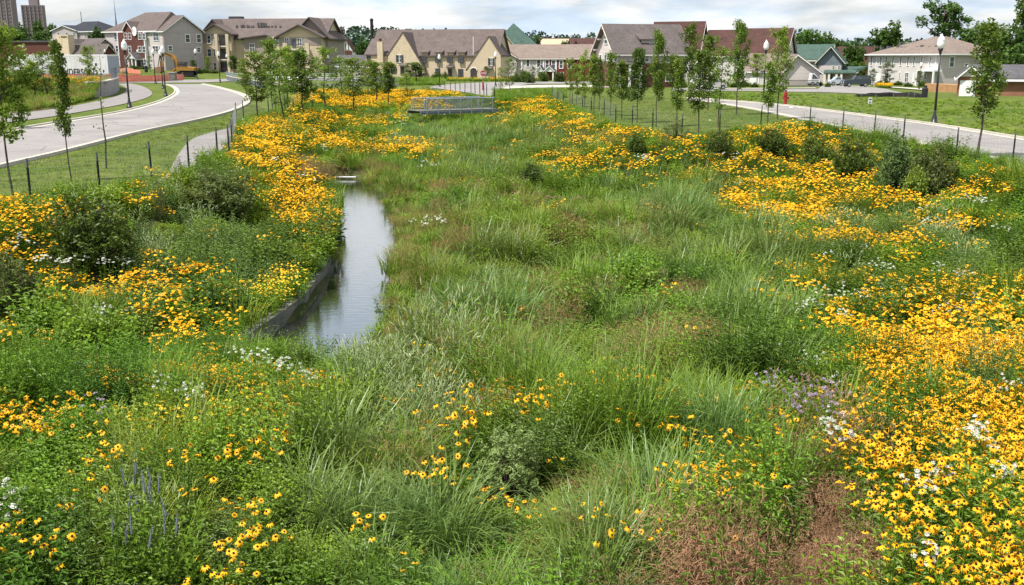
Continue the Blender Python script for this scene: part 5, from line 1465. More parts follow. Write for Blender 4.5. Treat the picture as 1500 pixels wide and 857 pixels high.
# ------------------------------------------------------------------ vehicles
def car(name, label, cat, u0, u1, vb, d, prof, cab, paint, face=-1, hgt=1.45, wid=1.8, yaw=0.0):
    """prof: side outline of the body, cab: side outline of the glass house; x in 0..1 of the length, z in metres"""
    a_ = at(u0, vb, d); b_ = at(u1, vb, d); a_.z = b_.z = hz(a_.x, a_.y) + 0.1
    Lc = b_.x - a_.x
    pm = mat(name + '_paint', paint, 0.28, 0.5, tuple(x * 0.9 for x in paint), 2)
    t = thing(name, label, cat, ((a_.x + b_.x) / 2, a_.y, a_.z), yaw)
    X_ = lambda q: (q - 0.5) * Lc * (1 if face > 0 else -1)
    def solid(nm, pts, y0, y1, m):
        pts = [(X_(x), z) for x, z in pts]
        if face < 0: pts = pts[::-1]
        mb = MB().prism(pts, 'y', y0, y1)
        o = mb.build(nm, m, t)
        bv = o.modifiers.new('soft', 'BEVEL'); bv.width = 0.05; bv.segments = 2; bv.limit_method = 'ANGLE'
        return o
    solid('body', prof, 0, wid, pm)
    solid('cabin', cab, 0.12, wid - 0.12, pm)
    xs = [p[0] for p in cab]; zs = [p[1] for p in cab]; cx_ = sum(xs) / len(xs); cz_ = sum(zs) / len(zs)
    gl = [(cx_ + (x - cx_) * 0.86, cz_ + (z - cz_) * 0.72) for x, z in cab]
    mid = cx_
    for nm, lo, hi in (('side_window', 0, mid - 0.012), ('side_window', mid + 0.012, 1)):
        pp = clip_x(gl, lo, hi)
        if len(pp) >= 3: 
            pts = [(X_(x), z) for x, z in pp]
            MB().prism(pts, 'y', 0.10, 0.135).build(nm, M['glass'], t)
            MB().prism(pts, 'y', wid - 0.135, wid - 0.1).build(nm, M['glass'], t)
    for x in (0.19, 0.80):
        for y in (0.08, wid - 0.08):
            w = MB().tube([(X_(x), y - 0.11, 0.33), (X_(x), y + 0.11, 0.33)], 0.33, 14).build('wheel', M['tyre'], t)
            MB().tube([(X_(x), y - 0.125, 0.33), (X_(x), y + 0.125, 0.33)], 0.19, 10).build('rim', M['rim'], w)
    zb_ = max(z for x, z in prof) * 0.72
    for y in (0.2, wid - 0.5):
        MB().box(min(X_(0.0) - 0.02, X_(0.0) + 0.03), max(X_(0.0) - 0.02, X_(0.0) + 0.03) , y, y + 0.3, zb_ - 0.16, zb_ - 0.02).build('headlight', M['signwhite'], t)
        MB().box(min(X_(1.0) - 0.03, X_(1.0) + 0.02), max(X_(1.0) - 0.03, X_(1.0) + 0.02), y, y + 0.3, zb_ - 0.16, zb_ - 0.02).build('tail_light', M['signred'], t)
    MB().box(X_(0.0) - 0.05, X_(0.0) + 0.05, 0.1, wid - 0.1, 0.3, 0.5).build('bumper', M['rim'], t)
    MB().box(X_(1.0) - 0.05, X_(1.0) + 0.05, 0.1, wid - 0.1, 0.3, 0.5).build('bumper', M['rim'], t)
    return t
def clip_x(poly, lo, hi):
    def cl(pp, f, c, s):
        out = []
        for i in range(len(pp)):
            a_, b_ = pp[i], pp[(i + 1) % len(pp)]
            ia, ib = s * (a_[0] - c) <= 0, s * (b_[0] - c) <= 0
            if ia: out.append(a_)
            if ia != ib:
                t = (c - a_[0]) / (b_[0] - a_[0]); out.append((c, a_[1] + (b_[1] - a_[1]) * t))
        return out
    return cl(cl(poly, 0, hi, 1), 0, lo, -1)
SED = [(0, 0.35), (1, 0.35), (1, 0.85), (0.97, 0.98), (0.8, 1.0), (0.3, 0.97), (0.05, 0.86), (0, 0.7)]
SEDC = [(0.27, 0.95), (0.83, 0.98), (0.72, 1.4), (0.48, 1.44)]
SUVP = [(0, 0.4), (1, 0.4), (1, 1.0), (0.98, 1.1), (0.3, 1.1), (0.04, 1.0), (0, 0.85)]
SUVC = [(0.28, 1.08), (0.985, 1.08), (0.96, 1.72), (0.42, 1.74)]
car('sedan', 'silver sedan parked on the far street seen between saplings', 'car', 1036, 1064.5, 132.3, 140, SED, SEDC, (0.44, 0.42, 0.40), face=-1)
car('small_car', 'white car parked just behind the silver sedan, mostly hidden by a sapling', 'car', 1019, 1036, 131.6, 143, SED, SEDC, (0.62, 0.62, 0.60), face=-1)
car('pickup_truck', 'dark green truck with canopy parked in the drive of the white house', 'truck', 1231, 1269.5, 127, 162, SUVP, [(0.36, 1.08), (0.985, 1.08), (0.98, 1.7), (0.46, 1.72)], (0.035, 0.05, 0.058), face=1 if False else -1, hgt=1.8, yaw=math.pi)
car('hatchback', 'pale blue car mostly hidden behind the dark truck', 'car', 1217, 1236, 125.5, 172, SED, SEDC, (0.40, 0.46, 0.50), face=1)
car('white_van', 'white vehicle with a sloping windscreen parked by the grey wing', 'van', 1188, 1200, 124.5, 166, [(0, 0.4), (1, 0.4), (1, 1.0), (0.0, 1.0)], [(0.05, 0.98), (0.98, 0.98), (0.35, 2.0), (0.12, 2.0)], (0.65, 0.66, 0.67), face=1)
# ------------------------------------------------------------------ trees
def leafy(nm, a, b, **k): M[nm] = leaf_mat(nm, a, b, **k)
leafy('leaf_sapling', (0.075, 0.135, 0.014), (0.175, 0.245, 0.03), spread=0.35)
leafy('leaf_light', (0.11, 0.175, 0.02), (0.23, 0.30, 0.038), spread=0.35)
leafy('leaf_dark', (0.045, 0.09, 0.012), (0.12, 0.18, 0.026), spread=0.35)
leafy('leaf_wood', (0.035, 0.08, 0.014), (0.11, 0.19, 0.03), spread=0.4, transl=0.25)
leafy('leaf_hill', (0.03, 0.06, 0.035), (0.055, 0.095, 0.05), spread=0.3, transl=0.2)
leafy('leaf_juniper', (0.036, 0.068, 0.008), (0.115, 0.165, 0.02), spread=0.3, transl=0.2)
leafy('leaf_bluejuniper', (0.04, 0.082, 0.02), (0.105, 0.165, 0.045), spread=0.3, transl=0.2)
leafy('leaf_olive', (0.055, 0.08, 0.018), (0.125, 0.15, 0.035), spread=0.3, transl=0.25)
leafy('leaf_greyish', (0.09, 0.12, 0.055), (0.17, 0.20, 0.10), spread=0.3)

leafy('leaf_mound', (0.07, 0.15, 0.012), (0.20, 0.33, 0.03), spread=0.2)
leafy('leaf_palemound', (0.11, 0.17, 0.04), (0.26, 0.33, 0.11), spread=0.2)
def leaf_quads(mb, c, n, r, size, rng, up=0.4, tint=None, m=0, aspect=0.55):
    """n small pointed leaves around the points c"""
    c = np.atleast_2d(c)
    k = rng.integers(0, len(c), n)
    d = rng.normal(size=(n, 3)); d /= np.linalg.norm(d, axis=1)[:, None] + 1e-9
    p = c[k] + d * (rng.random(n)[:, None] ** 0.5) * r
    a = rng.normal(size=(n, 3)); a[:, 2] = a[:, 2] * 0.5 - 0.15
    a /= np.linalg.norm(a, axis=1)[:, None] + 1e-9
    nn = rng.normal(size=(n, 3)) * 0.7 + np.array([0, 0, up]) ; 
    b = np.cross(nn, a); b /= np.linalg.norm(b, axis=1)[:, None] + 1e-9
    s = size * rng.uniform(0.65, 1.3, n)[:, None]
    q0 = p - a * s * 0.5; q2 = p + a * s * 0.5; q1 = p + b * s * aspect * 0.5 - a * s * 0.05; q3 = p - b * s * aspect * 0.5 - a * s * 0.05
    t = rng.random(n) if tint is None else np.clip(tint[k] + rng.normal(0, 0.16, n), 0, 1)
    base = len(mb.v)
    V = np.stack([q0, q1, q2, q3], 1).reshape(-1, 3)
    mb.v.extend(map(tuple, V.tolist())); mb.t.extend(np.repeat(t, 4).tolist())
    mb.f.extend([(base + 4 * i, base + 4 * i + 1, base + 4 * i + 2, base + 4 * i + 3) for i in range(n)]); mb.m.extend([m] * n)

def sapling_meshes(seed, bare=0.3, wid=0.9, dens=1.0, leaf=0.14, shape='oval', forks=0):
    """young street tree 5 m tall: thin trunk with short limbs, leaf clusters at their ends"""
    rng = np.random.default_rng(seed)
    Hh = 5.0
    tk = MB()
    pts = []; x = y = 0.0
    for k in range(9):
        pts.append((x, y, Hh * 0.93 * k / 8)); x += rng.normal(0, 0.035); y += rng.normal(0, 0.035)
    tk.tube([(0, 0, -0.2)] + pts, [0.055] + [0.05 * (1 - 0.85 * k / 8) for k in range(9)], 7)
    tips = []
    nl = int(26 * dens ** 0.5)
    for k in range(nl):
        f = bare + (0.97 - bare) * (k + rng.random()) / nl
        i = min(7, int(f / 0.93 * 8)); w = f / 0.93 * 8 - i
        o = np.array(pts[i]) * (1 - w) + np.array(pts[min(8, i + 1)]) * w
        rel = (f - bare) / (1 - bare)
        prof = {'oval': math.sin(math.pi * min(1, rel * 0.85 + 0.17)) ** 0.7, 'narrow': 0.75 - 0.5 * rel, 'cone': 1.0 - 0.9 * rel, 'vase': 0.35 + 0.65 * rel if rel < 0.8 else 0.8}[shape]
        ln = wid * (0.25 + 0.75 * prof) * rng.uniform(0.45, 1.1)
        az = k * 2.4 + rng.normal(0, 0.4)
        e = np.array([math.cos(az), math.sin(az), 0.35 + 0.5 * rel + rng.normal(0, 0.15)])
        m1 = o + e * ln * 0.5; m2 = o + e * ln + np.array([0, 0, 0.1 * ln])
        tk.tube([o, m1, m2], [0.016, 0.010, 0.004], 4)
        for q in (0.45, 0.7, 0.95, 1.05):
            tips.append(o + (m2 - o) * q + rng.normal(0, 0.06, 3))
    for k in range(3): tips.append(np.array(pts[-1]) + np.array([rng.normal(0, 0.08), rng.normal(0, 0.08), 0.1 + 0.1 * k]))
    tips = np.array(tips)
    cr = MB()
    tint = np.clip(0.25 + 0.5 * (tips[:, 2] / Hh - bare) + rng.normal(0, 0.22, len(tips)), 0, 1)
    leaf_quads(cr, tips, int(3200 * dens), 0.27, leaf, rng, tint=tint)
    return tk, cr
SAP = {}
def sapling_kind(key, mat_, **k):
    tk, cr = sapling_meshes(**k)
    SAP[key] = (tk.mesh('trunk', M['bark'], True), cr.mesh('crown', M[mat_]))
sapling_kind('oval1', 'leaf_sapling', seed=1, bare=0.33, wid=0.75)
sapling_kind('oval2', 'leaf_sapling', seed=2, bare=0.30, wid=0.85, shape='oval', dens=1.2)
sapling_kind('narrow', 'leaf_sapling', seed=3, bare=0.33, wid=0.55, shape='narrow', dens=0.9)
sapling_kind('cone', 'leaf_sapling', seed=4, bare=0.36, wid=0.85, shape='cone', dens=1.1)
sapling_kind('light1', 'leaf_light', seed=5, bare=0.3, wid=0.85, shape='oval', dens=0.95)
sapling_kind('light2', 'leaf_light', seed=6, bare=0.22, wid=0.9, shape='vase', dens=0.8)
sapling_kind('dense', 'leaf_dark', seed=7, bare=0.3, wid=0.7, shape='oval', dens=1.3)
sapling_kind('sparse', 'leaf_sapling', seed=8, bare=0.2, wid=0.7, shape='oval', dens=0.45)
sapling_kind('bare', 'leaf_sapling', seed=9, bare=0.25, wid=0.45, shape='narrow', dens=0.02)
sapling_kind('full', 'leaf_light', seed=10, bare=0.36, wid=1.15, shape='oval', dens=1.7, leaf=0.15)
sapling_kind('grey', 'leaf_greyish', seed=11, bare=0.15, wid=0.8, shape='vase', dens=0.8)
def put_tree(kind, ub, vb, vt, wpx, label, group=None, name='sapling', ut=None, d=None):
    b = G(ub, vb) if d is None else at(ub, vb, d)
    b.z = hz(b.x, b.y)
    top = at(ub, vt, b.y)
    s = (top.z - b.z) / 5.0
    t = thing(name, label, 'tree', b, random.uniform(0, 6.28), group)
    nat = {'oval1': 1.5, 'oval2': 1.7, 'narrow': 1.1, 'cone': 1.6, 'light1': 1.7, 'light2': 1.7, 'dense': 1.4, 'sparse': 1.4, 'bare': 0.9, 'full': 2.3, 'grey': 1.6}[kind]
    w = wpx / FPX * b.y / nat
    t.scale = (w, w, s)
    tk, cr = SAP[kind]
    link('trunk', tk, t); link('crown', cr, t)
    return t
GR = 'saplings along the fence lawn'
GL = 'saplings on the flower bed by the bend'
GB = 'saplings on the raised bed'
TREES = [
    # on the verge by the bending road
    ('full', 19, 286, 50, 86, 'young tree with the fullest crown at the roadside picture edge', None),
    ('narrow', 105, 265, 62, 26, 'thin columnar sapling with dark narrow crown on the roadside lawn', None),
    ('bare', 156, 247, 68, 26, 'bare leafless sapling on the roadside lawn', None),
    # raised bed
    ('light2', 38, 148, 78, 34, 'bushy light green sapling on the raised bed next to the full-crowned tree', GB),
    ('light1', 52, 150, 92, 36, 'low light green sapling of the raised bed before the trailer lettering start', GB),
    ('sparse', 72, 150, 76, 34, 'thin sapling on the raised bed between two light green ones', GB),
    ('oval1', 85, 132, 84, 24, 'small sapling at the back of the raised bed before the trailer side', GB),
    ('light1', 133, 128, 70, 22, 'slim light sapling at the wall corner before the trailer end', GB),
    ('sparse', 22, 140, 92, 30, 'loose sapling at the back of the bed behind the full-crowned tree', GB),
    ('oval2', 3, 190, 100, 40, 'leafy sapling cut by the picture edge on the raised bed', GB),
    # along the flower bank
    ('light1', 377, 178, 80, 44, 'leaning light green sapling closest to the road bend and fence corner', GL),
    ('oval1', 399, 166, 60, 32, 'tall sapling with high tuft of leaves behind the leaning one', GL),
    ('sparse', 417, 176, 74, 36, 'pale stemmed sparse sapling between two bushier saplings', GL),
    ('light1', 423, 163, 72, 40, 'light crowned sapling behind the pale stemmed one', GL),
    ('oval2', 446, 175, 74, 46, 'dense green sapling rising from the flower bank before the wide gable', GL),
    ('sparse', 479, 168, 70, 42, 'open crowned sapling with one tall side tuft near the dark red roof', GL),
    ('light1', 519, 165, 88, 40, 'broad low sapling before the slate garage roof', GL),
    ('oval1', 552, 154, 92, 30, 'small dark sapling before the stucco chimney', GL),
    ('narrow', 571, 159, 92, 24, 'narrow sapling before the first tall stucco gable', GL),
    ('sparse', 595, 150, 108, 20, 'tiny thin sapling at the edge of the yellow bed', GL),
    ('light1', 540, 143, 90, 26, 'light sapling at the back of the bed before the stucco corner', GL),
    ('dense', 610, 122, 92, 28, 'bushy dark shrub-like tree before the second stucco window', GL),
    ('sparse', 500, 150, 84, 26, 'faint thin sapling behind the open crowned one', GL),
    ('light2', 362, 142, 92, 20, 'small bright sapling behind the leaning one by the parapet', GL),
    # by the street
    ('light1', 712, 118, 98, 9, 'tiny clipped tree before the second stucco gable', None),
    ('sparse', 748, 136, 86, 18, 'thin sapling before the grey siding of the row house', None),
    ('sparse', 732, 134, 99, 10, 'very thin sapling at the street corner by the lamp', None),
    ('grey', 780, 124, 98, 10, 'small greyish tree before the row house porch', None),
    # the row on the lawn along the fence
    ('light1', 835, 152, 88, 18, 'farthest light sapling of the lawn row beside the red siding', GR),
    ('light1', 845, 157, 96, 20, 'low light sapling just beside the farthest one of the lawn row', GR),
    ('light2', 857, 160, 82, 24, 'bright bushy sapling of the lawn row before the red roof', GR),
    ('narrow', 868, 169, 82, 17, 'dark narrow sapling before the craftsman gable', GR),
    ('oval1', 878, 164, 88, 18, 'slender sapling between the dark narrow one and the gable porch', GR),
    ('oval1', 894, 170, 79, 22, 'sapling with rounded top before the craftsman gable windows', GR),
    ('cone', 910.5, 175, 92, 28, 'low wide sapling with conical crown before the craftsman porch', GR),
    ('dense', 933, 180, 73, 26, 'densest dark oval sapling of the lawn row before the shed dormer', GR),
    ('oval2', 961, 186, 49, 30, 'tall sapling of the lawn row before the shed dormer end', GR),
    ('narrow', 991, 196, 88, 20, 'small dark sapling with a low crown beside the fence corner', GR),
    ('oval1', 1023, 203, 76, 36, 'sapling with wide light crown nearest to the fence and flowers', GR),
    ('oval2', 1009, 152, 38, 28, 'tall sapling far on the lawn before the pale gable end', GR),
    ('oval1', 984, 148, 82, 24, 'faint sapling far on the lawn behind the small dark one', GR),
    ('oval1', 1037, 161, 54, 32, 'sapling in the lawn middle before the silver car', GR),
    ('sparse', 1052, 187, 70, 30, 'thin straight sapling just beside the silver car', GR),
    ('oval2', 1078.5, 168, 34, 34, 'tallest slender sapling on the lawn before the long red roof', GR),
    ('narrow', 1125, 189, 92, 22, 'sapling with low narrow crown in front of the lamp by the hydrant', GR),
    ('light1', 1139, 175, 46, 36, 'tall light sapling between the lamp and the red hydrant', GR),
    ('light1', 1108, 127, 80, 26, 'light round tree before the low pale garage', None),
    ('oval1', 1433, 232, 38, 56, 'slim tree with a tall loose crown in front of the brown garage', None),
    ('grey', 1298, 127, 92, 24, 'grey green small tree before the white house windows', None),
    ('grey', 1278, 125, 102, 14, 'small twiggy tree by the corner of the white house', None),
    ('light1', 1388, 122, 100, 12, 'thin light sapling by the side wall of the white house', None),
    ('narrow', 1204, 122, 84, 11, 'columnar green tree before the columned porch', None),
    ('light1', 1262, 121, 92, 14, 'small yellow green tree between the porch roof and the white house', None),
    ('oval1', 1345, 129, 104, 10, 'small tree before the white house porch recess', None),
    ('dense', 284, 108, 88, 9, 'round clipped tree before the grey gable wall', None),
    ('light1', 305, 108, 84, 10, 'slim light tree before the first tan wing', None),
    ('sparse', 171, 104, 79, 12, 'thin young tree before the pale siding wing', None),
    ('sparse', 221, 106, 82, 9, 'thin young tree between the brick bay and the digger stick', None),
    ('dense', 343, 110, 82, 14, 'dark young tree before the recessed tan wall', None),
]
for kind, ub, vb, vt, w, lab, g in TREES:
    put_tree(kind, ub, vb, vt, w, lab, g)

# large old trees and woods behind the houses
def big_tree_meshes(seed, lobes, leaf=0.55, n=4200, trunk_h=0.35, open_=False, mat_='leaf_wood', spread=1.0, lobe_r=0.17):
    """unit tree: 10 m tall"""
    rng = np.random.default_rng(seed)
    Hh = 10.0; tk = MB(); cs = []
    base = np.array([0, 0, 0.0])
    tk.tube([(0, 0, -1), (0.05, 0, Hh * trunk_h * 0.5), (0.1, 0.05, Hh * trunk_h), (0.0, 0.1, Hh * 0.8)], [0.42, 0.34, 0.28, 0.08], 8)
    for k in range(lobes):
        f = (k + 0.5) / lobes
        z = Hh * (trunk_h * 0.9 + (0.93 - trunk_h * 0.9) * f)
        rr = spread * 3.6 * math.sin(math.pi * (0.12 + 0.78 * f)) ** 0.8
        az = k * 2.399 + rng.normal(0, 0.4)
        r_ = rr * rng.uniform(0.25, 1.0)
        c = np.array([r_ * math.cos(az), r_ * math.sin(az), z + rng.normal(0, 0.4)])
        cs.append(c)
        tk.tube([(0.05, 0, max(Hh * trunk_h * 0.6, z - 2.5)), (c[0] * 0.5, c[1] * 0.5, z - 0.9), tuple(c)], [0.16, 0.09, 0.03], 5)
    cs = np.array(cs)
    sub = []; st = []
    for c in cs:
        m = 14
        d = rng.normal(size=(m, 3)); d[:, 2] *= 0.75; d /= np.linalg.norm(d, axis=1)[:, None]
        q = c + d * Hh * lobe_r * rng.uniform(0.55, 1.1, (m, 1)) * (0.62 if open_ else 1)
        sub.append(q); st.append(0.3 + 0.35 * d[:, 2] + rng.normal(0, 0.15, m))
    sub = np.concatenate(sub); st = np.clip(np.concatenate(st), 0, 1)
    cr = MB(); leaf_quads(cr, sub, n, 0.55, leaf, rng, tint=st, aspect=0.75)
    return tk.mesh('trunk', M['bark'], True), cr.mesh('crown', M[mat_])
BIG = {
    'round1': big_tree_meshes(21, 22), 'round2': big_tree_meshes(22, 26, spread=1.15), 'tall': big_tree_meshes(23, 24, spread=0.75, trunk_h=0.25),
    'open': big_tree_meshes(24, 20, open_=True, trunk_h=0.4, n=3600, spread=1.35, leaf=0.42, lobe_r=0.15), 'low': big_tree_meshes(25, 20, spread=1.3, trunk_h=0.12),
    'fir': big_tree_meshes(26, 30, spread=0.42, trunk_h=0.08, mat_='leaf_dark', leaf=0.5),
}
def put_big(kind, u, vt, vb, wpx, d, label, group='trees behind the houses', name='tree'):
    p = at(u, vb, d); top = at(u, vt, d)
    z0 = p.z
    t = thing(name, label, 'tree', (p.x, p.y, z0), random.uniform(0, 6.28), group)
    s = (top.z - z0) / 10.3
    nat = {'round1': 8.6, 'round2': 9.6, 'tall': 7.0, 'open': 11, 'low': 10.5, 'fir': 5.0}[kind]
    w = wpx / FPX * d / nat
    t.scale = (w, w, s)
    link('trunk', BIG[kind][0], t); link('crown', BIG[kind][1], t)
BIGS = [
    ('open', 1378, -4, 76, 92, 215, 'grand old tree with open dark limbs above the white house roof'),
    ('round1', 1298, 35, 108, 56, 225, 'dark rounded tree behind the corner of the white house'),
    ('round2', 1440, 34, 100, 62, 200, 'broad tree behind the white house roof end'),
    ('round1', 1474, 44, 110, 60, 170, 'full green tree beside the picture edge behind the garage'),
    ('fir', 1497, -22, 105, 36, 180, 'tall dark conifer at the picture edge'),
    ('low', 1460, 76, 118, 60, 150, 'low dark shrubby tree between the white house and the garage roof'),
    ('round2', 1490, 66, 120, 44, 140, 'leafy tree low at the picture edge over the garage roof'),
    ('low', 1410, 40, 95, 46, 230, 'smaller tree peeping above the white house ridge'),
    ('round2', 1182, 44, 100, 54, 300, 'broad tree above the pale green roof'),
    ('round1', 1163, 47, 100, 34, 290, 'rounded tree beside the red brown gable end'),
    ('round1', 1206, 50, 100, 36, 310, 'rounded tree at the far side of the pale green ridge'),
    ('tall', 1226, 60, 112, 34, 260, 'upright tree behind the slate blue gable'),
    ('round1', 1247, 64, 116, 44, 240, 'dark tree behind the porch between two houses'),
    ('low', 1262, 64, 90, 22, 400, 'distant round tree between the dark roof and green gable'),
    ('low', 1255, 92, 118, 40, 215, 'low dark bush tree beside the dark red roof'),
    ('round1', 830, 60, 84, 18, 300, 'round tree before the pale flat roof'),
    ('low', 827, 61, 82, 16, 290, 'small round tree tucked beside the low red roof'),
    ('round1', 533, 57, 100, 26, 280, 'bright rounded tree between half timbered house and stucco house'),
    ('fir', 60, 30, 80, 16, 380, 'dark pointed conifer before the stepped tower'),
    ('round1', 36, 36, 84, 24, 420, 'broad tree between the two towers'),
    ('low', 10, 42, 84, 40, 360, 'wide tree below the taller tower'),
    ('round2', 80, 36, 80, 20, 430, 'tree behind the grey charcoal-roofed house'),
    ('round1', 146, 41, 78, 30, 300, 'tree between grey house and brick apartments'),
    ('low', 25, 46, 74, 40, 310, 'wide dark tree above the brick block'),
    ('low', 62, 46, 74, 34, 315, 'low tree above the brick block before the grey house'),
    ('low', 786, 54, 84, 30, 320, 'tree beside the big green peaked roof'),
]
for kind, u, vt, vb, w, d, lab in BIGS:
    put_big(kind, u, vt, vb, w, d, lab)

def far_woods():
    rng = np.random.default_rng(31)
    cs = []; 
    line = [(430, 52), (495, 46), (520, 44), (545, 46), (575, 43), (620, 47), (690, 49), (722, 48), (760, 50), (785, 51), (805, 54), (830, 53), (852, 54), (870, 52), (890, 53), (1000, 56), (1150, 60), (1260, 60), (1500, 62)]
    us = [p[0] for p in line]; vs_ = [p[1] for p in line]
    for d, dv in ((620, 0), (560, 5), (500, 11), (440, 17)):
        for u in np.arange(380, 1560, 6.5):
            v = np.interp(u, us, vs_) - 3.5 + dv + rng.normal(0, 1.6)
            p = at(u, v, d + rng.normal(0, 12)); r = rng.uniform(2.4, 4.2)
            for k in range(9):
                e = rng.normal(size=3); e /= np.linalg.norm(e)
                cs.append((p.x + e[0] * r, p.y + e[1] * r, p.z - r * 0.9 + e[2] * r * 0.8))
            cs.append((p.x, p.y, p.z - r * 2.5))
    cs = np.array(cs)
    mb = MB(); leaf_quads(mb, cs, 26000, 1.5, 1.9, rng, tint=np.clip(rng.normal(0.4, 0.25, len(cs)), 0, 1), aspect=0.9)
    tag(mb.build('far_woods', M['leaf_hill']), 'dark band of distant woods along the skyline behind the roofs', 'woods', kind='stuff')
far_woods()

# ------------------------------------------------------------------ junipers and shrubs
def shrub_mesh(seed, mat_, n=2600, spiky=0.9, leaf=0.075, w=0.5, h=1.0, flat=1.0, aspect=0.35, arms=44):
    rng = np.random.default_rng(seed)
    st = MB(); cs = []; ti = []
    for k in range(arms):
        az = rng.uniform(0, 6.28); el = math.radians(rng.uniform(15, 88))
        ln = (math.cos(el) ** 2 * w ** 2 + math.sin(el) ** 2 * h ** 2) ** 0.5 * rng.uniform(0.7, 1.05)
        e = np.array([math.cos(az) * math.cos(el), math.sin(az) * math.cos(el), math.sin(el)])
        tip = e * ln + np.array([0, 0, 0.05])
        st.tube([(0, 0, -0.05), tuple(tip * 0.5 + np.array([0, 0, -0.02])), tuple(tip)], [0.022, 0.013, 0.004], 4)
        for q in np.linspace(0.35, 1.0, 9):
            r_ = 0.16 * (1.1 - q) + 0.05
            for j in range(3):
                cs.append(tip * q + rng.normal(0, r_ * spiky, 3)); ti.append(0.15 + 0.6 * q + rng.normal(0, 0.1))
    cs = np.array(cs); cs[:, 2] = np.maximum(cs[:, 2], 0.03)
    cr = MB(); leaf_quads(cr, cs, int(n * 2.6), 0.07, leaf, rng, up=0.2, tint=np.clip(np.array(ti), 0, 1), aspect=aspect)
    return st.mesh('stem', M['bark'], True), cr.mesh('foliage', M[mat_])
SHRUB = {
    'juniper1': shrub_mesh(41, 'leaf_juniper'), 'juniper2': shrub_mesh(42, 'leaf_juniper', w=0.6), 'blue': shrub_mesh(43, 'leaf_bluejuniper', n=2200, w=0.4),
    'olive': shrub_mesh(44, 'leaf_olive', n=3400, w=0.55, leaf=0.075), 'leafy': shrub_mesh(45, 'leaf_light', n=1800, leaf=0.11, aspect=0.55, w=0.55, spiky=1.0),
    'round': shrub_mesh(46, 'leaf_dark', n=2200, w=0.5, leaf=0.09, aspect=0.5, spiky=0.8), 'thin': shrub_mesh(47, 'leaf_olive', n=700, w=0.35, arms=16, leaf=0.06),
    'conifer': shrub_mesh(48, 'leaf_dark', n=2600, w=0.36, leaf=0.08, aspect=0.4, arms=40),
}
def mound_mesh(seed, mat_, n=7000, leaf=0.055, aspect=0.5):
    rng = np.random.default_rng(seed); st = MB(); cs = []; ti = []
    for k in range(260):
        az = rng.uniform(0, 6.283); el = math.asin(rng.random()); rr = rng.uniform(0.72, 1.0) * (0.9 + 0.2 * math.sin(az * 3 + el * 4))
        c = np.array([0.5 * rr * math.cos(az) * math.cos(el), 0.5 * rr * math.sin(az) * math.cos(el), 0.08 + 0.9 * rr * math.sin(el)])
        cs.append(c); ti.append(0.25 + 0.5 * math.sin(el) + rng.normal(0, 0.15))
        if k % 6 == 0: st.tube([(0, 0, -0.05), tuple(c * [0.4, 0.4, 0.55]), tuple(c)], [0.01, 0.007, 0.003], 4)
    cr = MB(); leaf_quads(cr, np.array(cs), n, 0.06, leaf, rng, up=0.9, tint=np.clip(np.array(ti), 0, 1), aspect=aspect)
    return st.mesh('stem', M['bark'], True), cr.mesh('foliage', M[mat_])
SHRUB['mound'] = mound_mesh(61, 'leaf_mound')
SHRUB['palemound'] = mound_mesh(62, 'leaf_palemound', leaf=0.045)
def put_shrub(kind, u, vb, vt, wpx, label, group=None, name='juniper_shrub', cat='shrub', lift=0.25, sink=0.0):
    b = G(u, vb, lift); b.z = hz(b.x, b.y)
    top = at(u, vt, b.y)
    s = (top.z - b.z) / 1.02
    nat = {'juniper1': 1.0, 'juniper2': 1.15, 'blue': 0.85, 'olive': 1.1, 'leafy': 1.15, 'round': 1.05, 'thin': 0.75, 'conifer': 0.75, 'mound': 1.0, 'palemound': 1.0}[kind]
    w = wpx / FPX * b.y / nat
    t = thing(name, label, cat, b, random.uniform(0, 6.28), group)
    t.scale = (w, w, s)
    link('stem', SHRUB[kind][0], t); link('foliage', SHRUB[kind][1], t)
    SHRUB_SPOTS.append((b.x, b.y, w * nat * 0.42))
SHRUB_SPOTS = []
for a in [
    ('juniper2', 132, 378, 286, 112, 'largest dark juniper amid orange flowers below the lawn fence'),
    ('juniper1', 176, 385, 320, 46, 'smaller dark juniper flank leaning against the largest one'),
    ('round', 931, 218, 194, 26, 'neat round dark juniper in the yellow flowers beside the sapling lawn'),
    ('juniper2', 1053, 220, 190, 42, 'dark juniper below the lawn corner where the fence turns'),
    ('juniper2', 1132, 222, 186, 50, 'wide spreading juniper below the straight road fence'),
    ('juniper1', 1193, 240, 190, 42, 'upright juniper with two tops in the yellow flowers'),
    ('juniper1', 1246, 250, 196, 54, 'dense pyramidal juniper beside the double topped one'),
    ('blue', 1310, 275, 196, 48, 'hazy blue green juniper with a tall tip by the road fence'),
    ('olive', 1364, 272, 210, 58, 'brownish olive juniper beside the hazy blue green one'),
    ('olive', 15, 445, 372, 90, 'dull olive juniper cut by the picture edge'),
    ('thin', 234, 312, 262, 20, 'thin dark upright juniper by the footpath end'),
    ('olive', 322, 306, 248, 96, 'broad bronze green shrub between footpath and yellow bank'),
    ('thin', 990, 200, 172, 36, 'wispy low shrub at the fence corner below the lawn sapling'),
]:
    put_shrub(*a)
for a in [
    ('leafy', 1341, 285, 250, 34, 'bright leafy bush in front of the two road junipers'),
    ('mound', 1112, 785, 690, 116, 'bright green bushy plant beside the red brown grass'),
    ('palemound', 745, 695, 622, 120, 'domed pale green bushy plant amid the near grasses'),
    ('round', 778, 262, 240, 36, 'dark green bush at the tip of the yellow bank'),
    ('round', 1250, 245, 232, 20, 'small dark bush low beside the pyramidal juniper'),
]:
    put_shrub(*a, name='leafy_bush', cat='bush')
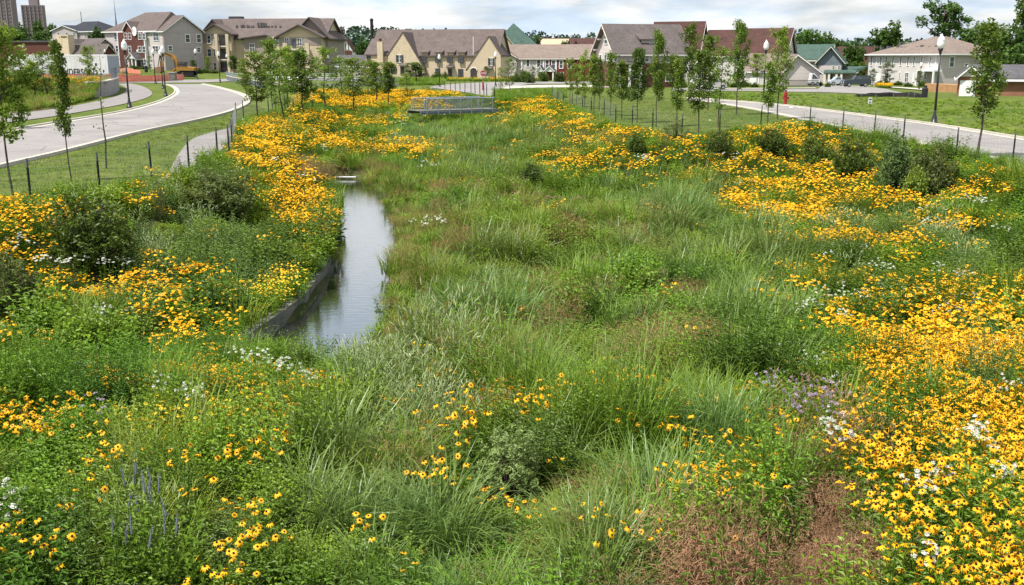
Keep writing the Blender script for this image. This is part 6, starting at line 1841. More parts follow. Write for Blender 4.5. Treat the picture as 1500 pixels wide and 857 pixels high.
for a in [
    ('conifer', 768, 121, 103, 16, 'small pointed conifer with lighter tip at the street lawn'),
    ('conifer', 776, 122, 108, 12, 'small conifer pressed against the lighter tipped one'),
    ('conifer', 795, 120, 106, 13, 'clipped conifer alone between the two street conifer groups'),
    ('conifer', 820, 120.5, 106, 14, 'clipped conifer before the red siding'),
]:
    put_shrub(*a, name='conifer', cat='conifer', lift=0.0)
for i, (u, vb, vt, w, lab) in enumerate([
    (1198, 126, 118, 14, 'round garden bush at the end of the picket railing'), (1212, 128, 121, 8, 'small clipped garden bush at the drive corner'),
    (1180, 126, 119, 12, 'low garden bush behind the picket railing'), (1290, 125, 118, 14, 'hedge bush at the white house door'), (1315, 125, 119, 16, 'low bush before the white house middle windows'),
    (1330, 127, 121, 12, 'bush under the white house double window'), (1350, 127, 118, 12, 'bush under the white house porch edge'), (168, 101, 95, 16, 'low hedge bush before the pale siding wing'),
    (195, 101, 96, 18, 'low hedge bush before the red brick bay'), (212, 101, 97, 12, 'low hedge bush beside the brick bay corner'), (300, 107, 101, 16, 'low hedge bush before the first tan wing'),
    (313, 107.5, 102, 14, 'hedge bush under the tan wing windows'), (293, 108, 100, 9, 'dark bush against the grey gable wall'), (560, 113, 107, 16, 'low bush at the foot of the stucco chimney'),
    (585, 114, 108, 14, 'low bush below the first stucco gable'), (652, 116, 105, 9, 'upright bush beside the stucco house door'), (668, 116, 108, 14, 'low bush just past the stucco house door'),
    (677, 116, 108, 12, 'low bush below the last stucco dormer'), (640, 116, 106, 16, 'low bush by the stucco house middle windows'), (755, 121, 106, 12, 'loose bush before the grey row house'),
    (1060, 127, 117, 16, 'dark bush behind the silver car roof'), (1090, 127, 118, 18, 'dark bush before the low garage'), (1075, 128, 121, 12, 'low bush along the far street lawn'), (1105, 128, 121, 12, 'low bush under the light round tree'),
    (1000, 130, 116, 12, 'dark bush at the craftsman house corner')]):
    put_shrub('round', u, vb, vt, w, lab, group='garden bushes by the houses', name='garden_bush', cat='bush', lift=0.0)
# ------------------------------------------------------------------ meadow plants: prototypes
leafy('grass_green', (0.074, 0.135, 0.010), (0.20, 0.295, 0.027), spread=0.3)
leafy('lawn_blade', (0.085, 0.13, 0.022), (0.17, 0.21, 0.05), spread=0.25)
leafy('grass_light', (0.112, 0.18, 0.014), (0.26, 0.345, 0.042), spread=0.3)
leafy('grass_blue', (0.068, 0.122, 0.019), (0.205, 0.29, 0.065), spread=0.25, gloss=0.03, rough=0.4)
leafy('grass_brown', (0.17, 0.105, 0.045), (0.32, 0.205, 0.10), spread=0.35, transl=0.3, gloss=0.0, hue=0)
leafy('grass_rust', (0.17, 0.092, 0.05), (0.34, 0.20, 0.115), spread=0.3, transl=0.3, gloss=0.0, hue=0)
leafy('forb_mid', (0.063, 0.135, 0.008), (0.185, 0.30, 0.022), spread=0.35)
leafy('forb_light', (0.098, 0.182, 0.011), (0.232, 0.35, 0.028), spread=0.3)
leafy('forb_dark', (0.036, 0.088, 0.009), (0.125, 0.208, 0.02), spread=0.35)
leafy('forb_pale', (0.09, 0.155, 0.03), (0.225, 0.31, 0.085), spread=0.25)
leafy('plume', (0.26, 0.34, 0.13), (0.46, 0.52, 0.27), spread=0.2, hue=0)
leafy('petal', (0.80, 0.355, 0.003), (0.93, 0.525, 0.012), spread=0.12, transl=0.25, hue=0)
leafy('petal_yellow', (0.72, 0.43, 0.01), (0.88, 0.58, 0.03), spread=0.12, transl=0.25, hue=0)
leafy('umbel', (0.42, 0.44, 0.34), (0.64, 0.64, 0.56), spread=0.1, transl=0.15, gloss=0.0, hue=0)
leafy('bergamot', (0.38, 0.28, 0.40), (0.55, 0.45, 0.56), spread=0.15, transl=0.2, gloss=0.0, hue=0)
leafy('milkweed', (0.36, 0.11, 0.18), (0.50, 0.20, 0.28), spread=0.15, transl=0.2, gloss=0.0, hue=0)
leafy('bluespike', (0.16, 0.17, 0.22), (0.27, 0.28, 0.34), spread=0.15, transl=0.2, gloss=0.0, hue=0)
M['cone_dark'] = mat('flower_cone', (0.022, 0.010, 0.006), 0.8, 0.2, (0.04, 0.018, 0.01), 60)

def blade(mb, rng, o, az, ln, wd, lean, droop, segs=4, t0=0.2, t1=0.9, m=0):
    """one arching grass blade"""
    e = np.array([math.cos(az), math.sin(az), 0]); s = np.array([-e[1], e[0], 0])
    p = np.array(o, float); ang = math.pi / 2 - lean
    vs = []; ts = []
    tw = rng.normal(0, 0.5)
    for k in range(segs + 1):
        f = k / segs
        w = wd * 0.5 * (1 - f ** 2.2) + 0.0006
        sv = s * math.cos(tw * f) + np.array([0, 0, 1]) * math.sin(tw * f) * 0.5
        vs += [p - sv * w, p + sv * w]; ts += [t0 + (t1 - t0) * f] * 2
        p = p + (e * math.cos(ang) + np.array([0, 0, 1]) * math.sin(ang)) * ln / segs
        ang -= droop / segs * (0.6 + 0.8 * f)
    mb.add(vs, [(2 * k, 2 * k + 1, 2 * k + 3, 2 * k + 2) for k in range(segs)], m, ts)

def leaf(mb, p, d, ln, wd, t, m=0, fold=0.25):
    """a folded lance-shaped leaf starting at p along d"""
    d = d / (np.linalg.norm(d) + 1e-9)
    s = np.cross(d, [0, 0, 1.0]); s /= np.linalg.norm(s) + 1e-9
    u = np.cross(s, d)
    tip = p + d * ln + np.array([0, 0, -0.18 * ln]); mid = p + d * ln * 0.45
    a = mid + s * wd * 0.5 + u * wd * fold; b = mid - s * wd * 0.5 + u * wd * fold
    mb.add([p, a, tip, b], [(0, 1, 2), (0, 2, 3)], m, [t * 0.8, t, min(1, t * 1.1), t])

def p_grass(seed, n=55, h=0.75, wd=0.008, droop=1.3, rad=0.14, lean=0.35, segs=4, var=0.35, seed_heads=0):
    rng = np.random.default_rng(seed); mb = MB()
    for k in range(n):
        r = rad * math.sqrt(rng.random()); a = rng.uniform(0, 6.283)
        ln = h * rng.uniform(1 - var, 1.15)
        blade(mb, rng, (r * math.cos(a), r * math.sin(a), -0.03), a + rng.normal(0, 0.7), ln, wd * rng.uniform(0.7, 1.3), abs(rng.normal(0, lean)), droop * rng.uniform(0.3, 1.3), segs, rng.uniform(0, 0.3), rng.uniform(0.55, 1.0))
    return mb
def p_haze(seed, n=34, h=0.6, sp=42, rad=0.2):
    """fine seed-head grass that reads as brown haze"""
    rng = np.random.default_rng(seed); mb = MB()
    for k in range(n):
        r = rad * math.sqrt(rng.random()); a = rng.uniform(0, 6.283)
        blade(mb, rng, (r * math.cos(a), r * math.sin(a), -0.03), a, h * rng.uniform(0.6, 1.0), 0.0035, abs(rng.normal(0, 0.25)), 0.5, 3, 0.1, 0.5)
    for k in range(n * 9):
        r = (rad + 0.12) * math.sqrt(rng.random()); a = rng.uniform(0, 6.283); z = h * rng.uniform(0.45, 1.05)
        d = np.array([rng.normal(), rng.normal(), rng.normal(0.5, 0.6)])
        p = np.array([r * math.cos(a), r * math.sin(a), z]); d /= np.linalg.norm(d)
        s = np.cross(d, [0.3, 0.2, 1]); s /= np.linalg.norm(s)
        L_ = rng.uniform(0.03, 0.085); w = 0.0032
        mb.add([p - s * w, p + s * w, p + d * L_], [(0, 1, 2)], 0, rng.uniform(0.3, 1))
    return mb
def p_forb(seed, stems=9, h=0.65, leaves=14, ll=0.09, lw=0.024, rad=0.16, top=0.0, bend=0.25):
    rng = np.random.default_rng(seed); mb = MB()
    for k in range(stems):
        r = rad * math.sqrt(rng.random()); a = rng.uniform(0, 6.283)
        o = np.array([r * math.cos(a) * 0.6, r * math.sin(a) * 0.6, -0.03])
        hh = h * rng.uniform(0.65, 1.1)
        e = np.array([math.cos(a) * bend * rng.uniform(0.2, 1.3), math.sin(a) * bend * rng.uniform(0.2, 1.3), 1]) * hh
        mb.tube([o, o + e * 0.5, o + e], [0.004, 0.003, 0.0015], 3, cap=False, t=0.2)
        for j in range(leaves):
            f = 0.12 + 0.9 * (j + rng.random()) / leaves
            az = j * 2.4 + rng.normal(0, 0.3)
            d = np.array([math.cos(az), math.sin(az), rng.uniform(0.1, 0.7)])
            s_ = ll * (1.15 - 0.6 * f) * rng.uniform(0.7, 1.25)
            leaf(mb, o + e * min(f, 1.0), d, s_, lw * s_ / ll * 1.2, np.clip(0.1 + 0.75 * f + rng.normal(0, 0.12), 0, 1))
    return mb
def flower(mb, c, nrm, r, np_, rng, mp, mc, droop=0.25, simple=False):
    nrm = np.array(nrm, float); nrm /= np.linalg.norm(nrm)
    a = np.cross(nrm, [0.31, 0.17, 0.9]); a /= np.linalg.norm(a); b = np.cross(nrm, a)
    if simple:
        vs = [c]; n = 7
        for k in range(n):
            w = 6.283 * k / n; rr = r * rng.uniform(0.8, 1.1)
            vs.append(c + (a * math.cos(w) + b * math.sin(w)) * rr - nrm * droop * rr)
        mb.add(vs, [(0, k + 1, (k + 1) % n + 1) for k in range(n)], mp, rng.uniform(0.2, 1))
        q = c + nrm * r * 0.32
        k3 = [c + (a * math.cos(w) + b * math.sin(w)) * r * 0.27 + nrm * 0.002 for w in (0, 1.57, 3.14, 4.71)]
        mb.add(k3 + [q], [(0, 1, 4), (1, 2, 4), (2, 3, 4), (3, 0, 4)], mc, 0.5)
        return
    for k in range(np_):
        w = 6.283 * k / np_ + rng.normal(0, 0.08); rr = r * rng.uniform(0.85, 1.08)
        d = a * math.cos(w) + b * math.sin(w); s = -a * math.sin(w) + b * math.cos(w)
        wd = r * 0.175
        dr = droop * rng.uniform(0.5, 1.5)
        p0 = c + d * r * 0.16; p1 = c + d * rr * 0.58 - nrm * rr * dr * 0.25; p2 = c + d * rr - nrm * rr * dr
        t = rng.uniform(0.25, 1)
        mb.add([p0 - s * wd * 0.4, p0 + s * wd * 0.4, p1 + s * wd, p1 - s * wd, p2], [(0, 1, 2, 3), (3, 2, 4)], mp, [t * 0.4, t * 0.4, t, t, t])
    ring = [c + (a * math.cos(6.283 * k / 7) + b * math.sin(6.283 * k / 7)) * r * 0.27 for k in range(7)]
    r2 = [c + (a * math.cos(6.283 * k / 7) + b * math.sin(6.283 * k / 7)) * r * 0.22 + nrm * r * 0.22 for k in range(7)]
    mb.add(ring + r2 + [c + nrm * r * 0.34], [(k, (k + 1) % 7, 7 + (k + 1) % 7, 7 + k) for k in range(7)] + [(7 + k, 7 + (k + 1) % 7, 14) for k in range(7)], mc, 0.5)
def susan_layout(seed, heads, h=0.62, rad=0.2):
    rng = np.random.default_rng(seed); out = []
    for k in range(heads):
        a = k * 2.4 + rng.normal(0, 0.5); r = rad * math.sqrt((k + 0.6) / heads)
        hh = h * rng.uniform(0.78, 1.1)
        base = np.array([r * 0.35 * math.cos(a), r * 0.35 * math.sin(a), -0.03])
        tip = np.array([r * math.cos(a), r * math.sin(a), hh])
        nrm = np.array([rng.normal(-0.12, 0.42), rng.normal(-0.2, 0.42), 1.0])
        out.append((base, tip, nrm))
    return out
def p_susan(seed, heads=8, far=False, h=0.62, rad=0.21, petal_m=1, r=0.037):
    rng = np.random.default_rng(seed + 50); mb = MB()
    for base, tip, nrm in susan_layout(seed, heads, h, rad):
        mid = (base + tip) / 2 + np.array([0, 0, 0.05])
        mb.tube([base, mid, tip], [0.004, 0.003, 0.0025], 3, cap=False, t=0.3)
        for j in range(5 if not far else 4):
            f = 0.1 + 0.62 * (j + rng.random()) / 5; az = rng.uniform(0, 6.283)
            p = base + (tip - base) * f
            leaf(mb, p, np.array([math.cos(az), math.sin(az), 0.5]), rng.uniform(0.07, 0.13), 0.028, np.clip(0.15 + 0.6 * f + rng.normal(0, 0.1), 0, 1))
        flower(mb, tip, nrm, r * rng.uniform(0.85, 1.12), 12, rng, petal_m, 2, droop=rng.uniform(0.1, 0.7), simple=far)
    return mb
def p_bidens(seed, heads=26, h=0.4, rad=0.25):
    """low leafy mat with many small yellow flowers"""
    rng = np.random.default_rng(seed); mb = p_forb(seed, 11, h * 0.95, 12, 0.06, 0.016, rad)
    for k in range(heads):
        r = rad * math.sqrt(rng.random()); a = rng.uniform(0, 6.283)
        c = np.array([r * math.cos(a), r * math.sin(a), h * rng.uniform(0.75, 1.1)])
        flower(mb, c, (rng.normal(0, 0.3), rng.normal(-0.2, 0.3), 1), 0.017, 7, rng, 1, 1, 0.15, simple=True)
    return mb
def p_plume(seed, n=26, h=0.8):
    """pale tapering flower spikes over leafy stems"""
    rng = np.random.default_rng(seed); mb = p_forb(seed, 10, h * 0.8, 14, 0.11, 0.02, 0.2, bend=0.35)
    for k in range(n):
        r = 0.3 * math.sqrt(rng.random()); a = rng.uniform(0, 6.283)
        p = np.array([r * math.cos(a), r * math.sin(a), h * rng.uniform(0.6, 1.05)])
        d = np.array([math.cos(a) * 0.5, math.sin(a) * 0.5, 1]) + rng.normal(0, 0.25, 3); d /= np.linalg.norm(d)
        L_ = rng.uniform(0.06, 0.12)
        mb.tube([p, p + d * L_ * 0.5, p + d * L_], [0.004, 0.008, 0.001], 4, 1, cap=False, t=rng.uniform(0.2, 1))
    return mb
def p_yarrow_head(mb, c, r, rng, m):
    n = 9; vs = [c + np.array([0, 0, 0.012])]
    for k in range(n):
        w = 6.283 * k / n; rr = r * rng.uniform(0.75, 1.15)
        vs.append(c + np.array([math.cos(w) * rr, math.sin(w) * rr, -0.006]))
    mb.add(vs, [(0, k + 1, (k + 1) % n + 1) for k in range(n)], m, rng.uniform(0.3, 1))
    for k in range(16):
        w = rng.uniform(0, 6.283); q = r * math.sqrt(rng.random()); p = c + np.array([math.cos(w) * q, math.sin(w) * q, 0.012 * (1 - q / r) + 0.004])
        s = r * 0.22
        mb.add([p + (-s, 0, 0), p + (0, -s, 0.003), p + (s, 0, 0), p + (0, s, 0.003), p + (0, 0, s * 0.6)], [(0, 1, 4), (1, 2, 4), (2, 3, 4), (3, 0, 4)], m, rng.uniform(0.4, 1))
def p_weed(seed, n=16, h=0.14):
    """low ground leaves"""
    rng = np.random.default_rng(seed); mb = MB()
    for k in range(n):
        r = 0.22 * math.sqrt(rng.random()); a = rng.uniform(0, 6.283)
        p = np.array([r * math.cos(a), r * math.sin(a), rng.uniform(0, h)])
        leaf(mb, p, np.array([math.cos(a * 3), math.sin(a * 3), rng.uniform(0.1, 0.9)]), rng.uniform(0.06, 0.12), 0.04, rng.uniform(0.1, 0.9))
    return mb

def proto(name, mb, mats):
    return bpy.data.objects.new(name, mb.mesh(name, [M[m] for m in mats]))
PROTO = {}
def add_set(key, obs): PROTO[key] = obs
g4 = range(4)
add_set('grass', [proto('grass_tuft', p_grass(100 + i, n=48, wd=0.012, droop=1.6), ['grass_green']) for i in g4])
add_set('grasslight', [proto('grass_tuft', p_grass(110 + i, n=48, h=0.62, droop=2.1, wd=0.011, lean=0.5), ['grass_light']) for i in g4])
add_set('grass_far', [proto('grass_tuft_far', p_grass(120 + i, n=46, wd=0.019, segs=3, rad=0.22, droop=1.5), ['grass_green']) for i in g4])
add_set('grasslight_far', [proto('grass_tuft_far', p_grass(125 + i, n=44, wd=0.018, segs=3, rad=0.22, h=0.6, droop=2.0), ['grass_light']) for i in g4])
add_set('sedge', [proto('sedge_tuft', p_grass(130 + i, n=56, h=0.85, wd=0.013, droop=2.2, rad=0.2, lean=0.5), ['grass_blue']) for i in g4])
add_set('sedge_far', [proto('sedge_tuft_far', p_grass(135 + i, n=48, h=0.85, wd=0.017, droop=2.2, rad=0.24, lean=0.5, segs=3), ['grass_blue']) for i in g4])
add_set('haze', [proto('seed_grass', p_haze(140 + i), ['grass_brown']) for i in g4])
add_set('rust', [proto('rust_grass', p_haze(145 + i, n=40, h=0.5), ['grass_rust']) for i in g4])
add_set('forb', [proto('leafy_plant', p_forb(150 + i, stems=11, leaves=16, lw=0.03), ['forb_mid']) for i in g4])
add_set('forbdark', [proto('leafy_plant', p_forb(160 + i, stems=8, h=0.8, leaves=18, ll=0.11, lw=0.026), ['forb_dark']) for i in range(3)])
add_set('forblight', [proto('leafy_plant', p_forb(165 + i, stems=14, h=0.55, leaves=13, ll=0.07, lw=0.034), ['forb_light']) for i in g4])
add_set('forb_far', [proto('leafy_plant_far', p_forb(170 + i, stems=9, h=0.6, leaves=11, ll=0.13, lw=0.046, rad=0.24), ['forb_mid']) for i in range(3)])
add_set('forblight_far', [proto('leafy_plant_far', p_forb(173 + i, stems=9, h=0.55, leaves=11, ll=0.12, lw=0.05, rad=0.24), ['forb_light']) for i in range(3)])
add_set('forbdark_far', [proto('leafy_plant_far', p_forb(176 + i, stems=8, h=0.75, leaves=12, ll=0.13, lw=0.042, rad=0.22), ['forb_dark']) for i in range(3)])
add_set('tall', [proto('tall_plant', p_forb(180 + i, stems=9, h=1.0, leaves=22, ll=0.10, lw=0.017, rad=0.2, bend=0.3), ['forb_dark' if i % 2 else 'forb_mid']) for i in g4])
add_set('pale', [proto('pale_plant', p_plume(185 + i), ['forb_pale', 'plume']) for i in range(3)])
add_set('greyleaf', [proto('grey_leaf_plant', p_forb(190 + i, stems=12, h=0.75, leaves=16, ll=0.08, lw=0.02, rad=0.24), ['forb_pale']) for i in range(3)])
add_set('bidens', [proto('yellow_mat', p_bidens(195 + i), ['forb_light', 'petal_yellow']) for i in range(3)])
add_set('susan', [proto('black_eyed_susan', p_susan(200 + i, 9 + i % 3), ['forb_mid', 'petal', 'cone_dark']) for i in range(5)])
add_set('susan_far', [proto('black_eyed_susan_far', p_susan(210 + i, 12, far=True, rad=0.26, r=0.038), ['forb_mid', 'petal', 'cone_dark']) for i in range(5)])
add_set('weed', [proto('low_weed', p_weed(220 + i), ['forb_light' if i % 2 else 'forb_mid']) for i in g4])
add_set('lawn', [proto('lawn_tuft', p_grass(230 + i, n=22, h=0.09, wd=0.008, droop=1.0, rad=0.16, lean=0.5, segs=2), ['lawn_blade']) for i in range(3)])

def scatter(name, label, keys, pts, scl, tone, rng, sub=None, tilt=0.12):
    """one 'stuff' object: plants instanced on points"""
    obs = []
    for k in keys: obs += PROTO[k]
    c = bpy.data.collections.new(name + '_kinds')
    order = []
    for i, o in enumerate(obs):
        q = o.copy(); q.name = '%s_%02d' % (name, i); c.objects.link(q); order.append(q.name)
    n = len(pts)
    me = bpy.data.meshes.new(name)
    me.vertices.add(n); me.vertices.foreach_set('co', np.asarray(pts, np.float32).ravel())
    idx = rng.integers(0, len(obs), n) if sub is None else sub
    rot = np.stack([rng.normal(0, tilt, n), rng.normal(0, tilt, n), rng.uniform(0, 6.283, n)], 1)
    for an, ty, data, fld in (('scl', 'FLOAT_VECTOR', scl, 'vector'), ('rot', 'FLOAT_VECTOR', rot, 'vector'), ('pick', 'INT', idx, 'value'), ('tone', 'FLOAT', tone, 'value')):
        a = me.attributes.new(an, ty, 'POINT')
        a.data.foreach_set(fld, np.asarray(data, np.int32 if ty == 'INT' else np.float32).ravel())
    o = link(name, me)
    ng = bpy.data.node_groups.new(name, 'GeometryNodeTree')
    ng.interface.new_socket('Geometry', in_out='INPUT', socket_type='NodeSocketGeometry')
    ng.interface.new_socket('Geometry', in_out='OUTPUT', socket_type='NodeSocketGeometry')
    A = ng.nodes.new; Lk = ng.links.new
    gi, go = A('NodeGroupInput'), A('NodeGroupOutput')
    ci = A('GeometryNodeCollectionInfo'); ci.inputs['Collection'].default_value = c; ci.inputs['Separate Children'].default_value = True; ci.inputs['Reset Children'].default_value = True
    ip = A('GeometryNodeInstanceOnPoints'); ip.inputs['Pick Instance'].default_value = True
    def attr(nm, ty):
        x = A('GeometryNodeInputNamedAttribute'); x.data_type = ty; x.inputs['Name'].default_value = nm; return [s for s in x.outputs if s.enabled and s.name == 'Attribute'][0]
    Lk(gi.outputs[0], ip.inputs['Points']); Lk(ci.outputs[0], ip.inputs['Instance'])
    Lk(attr('pick', 'INT'), ip.inputs['Instance Index']); Lk(attr('rot', 'FLOAT_VECTOR'), ip.inputs['Rotation']); Lk(attr('scl', 'FLOAT_VECTOR'), ip.inputs['Scale'])
    Lk(ip.outputs[0], go.inputs[0])
    md = o.modifiers.new('plants', 'NODES'); md.node_group = ng
    return tag(o, label, kind='stuff')

# ------------------------------------------------------------------ where what grows (patches given on the photo, laid out on the ground)
def patch(pts, lift=0.5): return Gxy(pts, lift)
YEL = [(0.85, [(345, 192), (398, 172), (440, 178), (432, 205), (455, 235), (488, 262), (497, 300), (492, 345), (440, 330), (400, 290), (382, 252), (335, 238)]),
       (0.75, [(392, 168), (560, 164), (575, 178), (500, 181), (400, 178)]),
       (0.7, [(452, 190), (530, 195), (600, 205), (650, 220), (660, 232), (560, 216), (500, 222), (470, 214)]),
       (0.9, [(400, 152), (470, 150), (600, 150), (600, 122), (450, 124)]),
       (1.0, [(600, 152), (598, 130), (640, 128), (672, 134), (670, 142)]),
       (0.9, [(-60, 285), (60, 300), (92, 335), (110, 372), (185, 388), (245, 412), (295, 452), (335, 492), (305, 502), (245, 478), (190, 430), (100, 418), (50, 400), (-60, 410)]),
       (0.6, [(150, 296), (215, 262), (245, 280), (200, 312), (160, 318)]),
       (0.5, [(240, 362), (345, 365), (350, 412), (310, 432), (240, 402)]),
       (0.6, [(165, 552), (200, 525), (300, 512), (470, 535), (550, 590), (480, 602), (430, 615), (380, 572), (250, 582), (180, 575)]),
       (0.55, [(-80, 570), (90, 578), (92, 622), (-80, 645)]), (0.4, [(-80, 690), (100, 700), (90, 800), (-80, 857)]),
       (0.55, [(300, 775), (345, 765), (410, 790), (420, 880), (240, 880)]), (0.7, [(320, 765), (405, 772), (400, 835), (330, 835)]),
       (0.4, [(490, 845), (600, 835), (600, 900), (480, 900)]), (0.35, [(590, 720), (690, 715), (690, 760), (590, 760)]),
       (0.35, [(760, 495), (870, 498), (870, 535), (770, 545)]), (0.2, [(720, 545), (950, 555), (950, 605), (740, 620)]), (0.55, [(970, 580), (1160, 572), (1160, 645), (980, 650)]),
       (0.14, [(600, 640), (740, 620), (900, 690), (700, 720)]), (0.5, [(1000, 680), (1160, 660), (1170, 710), (1010, 730)]), (0.25, [(880, 770), (1000, 765), (1000, 830), (890, 830)]), (0.25, [(780, 690), (900, 690), (860, 735), (780, 735)]),
       (0.08, [(300, 640), (420, 640), (480, 700), (300, 700)]), (0.06, [(150, 640), (330, 620), (380, 760), (150, 720)]),
       (0.9, [(735, 148), (790, 141), (802, 150), (812, 158), (880, 172), (930, 190), (952, 200), (930, 216), (900, 206), (860, 196), (800, 170), (750, 171), (738, 160)]),
       (0.95, [(787, 229), (830, 217), (900, 214), (950, 200), (1000, 205), (1040, 206), (1120, 186), (1160, 181), (1240, 200), (1290, 226), (1300, 262), (1250, 277), (1100, 266), (1060, 256), (1000, 248), (930, 246), (870, 253), (830, 250), (790, 238)]),
       (0.85, [(1030, 256), (1250, 270), (1330, 272), (1400, 243), (1445, 240), (1440, 277), (1350, 292), (1240, 304), (1150, 332), (1080, 302)]),
       (0.45, [(1100, 330), (1250, 308), (1330, 298), (1700, 280), (1700, 335), (1400, 328), (1300, 372), (1210, 388), (1120, 390)]),
       (0.6, [(1150, 412), (1185, 410), (1180, 450), (1150, 448)]),
       (0.55, [(1130, 440), (1290, 420), (1290, 490), (1200, 490)]),
       (1.0, [(1195, 480), (1290, 420), (1400, 400), (1800, 395), (1900, 1000), (1215, 1000), (1300, 800), (1325, 760), (1235, 690), (1225, 640), (1265, 600), (1285, 520)]),
       (0.7, [(600, 160), (640, 152), (660, 160), (640, 172)])]
YEL = [(d, patch(p)) for d, p in YEL]
BID = [(0.9, patch([(378, 402), (442, 410), (480, 380), (486, 395), (445, 452), (372, 478), (355, 440)], 0.3)), (0.35, patch([(180, 590), (430, 590), (430, 660), (180, 660)], 0.3)),
       (0.3, patch([(560, 545), (640, 520), (660, 600), (560, 620)], 0.3)), (0.4, patch([(560, 255), (700, 262), (690, 275), (600, 268)], 0.3))]
RUST = [(1.0, patch([(1165, 640), (1240, 640), (1310, 765), (1300, 800), (1240, 900), (880, 960), (930, 815), (1080, 795), (1165, 770), (1190, 720)], 0.3)), (0.75, patch([(450, 226), (560, 232), (560, 260), (520, 260), (470, 246)], 0.4)), (0.5, patch([(880, 190), (930, 205), (920, 222), (870, 212)], 0.3))]
HAZE = [(0.8, patch([(575, 420), (640, 400), (740, 430), (760, 560), (680, 590), (640, 470), (580, 470)], 0.3)), (0.6, patch([(800, 425), (960, 430), (1060, 510), (1000, 560), (820, 560), (760, 500)], 0.3)), (0.55, patch([(700, 690), (880, 700), (880, 830), (720, 857)], 0.3)),
        (0.9, patch([(560, 280), (690, 285), (690, 335), (650, 385), (585, 400), (570, 330)], 0.3)), (0.4, patch([(720, 200), (880, 190), (900, 215), (780, 225)], 0.3)), (0.35, patch([(700, 270), (1000, 320), (980, 380), (740, 390)], 0.3)), (0.5, patch([(640, 600), (740, 580), (740, 640), (650, 660)], 0.3))]
PALE = [(0.95, patch([(500, 510), (545, 478), (645, 468), (668, 560), (655, 620), (570, 605), (520, 548)], 0.6)), (0.5, patch([(200, 300), (300, 260), (330, 300), (250, 370), (200, 370)], 0.5)), (0.4, patch([(1200, 330), (1420, 330), (1400, 400), (1250, 400)], 0.4)), (0.3, patch([(0, 800), (160, 790), (160, 900), (0, 900)], 0.4))]
GREY = [(0.6, patch([(190, 280), (450, 300), (480, 370), (380, 430), (250, 440), (180, 400)], 0.4)), (0.55, patch([(1090, 310), (1500, 320), (1500, 400), (1250, 410), (1120, 400)], 0.4)), (0.6, patch([(160, 690), (300, 690), (260, 800), (120, 800)], 0.4)), (0.6, patch([(690, 630), (800, 620), (810, 680), (700, 690)], 0.4))]
SEDGE = [(0.75, patch([(600, 175), (800, 178), (860, 215), (790, 260), (690, 262), (600, 230), (560, 195)], 0.4)), (0.6, patch([(900, 258), (1050, 262), (1200, 380), (1170, 460), (1080, 470), (1000, 380), (880, 320)], 0.4)), (0.5, patch([(470, 640), (610, 600), (690, 800), (700, 900), (440, 900), (420, 760)], 0.4)),
         (0.5, patch([(600, 350), (760, 340), (780, 470), (640, 480)], 0.4)), (0.55, patch([(860, 690), (980, 690), (1000, 857), (800, 900)], 0.4))]
CENTRE = patch([(560, 170), (740, 160), (900, 215), (1050, 262), (1230, 400), (1190, 480), (1100, 640), (1180, 760), (900, 900), (430, 900), (560, 640), (640, 560), (600, 330), (560, 250)], 0.3)
LUSH = patch([(-80, 480), (330, 500), (350, 520), (180, 560), (-80, 560)], 0.3)
def fld(zones, x, y):
    v = np.zeros(len(x))
    for d, p in zones: v = np.maximum(v, d * inpoly(x, y, p))
    return v

